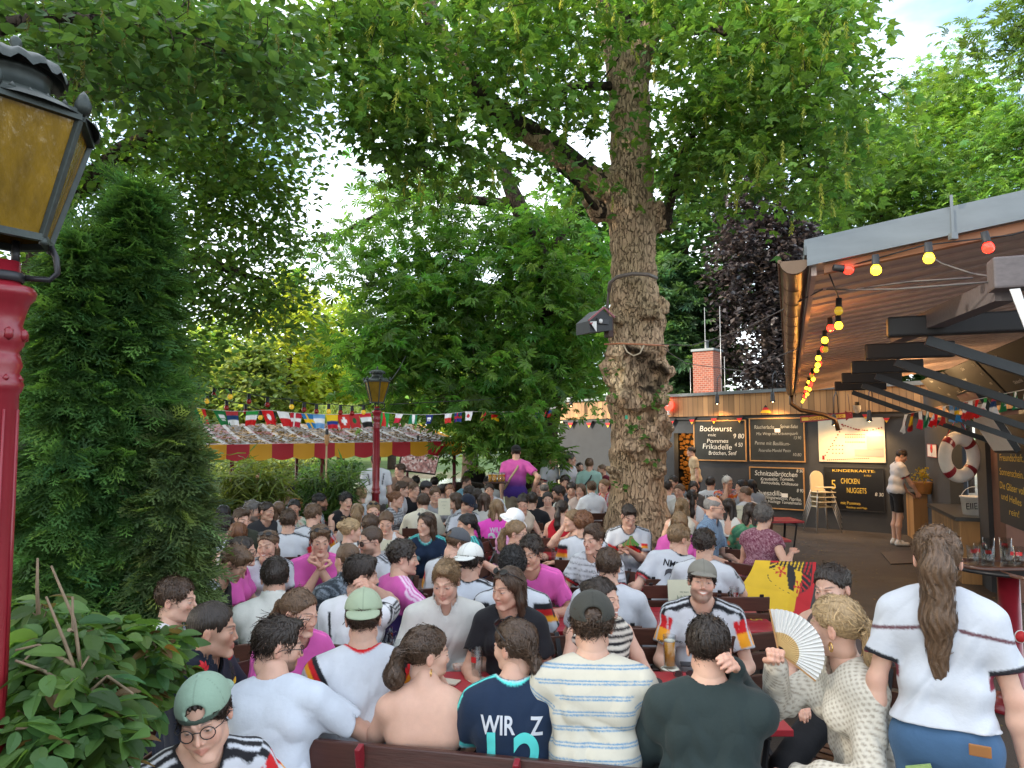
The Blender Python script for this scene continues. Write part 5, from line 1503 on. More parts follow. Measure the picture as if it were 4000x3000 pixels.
hut=empty('hut_building',(0,0,0));tag(hut,'low dark grey snack hut with larch board fascia behind the big tree','building')
uL,uR=HUT.uv(2185,1700)[0],.95
z_f0L,z_f0R=HUT.uv(2190,1640)[1],HUT.uv(3128,1614)[1];z_f1L,z_f1R=HUT.uv(2190,1573)[1],HUT.uv(3040,1521)[1]
ud0,ud1=HUT.uv(2632,1700)[0],HUT.uv(2712,1700)[0];zd=HUT.uv(2660,1692)[1]
mb=MB()
def wallbox(mb,u0,u1,z0,z1,off0,off1,P=HUT,bev=0):
 c=P.pt((u0+u1)/2,(z0+z1)/2,(off0+off1)/2);rt=Matrix.Rotation(P.rotz(),3,'Z')
 mb.box(c,(u1-u0,abs(off1-off0),z1-z0),rt,bev)
wallbox(mb,uL,ud0,0,z_f0L+.05,-.25,0);wallbox(mb,ud1,uR,0,z_f0R+.05,-.25,0);wallbox(mb,ud0,ud1,zd,z_f0R,-.25,0)
wallbox(mb,uL,uL+.25,0,2.6,-4.2,-.25);wallbox(mb,uL+.25,uR,0,2.6,-4.2,-4.0);wallbox(mb,ud0-.8,ud1+.7,0,.02,-2.2,-.25)
mb.build('wall',M['anth'],hut)
mb=MB()
for k in range(1):
 a0,a1,b0,b1=HUT.pt(uL-.15,z_f0L,.06),HUT.pt(uR,z_f0R,.06),HUT.pt(uR,z_f1R-.03,.06),HUT.pt(uL-.15,z_f1L,.06)
 mb.prism([a0,a1,b0,b1],-HUT.n*.04)
o=mb.build('fascia_boards',None,hut);o.data.materials.append(M['fascia'])
o.rotation_euler=(0,0,HUT.rotz())
inv=Matrix.Rotation(-HUT.rotz(),4,'Z');o.data.transform(inv)
mb=MB();mb.prism([HUT.pt(uL-.22,z_f1L,.12),HUT.pt(uR,z_f1R-.03,.12),HUT.pt(uR,z_f1R+.06,.12),HUT.pt(uL-.22,z_f1L+.06,.12)],-HUT.n*4.3)
mb.build('roof',M['zinc'],hut)
mb=MB();wallbox(mb,uL-.1,uR,z_f0L-.06,z_f0L-.005,.0,.045);mb.build('ledge',M['black'],hut)
mb=MB();wallbox(mb,ud0-.8,ud1+.7,0,zd,-1.75,-1.7);mb.build('passage_wall',M['black'],hut)
logs=MB();r=np.random.default_rng(55);u0,u1=ud0-.6,ud1+.5
pl=[]
for _ in range(2600):
 u_,z_,rd=r.uniform(u0,u1),r.uniform(.05,zd-.03),r.choice([.075,.055,.04,.028])
 if all((u_-a)**2+(z_-b)**2>(rd+c)**2*.92 for a,b,c in pl):pl.append((u_,z_,rd))
Rn=Matrix((HUT.e,HUT.z,HUT.n)).transposed()
for u_,z_,rd in pl:logs.lathe([(rd,-.04),(rd,.03),(rd*.96,.036),(rd*.55,.037),(0,.037)],HUT.pt(u_,z_,-1.66),10,axis=Rn)
logs.build('log_panel',mat('log_ends',(.42,.19,.045),rough=.7,var=.35,scale=25),hut)
lamp=bpy.data.lights.new('passage_light','POINT');lamp.energy=14;lamp.color=(1,.62,.25);lamp.shadow_soft_size=.08;lo=bpy.data.objects.new('passage_light',lamp);COL.objects.link(lo);lo.location=HUT.pt((ud0+ud1)/2-.2,zd-.25,-.9)
def flat_board(name,px0,py0,px1,py1,label,cat,frame_m,face_m,off=.03,th=.03,fw=.028,P=HUT,group=None,face='board_face'):
 u0,z1=P.uv(px0,py0);u1,z0=P.uv(px1,py1)
 c=P.pt((u0+u1)/2,(z0+z1)/2,off);root=empty(name,c,P.rotz());tag(root,label,cat,group)
 w,h=u1-u0,z1-z0
 s=-1 if P.n.dot(Vector((math.sin(P.rotz()),-math.cos(P.rotz()),0)))>0 else 1
 m=MB();m.box((0,0,0),(w-.004,th*.6,h-.004));m.build(face,face_m,root)
 if frame_m is not None:
  m=MB()
  for sx in(-1,1):m.box((sx*(w/2-fw/2),s*.004,0),(fw,th,h),bev=.003)
  for sz in(-1,1):m.box((0,s*.004,sz*(h/2-fw/2)),(w-2*fw,th,fw),bev=.003)
  m.build('frame',frame_m,root)
 fr=((0,0,0),(1,0,0),(0,0,1),(0,s,0))
 px2u=lambda px,py:(P.uv(px,py)[0]-(u0+u1)/2,P.uv(px,py)[1]-(z0+z1)/2)
 return root,fr,px2u,th*.3+.001
ppm=lambda P,px,py:(Vector(P.hit(px,py))-Vector((0,0,CAMZ))).y/FPX
def board_text(B,P,lines,m,name='lettering',jit=True):
 root,fr,f,off=B;out=[];rr=random.Random(len(lines))
 for s,px,py,hpx,wpx in lines:
  u,v_=f(px,py);k=ppm(P,px,py);size=hpx*k*1.35
  V,T=text_mesh(s,1.0,cuts=0);wd=V[:,0].max()-V[:,0].min()
  target=abs(f(px+wpx/2,py)[0]-f(px-wpx/2,py)[0])
  out.append((s,u,v_,size,rr.uniform(-1.5,1.5)if jit else 0,target/(wd*size),.12 if jit else 0))
 return tbuild(out,name,m,root,fr,off=off)
c1=lambda x,y:(2600+x/1.58,1450+y/1.58)
def L1(s,x,y,h,w):X,Y_=c1(x,y);return(s,X,Y_,h/1.58,w/1.58)
B=flat_board('chalkboard',*c1(175,304),*c1(505,558),'chalkboard listing Bockwurst and Frikadelle, leftmost on the hut wall','chalkboard',M['lightwood'],M['board'],group='menu chalkboards on the hut wall')
board_text(B,HUT,[L1('Bockwurst',312,356,36,196),L1('mit',290,394,18,48),L1('Pommes',325,431,26,130),L1('Frikadelle',322,467,34,178),L1('Brötchen, Senf',354,506,26,170),L1('9 80',455,402,30,66),L1('4 50',455,455,26,48)],M['chalk'])
B=flat_board('chalkboard',*c1(517,290),*c1(868,563),'chalkboard listing Räucherlachs and Penne, upper right of Bockwurst','chalkboard',M['lightwood'],M['board'],group='menu chalkboards on the hut wall')
board_text(B,HUT,[L1('Räucherlachs',612,346,24,122),L1('Spinat-Salat',765,342,22,108),L1('Mix Wrap mit Kräuterquark',690,386,20,256),L1('Penne mit Basilikum-',662,446,24,216),L1('Petersilie-Mandel Pesto',676,490,20,196),L1('13.90',816,412,20,44),L1('10.80',814,516,20,50)],mat('faint_chalk',(.30,.31,.29),rough=.9,var=.2))
m=MB();m.box((B[2](*c1(695,366))[0],-.022,B[2](*c1(695,366))[1]),(.13,.01,.09));m.build('paper_note',M['white'],B[0])
B=flat_board('chalkboard',*c1(519,588),*c1(866,862),'chalkboard listing Schnitzelbrötchen and Quesadilla, lowest on the wall','chalkboard',M['lightwood'],M['board'],group='menu chalkboards on the hut wall')
board_text(B,HUT,[L1('Schnitzelbrötchen',684,634,32,260),L1('Krautsalat, Tomate,',692,666,20,204),L1('Remoulade, Chilisauce',706,692,20,226),L1('Quesadilla',640,752,32,162),L1('Frühlingszwiebeln, Paprika,',714,783,22,250),L1('dazu fruchtige Tomatensalsa',714,807,20,252),L1('8 50',832,616,20,40),L1('8 90',834,738,22,40)],M['chalk'])
m=MB();m.box((B[2](*c1(740,766))[0],-.022,B[2](*c1(740,766))[1]),(.14,.01,.09));m.build('paper_note',M['white'],B[0])
B=flat_board('seating_plan',*c1(942,290),*c1(1362,566),'white seating plan poster with grey boxes for bar and kitchen','poster',None,mat('poster_paper',(.66,.60,.46),rough=.5,var=.05),face='poster_sheet')
f=B[2];g=MB()
def gbox(m_,x0,y0,x1,y1,o=-.013):
 a,b=f(*c1(x0,y0)),f(*c1(x1,y1));m_.box(((a[0]+b[0])/2,o,(a[1]+b[1])/2),(abs(b[0]-a[0]),.004,abs(a[1]-b[1])))
gbox(g,1243,400,1350,482);gbox(g,1170,482,1350,528);g.build('grey_boxes',mat('poster_grey',(.36,.35,.32),var=0),B[0])
g=MB();rr=random.Random(3)
for i in range(15):
 t=i/14;gbox(g,1090+240*t+rr.uniform(-6,6),325+60*math.sin(t*2.6)*.6,1099+240*t,333+60*math.sin(t*2.6)*.6)
 if i<11:gbox(g,985+i*11,515-i*18,993+i*11,522-i*18)
for row in range(3):
 for k in range(9):gbox(g,1112+k*14,388+row*16+(row>1)*14,1119+k*14,394+row*16+(row>1)*14)
for k in range(22):gbox(g,1000+k*12,545-k*.5,1007+k*12,550-k*.5)
for k in range(12):gbox(g,1032+(k%4)*20,455+(k//4)*24,1039+(k%4)*20,461+(k//4)*24)
gbox(g,970,520,984,545)
g.build('plan_print',M['redtxt'],B[0])
board_text(B,HUT,[L1('WC /',1299,434,11,34),L1('Zigaretten',1300,449,11,64),L1('Theke / Küche',1257,506,13,108)],M['blacktxt'],jit=False)
B=flat_board('childrens_menu',*c1(978,590),*c1(1358,874),'black children\'s menu board reading Kinderkarte 5 Chicken Nuggets','menu board',M['black'],mat('gloss_black',(.010,.010,.011),rough=.3,var=.1),fw=.02)
board_text(B,HUT,[L1('KINDERKARTE:',1162,616,17,262),L1('5',1040,702,60,26),L1('CHICKEN',1142,680,34,114),L1('NUGGETS',1181,738,34,120),L1('mit Pommes',1144,814,20,120),L1('Ketchup und Majo',1182,842,13,124),L1('Bis 18:00 Uhr',1250,645,11,44)],M['yellowtxt'],jit=False)
board_text(B,HUT,[L1('8 30',1322,762,22,52)],M['chalk'])
SG=Plane(HUT.pt(0,0,.55),HUT.e)
B=flat_board('arrow_sign',*c1(834,268),*c1(1157,302),'red and yellow arrow sign reading Speisekasse hanging over the boards','sign',M['redp'],M['yellowtxt'],P=SG,fw=.03,th=.04)
B[0].rotation_euler[1]=R(-4.0)
board_text(B,SG,[L1('Speisekasse',990,285,22,220)],M['redtxt'],jit=False)
m=MB();w=abs(B[2](*c1(1157,285))[0]);m.prism([(w-.14,-.024,.11),(w+.01,-.024,-.005),(w-.14,-.024,-.11)],(0,.02,0));m.build('arrow_head',M['redp'],B[0])
m=MB();m.tube([(-.5,0,.1),(-.5,0,.42)],.006,6);m.tube([(.5,0,.1),(.5,0,.46)],.006,6);m.build('hangers',M['steel'],B[0])
def spot_fix(px,py,off,label,energy,drop=.35):
 p=HUT.hit(px,py,off);root=empty('wall_lamp',p,HUT.rotz());tag(root,label,'lamp','gooseneck lamps over the hut fascia')
 m=MB();m.tube([(0,.36,.12),(0,.34,.5),(0,.22,.62),(0,.04,.5),(0,0,.12)],.011,6);m.build('gooseneck',M['steel'],root)
 m=MB();m.lathe([(.03,.12),(.045,.08),(.05,-.08),(.062,-.12),(.055,-.12),(.04,-.05),(0,-.05)],n=12);m.build('lamp_head',M['black'],root)
 m=MB();m.lathe([(0,-.125),(.02,-.118),(.026,-.10),(.02,-.08),(0,-.075)],n=8);m.build('bulb',mat('lit_bulb',(1,.8,.5),emit=(1,.62,.22),estr=18),root)
 l=bpy.data.lights.new('board_light','SPOT');l.energy=energy;l.color=(1,.60,.26);l.spot_size=R(125);l.spot_blend=.8;l.shadow_soft_size=.06
 o=bpy.data.objects.new('board_light',l);COL.objects.link(o);o.location=Vector(p)+Vector((0,0,-.14));tgt=HUT.pt(HUT.uv(px,py)[0],.9);o.rotation_euler=(o.location-tgt).to_track_quat('Z','Y').to_euler()
spot_fix(*c1(318,172),.45,'gooseneck lamp over the Bockwurst board',26)
spot_fix(*c1(660,158),.45,'gooseneck lamp over the Räucherlachs board',30)
spot_fix(2240-10,1570,.40,'gooseneck lamp at the left end of the hut fascia',4)
spot_fix(*c1(1257,275),.40,'lamp hanging above the seating plan',30)
spot_fix(*c1(1040,300),.75,'lamp behind the Speisekasse arrow sign',34)
def pennant(px,py,w,h,label,P=HUT,off=.08,up=False,par=None):
 u,z=P.uv(px,py,off);s=-1 if not up else 1
 k=ppm(P,px,py);w,h=w*k,h*k
 m=MB();cols=[(0,.36),(.36,.68),(.68,1)]
 if up:cols=cols
 base=P.pt(u,z,off)
 e=P.e;zz=Vector((0,0,1))*s
 for i,(a,b)in enumerate(cols):
  if up:i=2-i;
  fa,fb=1-a,1-b
  m.prism([base-e*w/2*fa+zz*h*a,base+e*w/2*fa+zz*h*a,base+e*w/2*fb+zz*h*b,base-e*w/2*fb+zz*h*b]if fb>0 else[base-e*w/2*fa+zz*h*a,base+e*w/2*fa+zz*h*a,base+zz*h],P.n*.004,mat=(2-i if up else i)if not up else i)
 o=m.build('pennant',[M['black'],M['flagred'],M['flaggold']]);tag(o,label,'pennant','black red gold pennants on the hut')
 return o
M['flagred']=mat('flag_red',(.55,.018,.02),rough=.7,var=.08);M['flaggold']=mat('flag_gold',(.80,.42,.02),rough=.7,var=.08)
for(x,y,s)in[(2228,1641,'leftmost pennant below the fascia left of the big trunk'),(2300,1641,'second pennant from the left end of the hut fascia'),(2374,1641,'pennant half hidden by the left side of the big trunk'),(2622,1634,'pennant just right of the big trunk'),(2702,1628,'pennant over the left corner of the Bockwurst board'),(2788,1625,'pennant over the middle of the Bockwurst board'),(2888,1622,'pennant over the right corner of the Bockwurst board'),(3380,1608,'pennant above the seating plan poster'),(3462,1622,'pennant right of the seating plan poster')]:
 pennant(x,y,36,30,s)
pennant(*c1(618,258),44,32,'upright pennant standing on the fascia over the Räucherlachs board',off=.10,up=True)
p=HUT.hit(2195,1651,.03);o=MB().box((0,0,0),(.09,.05,.09),bev=.008).build('switch_box',M['cream'],None,p);o.rotation_euler=(0,0,HUT.rotz());tag(o,'small cream switch box under the left end of the fascia','switch box')
p=HUT.hit(2611,1588,.16);root=empty('advertising_lamp',p,HUT.rotz());tag(root,'small red glowing advertising lamp on the fascia right of the trunk','lamp')
m=MB();m.lathe([(0,-.10),(.06,-.10),(.13,-.02),(.13,.10),(.10,.13),(0,.14)],n=16,axis=Matrix.Rotation(R(0),3,'X'));m.build('lamp_body',mat('red_glow',(.6,.02,.02),emit=(1,.05,.03),estr=1.6,rough=.3),root)
m=MB();m.box((0,-.125,.03),(.13,.02,.05),bev=.005);m.box((0,-.12,.17),(.05,.02,.06),bev=.01);m.build('emblem',M['white'],root)
m=MB();m.lathe([(.05,-.10),(.02,-.17),(.06,-.22),(0,-.22)],n=12);m.build('lamp_foot',M['white'],root)
p=HUT.hit(2150,1800,.15);root=empty('loudspeaker',(p.x,p.y,0),R(-10));tag(root,'black loudspeaker on a stand left of the hut wall','loudspeaker')
m=MB();m.box((0,0,1.25),(.42,.36,.72),bev=.02);m.build('cabinet',M['black'],root);m=MB();m.lathe([(.14,0),(.13,.02),(0,-.01)],(0,-.19,1.15),16,axis=Matrix.Rotation(R(90),3,'X'));m.lathe([(.06,0),(.05,.015),(0,0)],(0,-.19,1.45),12,axis=Matrix.Rotation(R(90),3,'X'));m.build('cones',M['steel'],root)
m=MB();m.tube([(0,0,.0),(0,0,.9)],.02,8);m.tube([(-.3,0,.02),(0,0,.4),(.3,0,.02)],.012,6);m.build('stand',M['steel'],root)
CH=Plane(HUT.pt(0,0,-2.4),HUT.e)
cx,cz1=CH.uv(2762,1375);_,cz0=CH.uv(2762,1560);wch=abs(CH.uv(2812,1450)[0]-CH.uv(2716,1450)[0])
p=CH.pt(cx,0);root=empty('brick_chimney',(p.x,p.y,2.55),HUT.rotz());tag(root,'red brick chimney with a metal cap on the hut roof','chimney')
hh=cz1-2.55;wch*=.82
MB().box((0,0,hh/2),(wch,wch,hh)).build('stack',M['brick'],root);MB().box((0,0,hh+.03),(wch+.08,wch+.08,.07),bev=.01).build('cap',M['zinc'],root)
MB().lathe([(.05,hh+.07),(.05,hh+.28),(.06,hh+.28),(.06,hh+.34),(0,hh+.34)],n=10).build('flue',M['zinc'],root)
def antenna(px,py0,py1,label,grid=None):
 u,z1=CH.uv(px,py0);z0=2.5;p=CH.pt(u,0,.2);rt=empty('antenna',(p.x,p.y,z0),HUT.rotz());tag(rt,label,'antenna','antennas on the hut roof')
 MB().tube([(0,0,0),(0,0,z1-z0)],.009,6).build('mast',M['alu'],rt)
 if grid:
  m=MB();
  for k in range(8):m.tube([(-.35+k*.09,-.04,grid-.22),(-.35+k*.09,-.04,grid+.22)],.006,5)
  for zz in(-.15,.15):m.tube([(-.38,-.04,grid+zz),(.34,-.04,grid+zz)],.007,5)
  m.build('grid_reflector',M['alu'],rt)
antenna(2708,1440,1560,'grid antenna left of the chimney',.42)
antenna(2763,1205,1400,'thin tall mast rising over the chimney')
antenna(2822,1200,1560,'tall whip antenna right of the chimney')
antenna(2840,1395,1560,'short panel antenna on the chimney side',.55)
AX=Vector((1080/2800,1,0)).normalized();PX=Vector((AX.y,-AX.x,0))
KW=Plane((6.5,9.8,0),AX);KW.n=-PX
kit=empty('kitchen_building',(0,0,0));tag(kit,'open-fronted kitchen building with a wide zinc-edged roof on the right','building')
E0=atz(3168,1040,2.95);EL=11.9
def K(s,t,z):
 q=Vector(E0)+AX*s+PX*t;q.z=z;return q
slope=.150
rz=lambda t:2.95+slope*t
mb=MB()
n=46
for i in range(n):
 s0,s1=i*EL/n,(i+1)*EL/n+.012
 a=[K(s0,.02,rz(.02)),K(s1,.02,rz(.02)+.016),K(s1,5.6,rz(5.6)+.016),K(s0,5.6,rz(5.6))]
 mb.prism(a,(0,0,.02))
mb.build('soffit',M['soffit'],kit)
mb=MB();mb.prism([K(-.04,-.03,rz(0)+.05),K(EL+.2,-.03,rz(0)+.05),K(EL+.2,5.7,rz(5.7)+.05),K(-.04,5.7,rz(5.7)+.05)],(0,0,.08));mb.build('roof',M['zinc'],kit)
mb=MB();mb.prism([K(-.05,-.02,rz(0)-.012),K(-.05,5.7,rz(5.7)-.012),K(-.05,5.7,rz(5.7)+.115),K(-.05,-.02,rz(0)+.10)],-AX*.02);mb.bar(K(-.072,.62,rz(.62)-.02),K(-.072,.62,rz(.62)+.18),.012,.012,up=AX);mb.box(K(-.075,.62,rz(.62)-.02),(.03,.03,.03));mb.build('verge_flashing',M['zinc'],kit)
mb=MB();mb.prism([K(-.02,.06,rz(0)-.045),K(-.02,5.7,rz(5.7)-.05),K(-.02,5.7,rz(5.7)-.002),K(-.02,.06,rz(0)-.002)],AX*.05);mb.build('verge_board',mat('orange_brown_board',(.36,.16,.075),rough=.6,var=.2,scale=5),kit)
mb=MB();mb.prism([K(0,.0,rz(0)-.05),K(EL,.0,rz(0)-.05),K(EL,.0,rz(0)+.05),K(0,.0,rz(0)+.05)],PX*.025);mb.build('eave_board',M['soffit'],kit)
mb=MB();gr=.07;prof=[(math.cos(R(180+a))*gr,math.sin(R(180+a))*gr)for a in range(0,181,20)]
for s0,s1 in zip(np.linspace(-.03,EL,26)[:-1],np.linspace(-.03,EL,26)[1:]):
 mb.sheet([[K(s,-gr-.01+x*k,2.98+z*k)for x,z in prof]for s,k in((s0,1.0),(s0+.02,1.05),(s0+.03,1.0),(s1,1.0))])
mb.prism([K(-.03,-gr-.01+x,2.98+z)for x,z in prof],AX*.004)
mb.tube([K(s,-2*gr-.01,2.98)for s in(-.03,EL)],.011,8)
mb.build('gutter',M['copper'],kit)
mb=MB();mb.tube([K(EL-.1,-gr,2.93),K(EL-.1,-gr,2.75),K(EL-.05,.1,2.62),K(EL,.55,2.52),K(EL+.05,.75,2.42),K(EL+.06,.8,2.2)],.045,10);mb.build('downpipe',M['copper'],kit)
slate=mat('slate_paint',(.035,.043,.05),rough=.5)
for i in range(5):
 s=.71+i*1.3
 MB().bar(K(s,.42,2.71),K(s,3.2 if i==0 else 1.0,2.71),.09,.115,bev=.012).build('rafter_beam',M['black'],kit)
 MB().bar(K(s+.02,.62,2.63),K(s+.02,2.36,1.90),.045,.055).build('brace',slate,kit)
mb=MB();mb.bar(K(-.25,.72,2.79),K(-.25,4.5,2.79),.12,.14,bev=.01);mb.bar(K(-.15,.8,2.74),K(1.3,.55,2.74),.09,.10);mb.build('front_beam',mat('grey_brown_beam',(.13,.11,.11),rough=.55,var=.2,stretch=(1,8,8)),kit)
mb=MB()
def kbox(mb,px0,py0,px1,py1,o0,o1,zb=None,zt=None):
 a,b=KW.uv(px0,py0),KW.uv(px1,py1);z0,z1=(zb if zb is not None else min(a[1],b[1])),(zt if zt is not None else max(a[1],b[1]))
 c=KW.pt((a[0]+b[0])/2,(z0+z1)/2,(o0+o1)/2);mb.box(c,(abs(b[0]-a[0]),abs(o1-o0),z1-z0),Matrix.Rotation(math.atan2(AX.y,AX.x),3,'Z'))
kbox(mb,3505,1700,3612,1700,-.30,-.5,0,2.9);kbox(mb,3612,1700,3702,1700,0,-.2,0,2.9);kbox(mb,3702,1700,3828,1700,-.7,-.9,0,2.9);kbox(mb,3828,1700,3866,1700,.06,-.2,0,2.9)
kbox(mb,3612,1700,4300,1700,-.05,-.25,2.42,2.60);kbox(mb,3612,1700,4300,1700,-.45,-.55,2.60,3.3)
mb.build('wall',M['anth'],kit)
mb=MB();kbox(mb,3866,1700,3912,1700,0,-.2,0,2.42);mb.build('brown_panel',mat('red_brown_panel',(.16,.075,.05),rough=.6),kit)
mb=MB();kbox(mb,3705,1700,3830,1700,.30,-.6,0,.88);kbox(mb,3490,1700,3612,1700,.25,-.3,0,.92)
o=mb.build('counter_front',M['panel'],kit);o.rotation_euler=(0,0,math.atan2(AX.y,AX.x));o.data.transform(Matrix.Rotation(-math.atan2(AX.y,AX.x),4,'Z'))
mb=MB();kbox(mb,3703,1700,3832,1700,.36,-.7,.88,.935);kbox(mb,3488,1700,3614,1700,.31,-.3,.92,.97);mb.build('counter_top',mat('dark_stone_top',(.045,.045,.045),rough=.35),kit)
mb=MB();kbox(mb,3500,1700,3513,1700,.28,.2,.92,2.6);mb.build('yellow_post',M['lightwood'],kit)
mb=MB();kbox(mb,3612,1700,4500,1700,.02,0,2.42,2.62);
o=mb.build('header_boards',M['fascia'],kit);o.rotation_euler=(0,0,math.atan2(AX.y,AX.x));o.data.transform(Matrix.Rotation(-math.atan2(AX.y,AX.x),4,'Z'))
mb=MB()
for k in(3745,3775,3800):kbox(mb,k,1700,k+3,1700,-.66,-.70,.95,2.4)
mb.build('door_frames',M['steel'],kit)
def area(loc,e,col,size=.3):
 l=bpy.data.lights.new('kitchen_light','POINT');l.energy=e;l.color=col;l.shadow_soft_size=size;o=bpy.data.objects.new('kitchen_light',l);COL.objects.link(o);o.location=loc
area(K(9.5,3.0,2.55),26,(1,.62,.30));area(K(6.0,4.2,2.75),24,(1,.62,.30));area(KW.hit(3760,1560,-.4),8,(1,.62,.3));area(K(11.2,1.6,2.7),16,(1,.55,.22))
def menu_board(q,label,lines,rs):
 root=empty('menu_board',(0,0,0));P4=[Vector(p)for p in q];o=sum(P4,Vector())/4;root.location=o
 tag(root,label,'menu board','tilted chalk menu boards under the kitchen roof')
 e=(P4[1]-P4[0]).normalized();up=(P4[3]-P4[0]);up=(up-e*up.dot(e)).normalized();n=e.cross(up);
 if n.dot(Vector((0,0,CAMZ))-o)<0:n=-n
 MB().prism([p-o for p in P4],-n*.03).build('board_face',M['board'],root)
 w=(P4[1]-P4[0]).length;h=(P4[3]-P4[0]).length;rr=random.Random(rs);T=[]
 for k,s in enumerate(lines):T.append((s,rr.uniform(-.12,.12)*w-.05*w,h*(.40-.80*k/max(len(lines)-1,1)),h*.085,rr.uniform(-2,2),1.0,.2));T.append((str(rr.randint(3,9))+','+rr.choice(['50','80','90']),w*.40,h*(.40-.80*k/max(len(lines)-1,1)),h*.075,0,1,.2))
 tbuild(T,'lettering',M['chalk'],root,(Vector((0,0,0)),e,up,n))
def mq(px,w_,t0,t1,z0,z1,s):
 return[K(s+w_,2.42,2.44),K(s,2.42,2.44),K(s,1.98,3.02),K(s+w_,1.98,3.02)]
area(K(7.4,1.65,2.95),10,(1,.60,.27),.06);area(K(9.4,1.65,2.95),10,(1,.60,.27),.06)
menu_board(mq(0,2.1,0,0,0,0,4.0),'tilted menu board nearest the right edge under the roof',['Salat','Bratwurst','Currywurst','Ofenkartoffel','Backfisch Brötchen','Matjes'],1)
menu_board(mq(0,1.7,0,0,0,0,6.2),'tilted menu board second from the right edge',['Grilled','Pommes','Schnitzel','Frikadelle','Nuggets'],2)
menu_board(mq(0,1.9,0,0,0,0,8.0),'tilted menu board farthest back by the hanging panel',['Kuchen','Eis','Waffel','Kaffee','Kakao'],3)
u,z=KW.uv(3747,1785,.42);p=KW.pt(u,z,.42);root=empty('lifebuoy',p,R(18));root.scale=(.86,)*3;tag(root,'white and red lifebuoy hanging in the kitchen hatch','lifebuoy')
m=MB();Ro,Ri,nn=.38,.105,40
def buoy(m,a0,a1,rr_,mm=0):
 g=[[((Ro*.78+rr_*math.cos(b))*math.sin(a),rr_*.75*math.sin(b),(Ro*.78+rr_*math.cos(b))*math.cos(a))for b in np.linspace(0,2*np.pi,15)]for a in np.linspace(a0,a1,14)]
 m.sheet(g)
for k in range(4):buoy(m,k*math.pi/2,(k+1)*math.pi/2,Ri)
m.build('ring',M['white'],root)
for k in range(4):m=MB();buoy(m,k*math.pi/2+math.pi/4-.14,k*math.pi/2+math.pi/4+.14,Ri+.004);m.build('red_band',M['redp'],root)
m=MB();m.tube([(-.26,0,.30),(0,.0,.62),(.26,0,.30)],.006,6);m.build('rope',M['flagred'],root)
def small_sign(px0,py0,px1,py1,label,P,off,name='no_entry_sign'):
 B=flat_board(name,px0,py0,px1,py1,label,'sign',M['redtxt'],M['white'],P=P,off=off,th=.012,fw=.012,group='no entry signs at the kitchen')
 u0,z1=P.uv(px0,py0);u1,z0=P.uv(px1,py1);w,h=abs(u1-u0),abs(z1-z0);s=B[1][3][1]
 m=MB();rr_=min(w,h)*.30;m.tube([(rr_*math.cos(a),s*.008,h*.17+rr_*math.sin(a))for a in np.linspace(0,2*math.pi,19)],rr_*.14,5,cap=False);m.tube([(-rr_*.7,s*.008,h*.17+rr_*.7),(rr_*.7,s*.008,h*.17-rr_*.7)],rr_*.12,5);m.build('symbol',M['flagred'],B[0])
 tbuild([('Kein',0,-h*.22,h*.15,0,1,0),('Zugang',0,-h*.36,h*.15,0,1,0)],'lettering',M['blacktxt'],B[0],((0,0,0),(1 if s<0 else-1,0,0),(0,0,1),(0,s,0)),off=.006)
KS=Plane(KW.p,-AX);KS.n=-PX
small_sign(*c1(1622,448),*c1(1684,536),'white sign reading Kein Zugang on the dark kitchen door',KS,.02)
small_sign(*c1(1948,474),*c1(1968,598),'narrow sign on the post right of the lifebuoy',KS,.08)
B=flat_board('saying_board',3920,1625,4120,2110,'dark board with yellow handwritten saying at the right edge','sign',None,M['anth'],P=KS,off=.08)
board_text(B,KS,[('Freizeit,',3968,1720,34,62),('Freundschaft,',3985,1790,30,96),('Sonnenschein.',3985,1850,30,96),('Die Gläser voll',3988,1908,30,100),('und Helles',3985,1952,28,80),('rein!',3998,2006,28,40)],M['yellowtxt'])
m=MB();
B2=MB()
q=[K(4.9,1.75,2.62),K(5.7,1.75,2.60),K(5.75,2.12,1.92),K(4.95,2.12,1.94)]
root=empty('advertising_sign',K(5.3,1.95,2.3));tag(root,'tilted white advertising panel with a red top hanging from the rafters','sign');o=Vector(root.location)
nn_=(q[1]-q[0]).cross(q[3]-q[0]).normalized()
MB().prism([p-o for p in q],nn_*.06).build('panel_case',M['black'],root)
lerp4=lambda a,b:[q[0].lerp(q[3],a)-o,q[1].lerp(q[2],a)-o,q[1].lerp(q[2],b)-o,q[0].lerp(q[3],b)-o]
for s_ in(-1,1):
 MB().prism([p+nn_*(.062 if s_>0 else-.004)for p in lerp4(.03,.22)],nn_*.002*s_).build('red_strip',M['redp'],root)
 MB().prism([p+nn_*(.062 if s_>0 else-.004)for p in lerp4(.24,.96)],nn_*.002*s_).build('white_face',M['white'],root)
p=K(9.4,.95,2.52);root=empty('security_camera',p);tag(root,'small white dome camera under the farthest rafter','camera');MB().lathe([(.06,.08),(.06,.02),(.05,0),(.045,-.03),(.025,-.05),(0,-.055)],n=12).build('dome',M['white'],root);MB().box((0,0,.11),(.05,.05,.06)).build('mount',M['steel'],root)
u,z=KW.uv(3800,2010,.05);p=KW.pt(u,.935,.05);root=empty('white_bucket',p,0);tag(root,'white plastic bucket with a handle on the kitchen counter','bucket')
MB().lathe([(0,0),(.13,0),(.15,.25),(.162,.25),(.162,.27),(.145,.27),(.125,.02),(0,.02)],n=20).build('bucket_body',M['white'],root);m=MB();m.tube([(-.16*math.cos(a),.0-.05*math.sin(a),.26+.15*math.sin(a))for a in np.linspace(0,math.pi,12)],.006,6);m.build('handle',M['white'],root)
tbuild([('EIIE',0,.13,.13,3,.8,0)],'lettering',M['blacktxt'],root,(Vector((-.10,-.135,0)),Vector((1,-.3,0)).normalized(),(0,0,1),Vector((-.3,-1,0)).normalized()),off=.01)
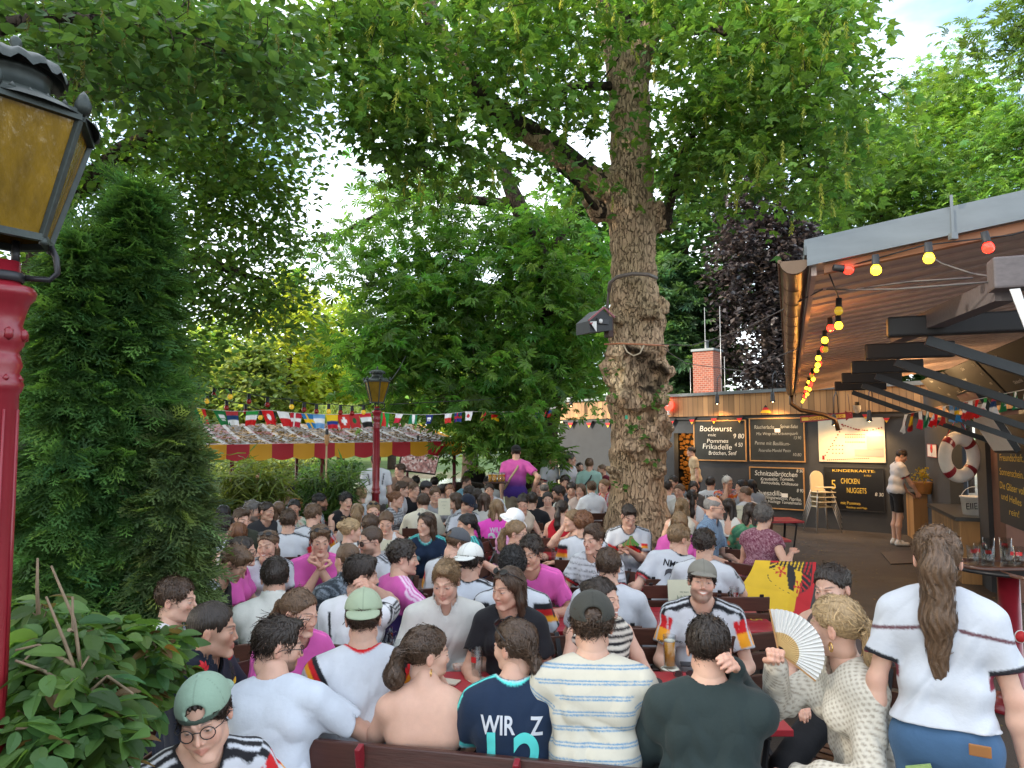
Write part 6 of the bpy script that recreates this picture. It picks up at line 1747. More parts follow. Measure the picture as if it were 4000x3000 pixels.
u,z=KW.uv(3592,1880,.2);p=KW.pt(u,.97,.15);root=empty('wicker_basket',p);tag(root,'wicker basket on the far counter before the standing man','basket')
m=MB()
for k in range(9):m.tube([((.13+.008*k)*math.cos(a),(.13+.008*k)*math.sin(a),.02+k*.026)for a in np.linspace(0,6.283,17)],.014,5,cap=False)
m.lathe([(0,.0),(.13,.0),(.19,.24),(.185,.24),(.125,.02),(0,.02)],n=16);m.build('weave',M['lightwood'],root)
m=MB();r=np.random.default_rng(9)
cl_=r.normal(0,.08,(120,3))+[0,0,.34]
crown('dried_foliage',root,[scatter('kite',cl_,r.normal(size=(120,3)),r.normal(size=(120,3)),r.uniform(.04,.08,120),colvar((.35,.25,.03),120,r))])
p=atz(3205,2075,0);p=Vector((p.x,p.y-.1,0))
for k in range(4):
 root=empty('high_chair',(p.x,p.y,.0),R(8));lab=['cream high chair at the bottom of the stack by the children\'s menu','second high chair from the bottom of the cream stack','third high chair from the bottom of the cream stack','topmost cream high chair of the stack with its tall backrest'][k]
 tag(root,lab,'high chair','stacked cream high chairs');dz=k*.105
 m=MB();m.box((0,0,.55+dz),(.34,.30,.025),bev=.01);m.box((0,-.17,.66+dz),(.40,.16,.02),bev=.01);m.build('seat',M['cream'],root)
 m=MB();pts=[(.155*math.sin(a)*(1 if abs(math.sin(a))<2 else 1),.16,.85+dz+.155*math.cos(a))for a in np.linspace(-math.pi/2,math.pi/2,11)]+[(.155,.15,.57+dz),(-.155,.15,.57+dz)]
 m.prism(pts,(0,.025,0));m.build('backrest',M['cream'],root)
 for sx in(-1,1):
  for sy in(-1,1):m=MB();m.tube([(sx*.16,sy*.13,.60+dz),(sx*(.29+.0*k),sy*.27,.01+dz)],.013,8);m.build('leg',M['alu'],root)
m=MB();a=[atz(3150+0,0+2215,0)]
q=[atz(3440,2160,.006),atz(3590,2150,.006),atz(3600,2200,.006),atz(3480,2205,.006)]
o=MB().prism(q,(0,0,.012)).build('floor_hatch',mat('rusty_plate',(.05,.034,.024),rough=.6,var=.3));tag(o,'flat rusty floor hatch in the ground before the counter','hatch')
def lamp_post(X,Y,label,n=28):
 root=empty('lamp_post',(X,Y,0),R(54));tag(root,label,'lamp post','red cast iron lantern posts')
 m=MB();m.lathe([(.10,0),(.10,.12),(.075,.16),(.07,.9),(.06,.95),(.056,1.20),(.066,1.21),(.070,1.225),(.066,1.24),(.056,1.26),(.064,1.285),(.058,1.31),(.052,1.33),(.048,2.19),(.054,2.20),(.058,2.215),(.052,2.23),(.046,2.245),(.053,2.265),(.047,2.29),(.043,2.30),(.054,2.32),(.058,2.35),(.048,2.37),(.054,2.40),(.062,2.43),(.074,2.445),(.077,2.46),(.069,2.472),(.040,2.48),(.037,2.54),(0,2.54)],n=n)
 for k in range(8):
  a=k*math.pi/4;m.tube([(.0530*math.cos(a),.0530*math.sin(a),1.40),(.0485*math.cos(a),.0485*math.sin(a),2.15)],.004,5)
  m.lathe([(0,-.018),(.011,-.01),(.011,.01),(0,.018)],(.055*math.cos(a),.055*math.sin(a),2.345),6);m.lathe([(0,-.012),(.008,0),(0,.012)],(.052*math.cos(a),.052*math.sin(a),2.23),6)
 m.build('post',M['redp'],root)
 m=MB();m.lathe([(.044,2.485),(.048,2.49),(.048,2.505),(.044,2.51)],n=20);m.tube([(.025,0,2.53),(.025,0,2.60)],.010,6);m.tube([(-.025,0,2.53),(-.025,0,2.60)],.010,6)
 m.tube([(.04,-.02,2.50),(.09,-.05,2.50),(.105,-.06,2.52),(.10,-.06,2.56),(.09,-.05,2.59)],.008,8);m.build('bracket',M['steel'],root)
 z0,z1,r0,r1=2.60,2.925,.105,.198;lan=MB();N=6
 P=lambda k,r_,z:Vector((r_*math.cos(k*math.pi/3),r_*math.sin(k*math.pi/3),z))
 for k in range(N):
  lan.bar(P(k,r0,z0),P(k,r1,z1),.016,.016,bev=.003);lan.bar(P(k,r0,z0),P(k+1,r0,z0),.02,.018);lan.bar(P(k,r1,z1),P(k+1,r1,z1),.022,.028)
  lan.lathe([(0,-.03),(.018,-.02),(.022,0),(.012,.025),(0,.04)],P(k,r1+.006,z1+.028),8);lan.lathe([(0,0),(.012,.006),(.008,.02),(0,.024)],P(k,r0+.004,z0-.022),6)
  for j in range(4):lan.lathe([(0,-.01),(.010,0),(0,.014)],P(k,r1,z1).lerp(P(k+1,r1,z1),.2+j*.2)+Vector((0,0,.018)),6)
 lan.build('lantern_frame',M['lampmetal'],root)
 g=MB()
 for k in range(N):g.prism([P(k,r0-.004,z0),P(k+1,r0-.004,z0),P(k+1,r1-.004,z1),P(k,r1-.004,z1)],-(P(k+.5,1,0)).normalized()*.004)
 g.build('glass',M['amber'],root)
 rf=MB();rf.lathe([(.205,2.925),(.19,2.94),(.135,2.97),(.105,2.985),(.085,2.995),(.083,3.035),(.088,3.04),(.088,3.05),(.08,3.055)],n=24)
 g2=[]
 for a in np.linspace(0,2*math.pi,49):g2.append([(rr_*math.cos(a),rr_*math.sin(a),zz+(.010*math.cos(a*14)*(rr_/.125)**3))for rr_,zz in((.002,3.108),(.05,3.102),(.09,3.088),(.118,3.068),(.125,3.048))])
 rf.sheet(g2);rf.lathe([(0,3.16),(.012,3.15),(.016,3.137),(.008,3.124),(.014,3.11),(.02,3.10)],n=10)
 rf.build('lantern_roof',M['lampmetal'],root)
 return root
lamp_post((-14-2000)*1.86/FPX,1.86,'near red lamp post with a six-sided amber lantern at the left edge')
lamp_post((1472-2000)*11/FPX,11.0,'far red lamp post with a small lantern in front of the striped tent',16)
TL,TR=at(792,1737,12.0),at(1802,1722,14.6);BL,BR=at(708,1656,14.7),at(1625,1652,17.2)
root=empty('tent',(TL.x,TL.y,0));tag(root,'red and yellow striped tent roof littered with brown leaves by the lake','tent');o=Vector(root.location)
def canvas_mat(name,nstripe):
 m=bpy.data.materials.new(name);m.use_nodes=True;t=NT(m);b=t.n('ShaderNodeBsdfPrincipled',i_Roughness=.55)
 uv=t.n('ShaderNodeVertexColor',layer_name='Col');sp_=t.n('ShaderNodeSeparateColor');t.l(uv.outputs[0],sp_.inputs[0])
 ml=t.n('ShaderNodeMath',operation='MULTIPLY',i_1=nstripe/2);t.l(sp_.outputs[0],ml.inputs[0]);fr=t.n('ShaderNodeMath',operation='FRACT');t.l(ml.outputs[0],fr.inputs[0]);gt=t.n('ShaderNodeMath',operation='GREATER_THAN',i_1=.5);t.l(fr.outputs[0],gt.inputs[0])
 mx=t.n('ShaderNodeMix',data_type='RGBA');t.l(gt.outputs[0],mx.inputs[0]);mx.inputs[6].default_value=(.75,.36,.015,1);mx.inputs[7].default_value=(.48,.014,.028,1)
 tc=t.n('ShaderNodeTexCoord');n=t.n('ShaderNodeTexNoise',i_Scale=1.6,i_Detail=9,i_Roughness=.72);t.l(tc.outputs['Object'],n.inputs[0])
 mr=t.n('ShaderNodeMapRange',i_1=.30,i_2=.52);t.l(n.outputs[0],mr.inputs[0]);mm=t.n('ShaderNodeMath',operation='MULTIPLY');t.l(mr.outputs[0],mm.inputs[0]);t.l(sp_.outputs[1],mm.inputs[1])
 m2=t.n('ShaderNodeMix',data_type='RGBA');t.l(mm.outputs[0],m2.inputs[0]);t.l(mx.outputs[2],m2.inputs[6]);m2.inputs[7].default_value=(.13,.095,.06,1)
 f2=t.n('ShaderNodeMath',operation='MULTIPLY',i_1=nstripe);t.l(sp_.outputs[0],f2.inputs[0]);f3=t.n('ShaderNodeMath',operation='FRACT');t.l(f2.outputs[0],f3.inputs[0]);pp=t.n('ShaderNodeMath',operation='PINGPONG',i_1=.5);t.l(f3.outputs[0],pp.inputs[0]);ls=t.n('ShaderNodeMath',operation='LESS_THAN',i_1=.10);t.l(pp.outputs[0],ls.inputs[0]);lm=t.n('ShaderNodeMath',operation='MULTIPLY');t.l(ls.outputs[0],lm.inputs[0]);t.l(sp_.outputs[1],lm.inputs[1]);lm2=t.n('ShaderNodeMath',operation='MULTIPLY',i_1=.6);t.l(lm.outputs[0],lm2.inputs[0])
 m4=t.n('ShaderNodeMix',data_type='RGBA');t.l(lm2.outputs[0],m4.inputs[0]);t.l(m2.outputs[2],m4.inputs[6]);m4.inputs[7].default_value=(.52,.50,.46,1)
 t.l(m4.outputs[2],b.inputs['Base Color']);tl=t.n('ShaderNodeBsdfTranslucent');t.l(m4.outputs[2],tl.inputs[0]);ms=t.n('ShaderNodeMixShader');ms.inputs[0].default_value=.2;t.l(b.outputs[0],ms.inputs[1]);t.l(tl.outputs[0],ms.inputs[2]);t.l(ms.outputs[0],t.out.inputs[0]);return m
CV=canvas_mat('striped_canvas',13)
def sheetcol(name,rows,cols,fn,dirt,parent,m):
 V,C=[],[]
 for i in range(rows+1):
  for j in range(cols+1):
   p,u=fn(i/rows,j/cols);V.append(p);C.append((u,dirt,0))
 ii=np.arange((rows+1)*(cols+1)).reshape(rows+1,cols+1)
 Q=np.stack([ii[:-1,:-1],ii[:-1,1:],ii[1:,1:],ii[1:,:-1]],-1).reshape(-1,4)
 return link(name,np_mesh(name,np.array([p[:]for p in V]),Q,np.array(C)),m,parent)
VH=.28
sheetcol('roof_canvas',16,78,lambda v_,u:(TL.lerp(TR,u).lerp(BL.lerp(BR,u),v_)-o+Vector((0,0,-.05*math.sin(math.pi*v_)-.012*abs(math.sin(u*13*math.pi)))),u),1.0,root,CV)
sc_=lambda u:.045*abs(math.sin(u*26*math.pi/2*1.0))
fdir=(TR-TL).cross(Vector((0,0,1))).normalized();fdir=fdir if fdir.y<0 else-fdir
sheetcol('front_valance',5,260,lambda v_,u:(TL.lerp(TR,u)-o+Vector((0,0,-.005-(VH-.04+sc_(u))*v_))+fdir*(.01+.012*math.sin(u*60)*v_),u),.0,root,CV)
sheetcol('back_valance',3,160,lambda v_,u:(TL.lerp(TR,u).lerp(BL.lerp(BR,u),1.0)-o+Vector((0,0,-.35-(VH+sc_(u))*v_)),u),.3,root,CV)
sheetcol('side_valance',6,40,lambda v_,u:(TL.lerp(BL,u)-o+Vector((-.012,0,-.005-(VH-.04+.045*abs(math.sin(u*6*math.pi)))*v_)),.055),.0,root,CV)
sheetcol('side_valance',6,40,lambda v_,u:(TR.lerp(BR,u)-o+Vector((.012,0,-.005-(VH-.04+.045*abs(math.sin(u*6*math.pi)))*v_)),.98),.0,root,CV)
for u,v_ in((.10,.03),(.42,.03),(.975,.03),(.10,.95),(.45,.95),(.95,.95)):
 p=TL.lerp(TR,u).lerp(BL.lerp(BR,u),v_);MB().tube([(p.x-o.x,p.y-o.y,-.3),(p.x-o.x,p.y-o.y,p.z-.04)],.035,10).build('tent_post',mat('dark_red_post',(.10,.012,.015),rough=.4),root)
mbm=MB();mbm.bar(TL-o+Vector((.1,.1,-.08)),TR-o+Vector((-.1,.1,-.08)),.04,.05);mbm.bar(BL-o+Vector((.1,-.1,-.08)),BR-o+Vector((-.1,-.1,-.08)),.04,.05);mbm.build('tent_frame',M['steel'],root)
r=np.random.default_rng(61);N=2600;u=r.random(N);v_=r.random(N);P=np.array([(TL.lerp(TR,a).lerp(BL.lerp(BR,a),b)-o)[:]for a,b in zip(u,v_)])+[0,0,.006];P[:,2]-=.05*np.sin(np.pi*v_)
k=(np.abs((u*13)%1-.5)<.42);P=P[k];N=len(P)
lv=crown('fallen_leaves',root,[scatter('kite',P,r.normal(0,.25,(N,3))+[0,0,1],r.normal(size=(N,3)),r.uniform(.03,.09,N),colvar((.13,.08,.038),N,r,.4))],LEAFFAR);lv['kind']='stuff'
p=at(1637,1800,14.4);root=empty('television',p,R(25));tag(root,'flat television tilted down under the right end of the tent','television')
Rt=Matrix.Rotation(R(14),3,'X')@Matrix.Rotation(R(8),3,'Y')
MB().box((0,0,0),(.80,.05,.50),Rt,bev=.008).build('television_case',M['black'],root)
tv=bpy.data.materials.new('screen_picture');tv.use_nodes=True;t=NT(tv);b=t.n('ShaderNodeBsdfPrincipled',i_Roughness=.15);tc=t.n('ShaderNodeTexCoord');vo=t.n('ShaderNodeTexVoronoi',i_Scale=26);t.l(tc.outputs['Object'],vo.inputs[0]);cr=t.n('ShaderNodeValToRGB');t.l(vo.outputs['Color'],cr.inputs[0]);e=cr.color_ramp.elements;e[0].color=(.03,.03,.03,1);e[1].color=(.45,.42,.40,1);x=e.new(.5);x.color=(.25,.13,.12,1);b.inputs['Base Color'].default_value=(.01,.01,.01,1);t.l(cr.outputs[0],b.inputs['Emission Color']);b.inputs['Emission Strength'].default_value=.35;t.l(b.outputs[0],t.out.inputs[0])
MB().box(Rt@Vector((0,-.028,.01)),(.76,.004,.45),Rt).build('screen',tv,root)
MB().tube([(0,.03,.1),(0,.1,.5)],.02,8).build('hanger',M['steel'],root)
p=at(1272,1950,10.9);root=empty('garden_torch',(p.x,p.y,0));tag(root,'bamboo garden torch before the tent','torch');zt=at(1272,1690,10.9).z
MB().tube([(0,0,0),(0,0,zt-.18)],.014,8).build('cane',mat('bamboo_cane',(.40,.30,.16),var=.2),root);m=MB();m.lathe([(.014,zt-.2),(.03,zt-.16),(.04,zt-.06),(.03,zt-.03)],n=10);m.build('basket_head',M['lightwood'],root);MB().lathe([(.022,zt-.03),(.028,zt),(.02,zt+.05),(0,zt+.06)],n=10).build('wick_cap',M['black'],root)
FL={}
def fcol(h):return hexc(h)
NAT=['mexico','senegal','saudi','serbia','iran','tunisia','czech','denmark','sweden','argentina','colombia','switzerland','morocco','egypt','portugal','brazil','poland','nigeria','australia','chile','uk','korea','belgium','germany','panama','england','spain','greece','france','russia']
DES={'mexico':('v','006847 FFFFFF CE1126'),'senegal':('v','00853F FDEF42 E31B23'),'saudi':('s','0A7A3B FFFFFF'),'serbia':('h','C6363C 0C4076 FFFFFF'),'iran':('h','239F40 FFFFFF DA0000'),'tunisia':('d','E70013 FFFFFF'),'czech':('h','FFFFFF D7141A'),'denmark':('x','C8102E FFFFFF'),'sweden':('x','1677B5 FECC02'),'argentina':('h','74ACDF FFFFFF 74ACDF'),'colombia':('h','FCD116 FCD116 003893 CE1126'),'switzerland':('p','D52B1E FFFFFF'),'morocco':('d','C1272D 006233'),'egypt':('h','CE1126 FFFFFF 111111'),'portugal':('v','046A38 DA291C DA291C'),'brazil':('d','009739 FEDD00'),'poland':('h','FFFFFF DC143C'),'nigeria':('v','008751 FFFFFF 008751'),'australia':('s','00247D FFFFFF'),'chile':('h','FFFFFF D52B1E'),'uk':('x','00247D CF142B'),'korea':('d','FFFFFF CD2E3A'),'belgium':('v','111111 FAE042 ED2939'),'germany':('h','111111 DD0000 FFCE00'),'panama':('q','FFFFFF D21034 005293'),'england':('x','FFFFFF CE1124'),'spain':('h','AA151B F1BF00 F1BF00 AA151B'),'greece':('h','0D5EAF FFFFFF 0D5EAF FFFFFF 0D5EAF'),'france':('v','002395 FFFFFF ED2939'),'russia':('h','FFFFFF 0039A6 D52B1E')}
def flag_color(nat,u,v_):
 k,cs=DES[nat];cs=[fcol(c)for c in cs.split()]
 if k=='v':return cs[min(int(u*len(cs)),len(cs)-1)]
 if k=='h':return cs[min(int(v_*len(cs)),len(cs)-1)]
 if k=='x':return cs[1]if abs(u-.38)<.09 or abs(v_-.5)<.11 else cs[0]
 if k=='p':return cs[1]if(abs(u-.5)<.09 and abs(v_-.5)<.3)or(abs(v_-.5)<.12 and abs(u-.5)<.22)else cs[0]
 if k=='d':return cs[1]if math.hypot((u-.5)*1.4,v_-.5)<.24 else cs[0]
 if k=='s':return cs[1]if(abs(v_-.4)<.1 and.25<u<.75)or(abs(v_-.7)<.04 and.3<u<.7)else cs[0]
 if k=='q':return cs[0]if(u<.5)==(v_<.5)else cs[1 if u>=.5 else 2]
FLAGM=mat('flag_cloth',attr=True,rough=.7,var=.06)
NAME={'uk':'British','czech':'Czech'}
def flag(p,e,w,h,nat,label,seed,group,tilt=0.0,fold=1.0):
 r=random.Random(seed);nu,nv=14,12;V,C=[],[]
 ph=r.uniform(0,6.3);sw=r.uniform(-.35,.35)+tilt;tw=r.uniform(-.5,.5)
 n=Vector((e.y,-e.x,0))
 for j in range(nv+1):
  for i in range(nu+1):
   u,v_=i/nu,j/nv
   x=(u-.5)*w*(1-.22*v_*fold)+sw*v_*h;
   q=Vector(p)+e*x+Vector((0,0,-v_*h*(1-.08*fold*math.sin(u*3.1))))+n*(math.sin(u*7+ph+v_*2)*.022*fold*v_+tw*(u-.5)*v_*.12)
   V.append(q[:]);C.append(flag_color(nat,min(u,.999),min(v_,.999)))
 ii=np.arange((nv+1)*(nu+1)).reshape(nv+1,nu+1)
 Q=np.stack([ii[:-1,:-1],ii[:-1,1:],ii[1:,1:],ii[1:,:-1]],-1).reshape(-1,4)
 o=link('flag',np_mesh('flag',np.array(V),Q,np.array(C)),FLAGM);tag(o,label,'flag',group)
sa=[(690,1580,10.2),(1050,1602,10.6),(1478,1610,11.0)];sb=[(1478,1606,11.0),(1830,1607,12.8),(2178,1588,15.0)]
wire=[at(*q)for q in sa]+[at(*q)for q in sb[1:]]
wl=[]
for a,b in zip(wire,wire[1:]):
 for k in range(12):t_=k/12;q=a.lerp(b,t_);q.z-=.05*math.sin(math.pi*t_);wl.append(q)
wl.append(wire[-1])
root=tag(MB().tube(wl,.004,5).build('bunting_cord',M['white']),'white cord of the flag bunting from the conifer over the far lamp to the hut','cord')
def on_cord(px):
 best=min(range(len(wl)-1),key=lambda i:abs((wl[i].x/wl[i].y*FPX+2000)-px));
 x0,x1=wl[best].x/wl[best].y*FPX+2000,wl[best+1].x/wl[best+1].y*FPX+2000
 t_=min(max((px-x0)/(x1-x0+1e-6),-.2),1.2);return wl[best].lerp(wl[best+1],t_),(wl[best+1]-wl[best]).normalized()
fx=[(715,'mexico'),(768,'senegal'),(856,'saudi'),(905,'serbia'),(982,'iran'),(1036,'tunisia'),(1104,'czech'),(1158,'denmark'),(1199,'sweden'),(1246,'argentina'),(1294,'colombia'),(1340,'switzerland'),(1378,'morocco'),(1424,'egypt'),(1484,'portugal'),(1496,'brazil'),(1560,'poland'),(1616,'nigeria'),(1678,'australia'),(1752,'chile'),(1790,'uk'),(1832,'korea'),(1886,'belgium'),(1932,'germany'),(1968,'panama'),(2012,'england'),(2050,'spain'),(2092,'greece'),(2126,'france'),(2160,'russia')]
DSC={'mexico':'green white red','senegal':'green yellow red','saudi':'green with white script','serbia':'red blue white','iran':'green white red banded','tunisia':'red with white disc','czech':'white over red','denmark':'red with white cross','sweden':'blue with yellow cross','argentina':'pale blue and white','colombia':'yellow blue red','switzerland':'red with white plus','morocco':'red with green centre','egypt':'red white black','portugal':'green and red','brazil':'green with yellow disc','poland':'white and red','nigeria':'green white green','australia':'dark blue with white marks','chile':'white and red halved','uk':'blue with red cross','korea':'white with red disc','belgium':'black yellow red','germany':'black red gold','panama':'white red blue quartered','england':'white with red cross','spain':'red and yellow','greece':'blue and white striped','france':'blue white red','russia':'white blue red'}
for i,(px,nat)in enumerate(fx):
 p,e=on_cord(px);k=p.y/FPX
 flag(p,e,(46 if px<1500 else 42)*k,(58 if px<1500 else 38)*k,nat,DSC[nat]+' flag on the bunting '+('left of the far lamp' if px<1470 else 'right of the far lamp'),i,'national flags on the bunting',tilt=.15 if px<1500 else-.3)
wl2=[at(3540,1618,8.6),at(3700,1585,7.6),at(3840,1555,6.9),at(4060,1510,6.0)]
tag(MB().tube(wl2,.004,5).build('bunting_cord',M['white']),'white cord of the second bunting under the kitchen roof','cord')
nat2=['korea','spain','poland','nigeria','tunisia','chile','argentina','sweden','denmark','russia','tunisia','iran','serbia','saudi','nigeria','mexico','brazil']
for i,nat in enumerate(nat2):
 t_=i/(len(nat2)-1)*2.98;j=int(t_);p=wl2[j].lerp(wl2[j+1],t_-j);e=(wl2[j+1]-wl2[j]).normalized();k=p.y/FPX
 flag(p,e,30*k,74*k,nat,DSC[nat]+' flag, number %s from the left under the kitchen roof'%['one','two','three','four','five','six','seven','eight','nine','ten','eleven','twelve','thirteen','fourteen','fifteen','sixteen','seventeen'][i],i+90,'national flags under the kitchen roof',tilt=-.25,fold=1.6)
BM={'red':mat('lit_red_bulb',(.6,.01,.01),emit=(1.0,.02,.01),estr=2.2,rough=.2),'yellow':mat('lit_yellow_bulb',(.8,.6,.02),emit=(1.0,.62,.02),estr=2.6,rough=.2),'off':mat('dim_yellow_bulb',(.45,.32,.02),rough=.2,emit=(1,.6,.05),estr=.12),'offred':mat('unlit_red_bulb',(.30,.015,.012),rough=.2,var=0)}
bulb_me={}
def bulb(p,d,col,label,group,sc=1.0):
 root=empty('light_bulb',p);root.rotation_mode='QUATERNION';root.rotation_quaternion=Vector(d).to_track_quat('-Z','Y');root.scale=(sc,)*3;tag(root,label,'light bulb',group)
 if 'socket' not in bulb_me:
  o=MB().lathe([(0,0),(.016,0),(.018,-.045),(.02,-.05),(0,-.05)],n=10).build('socket',M['black']);bulb_me['socket']=o.data;bpy.data.objects.remove(o)
  for c in BM:
   o=MB().lathe([(.012,-.048),(.0215,-.062),(.0245,-.075),(.0215,-.088),(.012,-.097),(0,-.0995)],n=14).build('glass_globe',BM[c]);bulb_me[c]=o.data;bpy.data.objects.remove(o)
 link('socket',bulb_me['socket'],None,root);link('glass_globe',bulb_me[col],None,root)
WORDS=['first','second','third','fourth','fifth','sixth','seventh','eighth','ninth','tenth','eleventh','twelfth','thirteenth','fourteenth','fifteenth','sixteenth','seventeenth','eighteenth','nineteenth','twentieth','twenty-first','twenty-second','twenty-third','twenty-fourth','twenty-fifth','twenty-sixth']
c6=lambda x,y:(2900+x/1.659,700+y/1.659)
vb=[((590,572),(1,0,-.15),'red',.3),((862,490),(0,0,-1),'yellow',.75),((1204,410),(0,0,-1),'yellow',1.3),((1567,340),(.2,0,-1),'red',2.0)]
for i,((x,y),d,c,s)in enumerate(vb):
 px,py=c6(x,y);t_=(.12,.50,.86,1.18)[i]
 p=K(-.06,t_,rz(t_)-.055)
 q=at(px,py,p.y);bulb(q,d,c,['red bulb at the corner of the roof verge','left yellow bulb hanging from the roof verge','second yellow bulb hanging from the roof verge','red bulb at the right end of the roof verge'][i],'lit bulbs along the roof verge')
cols=['off','yellow','red','yellow','off','red','yellow','yellow','red','yellow','off','red','yellow','red','yellow','red','yellow','yellow','red','yellow','yellow','red','red','yellow','yellow','yellow']
ew=[]
for i,c in enumerate(cols):
 s=.55+11.0*(i/(len(cols)-1))**1.0;t_=.16+.02*math.sin(i*1.7)
 p=K(s,t_,rz(t_)-.10-.03*math.sin(i*2.1));ew.append(p+Vector((0,0,.0)))
 bulb(p,(.1*math.sin(i),.1,-1),c,'%s %s bulb from the near end of the row under the eave'%(WORDS[i],{'off':'dim','yellow':'yellow','red':'red'}[c]),'bulbs hanging in a row under the eave')
 if i%5==2:
  l=bpy.data.lights.new('bulb_glow','POINT');l.energy=.9;l.color=(1,.38,.08);l.shadow_soft_size=.04;lo=bpy.data.objects.new('bulb_glow',l);COL.objects.link(lo);lo.location=p+Vector((0,0,-.13))
m=MB();m.tube(ew,.004,5);m.tube([K(.0,.08,rz(.1)-.05),K(-.06,.5,rz(.5)-.03),K(-.06,.86,rz(.86)-.07),K(-.06,1.2,rz(1.2)-.03),K(-.06,1.6,rz(1.6)-.06)],.004,5);m.tube([ew[0],K(.0,.08,rz(.1)-.05)],.004,5)
tag(m.build('bulb_cable',M['black']),'black cable of the coloured bulbs under the kitchen eave','cable')
def festoon(pts,n,label,gl,sc=1.5):
 P=[at(*q)for q in pts];fine=[]
 for a,b in zip(P,P[1:]):
  for k in range(10):q=a.lerp(b,k/10);q.z-=.03*math.sin(math.pi*k/10);fine.append(q)
 fine.append(P[-1]);tag(MB().tube(fine,.007,5).build('festoon_cable',M['black']),label,'cable')
 for i in range(n):
  q=fine[int((i+.5)/n*(len(fine)-1))];bulb(q,(0,0,-1),'offred' if i%3 else 'off','unlit bulb, %s from the left on the %s'%(WORDS[i],gl),'unlit bulbs on the '+gl,sc)
festoon([(690,1472,10.0),(900,1520,10.3),(1140,1560,10.6),(1300,1578,10.8),(1450,1578,11.0)],13,'black festoon cable sagging from the linden to the far lamp','upper festoon')
festoon([(770,1520,10.3),(960,1580,10.8),(1100,1618,11.4)],5,'lower black festoon cable ending at the tent','lower festoon')
m=MB()
for a in([(1455,1590,11),(1560,1440,11.6),(1585,1390,12)],[(1520,1580,11.1),(1900,1560,13),(2030,1540,14)]):m.tube([at(*q)for q in a],.006,5)
tag(m.build('overhead_wires',M['black']),'thin black wires running from the far lamp up into the chestnut','wire')
m=MB()
for a in([(2570,1345,9.6),(2700,1350,8.5),(2900,1290,6.5),(3212,1130,3.9)],[(2440,1343,9.5),(2600,1345,9.5)],[(2570,1348,9.6),(2680,1420,9),(2900,1450,7.5),(3120,1360,6.2)],[(3230,1130,3.9),(3330,1132,3.6),(3500,1130,3.4),(3760,1110,3.2),(4020,1090,3.1)],[(3345,1128,3.6),(3560,1100,3.4),(3800,1085,3.2)],[(3560,955,3.5),(3680,1030,3.4),(3800,1070,3.3),(4010,1100,3.1)]):
 m.tube([at(*q)for q in a],.005,5)
tag(m.build('power_cables',mat('grey_cable',(.10,.09,.085),var=.1)),'grey cables strung from the big trunk to the kitchen roof','cable')
m=MB();
def trunk_loop(pts,r_,nm,mt,label,cat):
 o=MB().tube([at(*q)for q in pts],r_,8).build(nm,mt);tag(o,label,cat)
trunk_loop([(2378,1140,9.62),(2382,1105,9.58),(2410,1082,9.50),(2470,1069,9.42),(2530,1072,9.45),(2565,1086,9.6)],.026,'conduit_hoop',mat('grey_conduit',(.14,.11,.09),rough=.5),'grey corrugated conduit bent round the upper trunk','conduit')
trunk_loop([(2378,1140,9.60),(2374,1180,9.58),(2372,1300,9.55)],.018,'conduit_pipe',mat('brown_conduit',(.07,.04,.03),rough=.5),'brown pipe running down the left side of the trunk','conduit')
trunk_loop([(2362,1345,9.4),(2420,1342,9.2),(2500,1345,9.2),(2570,1348,9.4),(2610,1350,9.6)],.012,'orange_hose',mat('orange_hose',(.42,.16,.07),rough=.5),'orange-pink hose tied across the trunk above the hollow','hose')
trunk_loop([(2435,1346,9.18),(2450,1375,9.16),(2475,1390,9.15),(2500,1380,9.16),(2515,1348,9.18)],.010,'cable_loop',mat('cream_cable',(.45,.36,.24),rough=.5),'cream cable hanging in a loop over the trunk hollow','cable')
p=at(2322,1268,9.48);root=empty('housing_box',p,R(30));root.scale=(.72,.72,.78);tag(root,'black house-shaped box with red edges mounted on the left of the trunk','box')
m=MB();m.prism([(-.26,-.2,-.18),(.26,-.2,-.10),(.26,-.2,.10),(0.04,-.2,.24),(-.26,-.2,.02)],(0,.42,0));m.build('housing',M['black'],root)
m=MB();m.bar((-.30,-.22,.02),(.05,-.22,.27),.03,.02,up=(0,1,0));m.bar((.05,-.22,.27),(.30,-.22,.12),.03,.02,up=(0,1,0));m.build('red_edges',M['redp'],root)
m=MB();m.box((.03,-.215,.03),(.26,.03,.10),bev=.01);m.build('projector',M['steel'],root);m=MB();m.lathe([(.04,0),(.035,.015),(0,.012)],(-.03,-.232,.03),12,axis=Matrix.Rotation(R(90),3,'X'));m.build('lens',M['white'],root)
m=MB();m.prism([(-.27,-.23,.0),(-.12,-.23,.02),(-.13,-.24,-.16)],(0,.004,0));m.prism([(-.30,-.235,-.02),(-.2,-.235,0),(-.24,-.24,-.05)],(0,.004,0),mat=1);m.build('small_flag',[M['white'],M['redp']],root)
m=MB();m.box((.33,0,-.02),(.12,.14,.36),bev=.01);m.build('wall_bracket',mat('brown_bracket',(.06,.025,.02)),root)
o=MB().box(at(2447,1630,9.42),(.035,.012,.05),bev=.004).build('number_tag',mat('green_tag',(.02,.35,.18),rough=.4));tag(o,'tiny green tag nailed to the trunk below the hollow','tag')
r=np.random.default_rng(77)
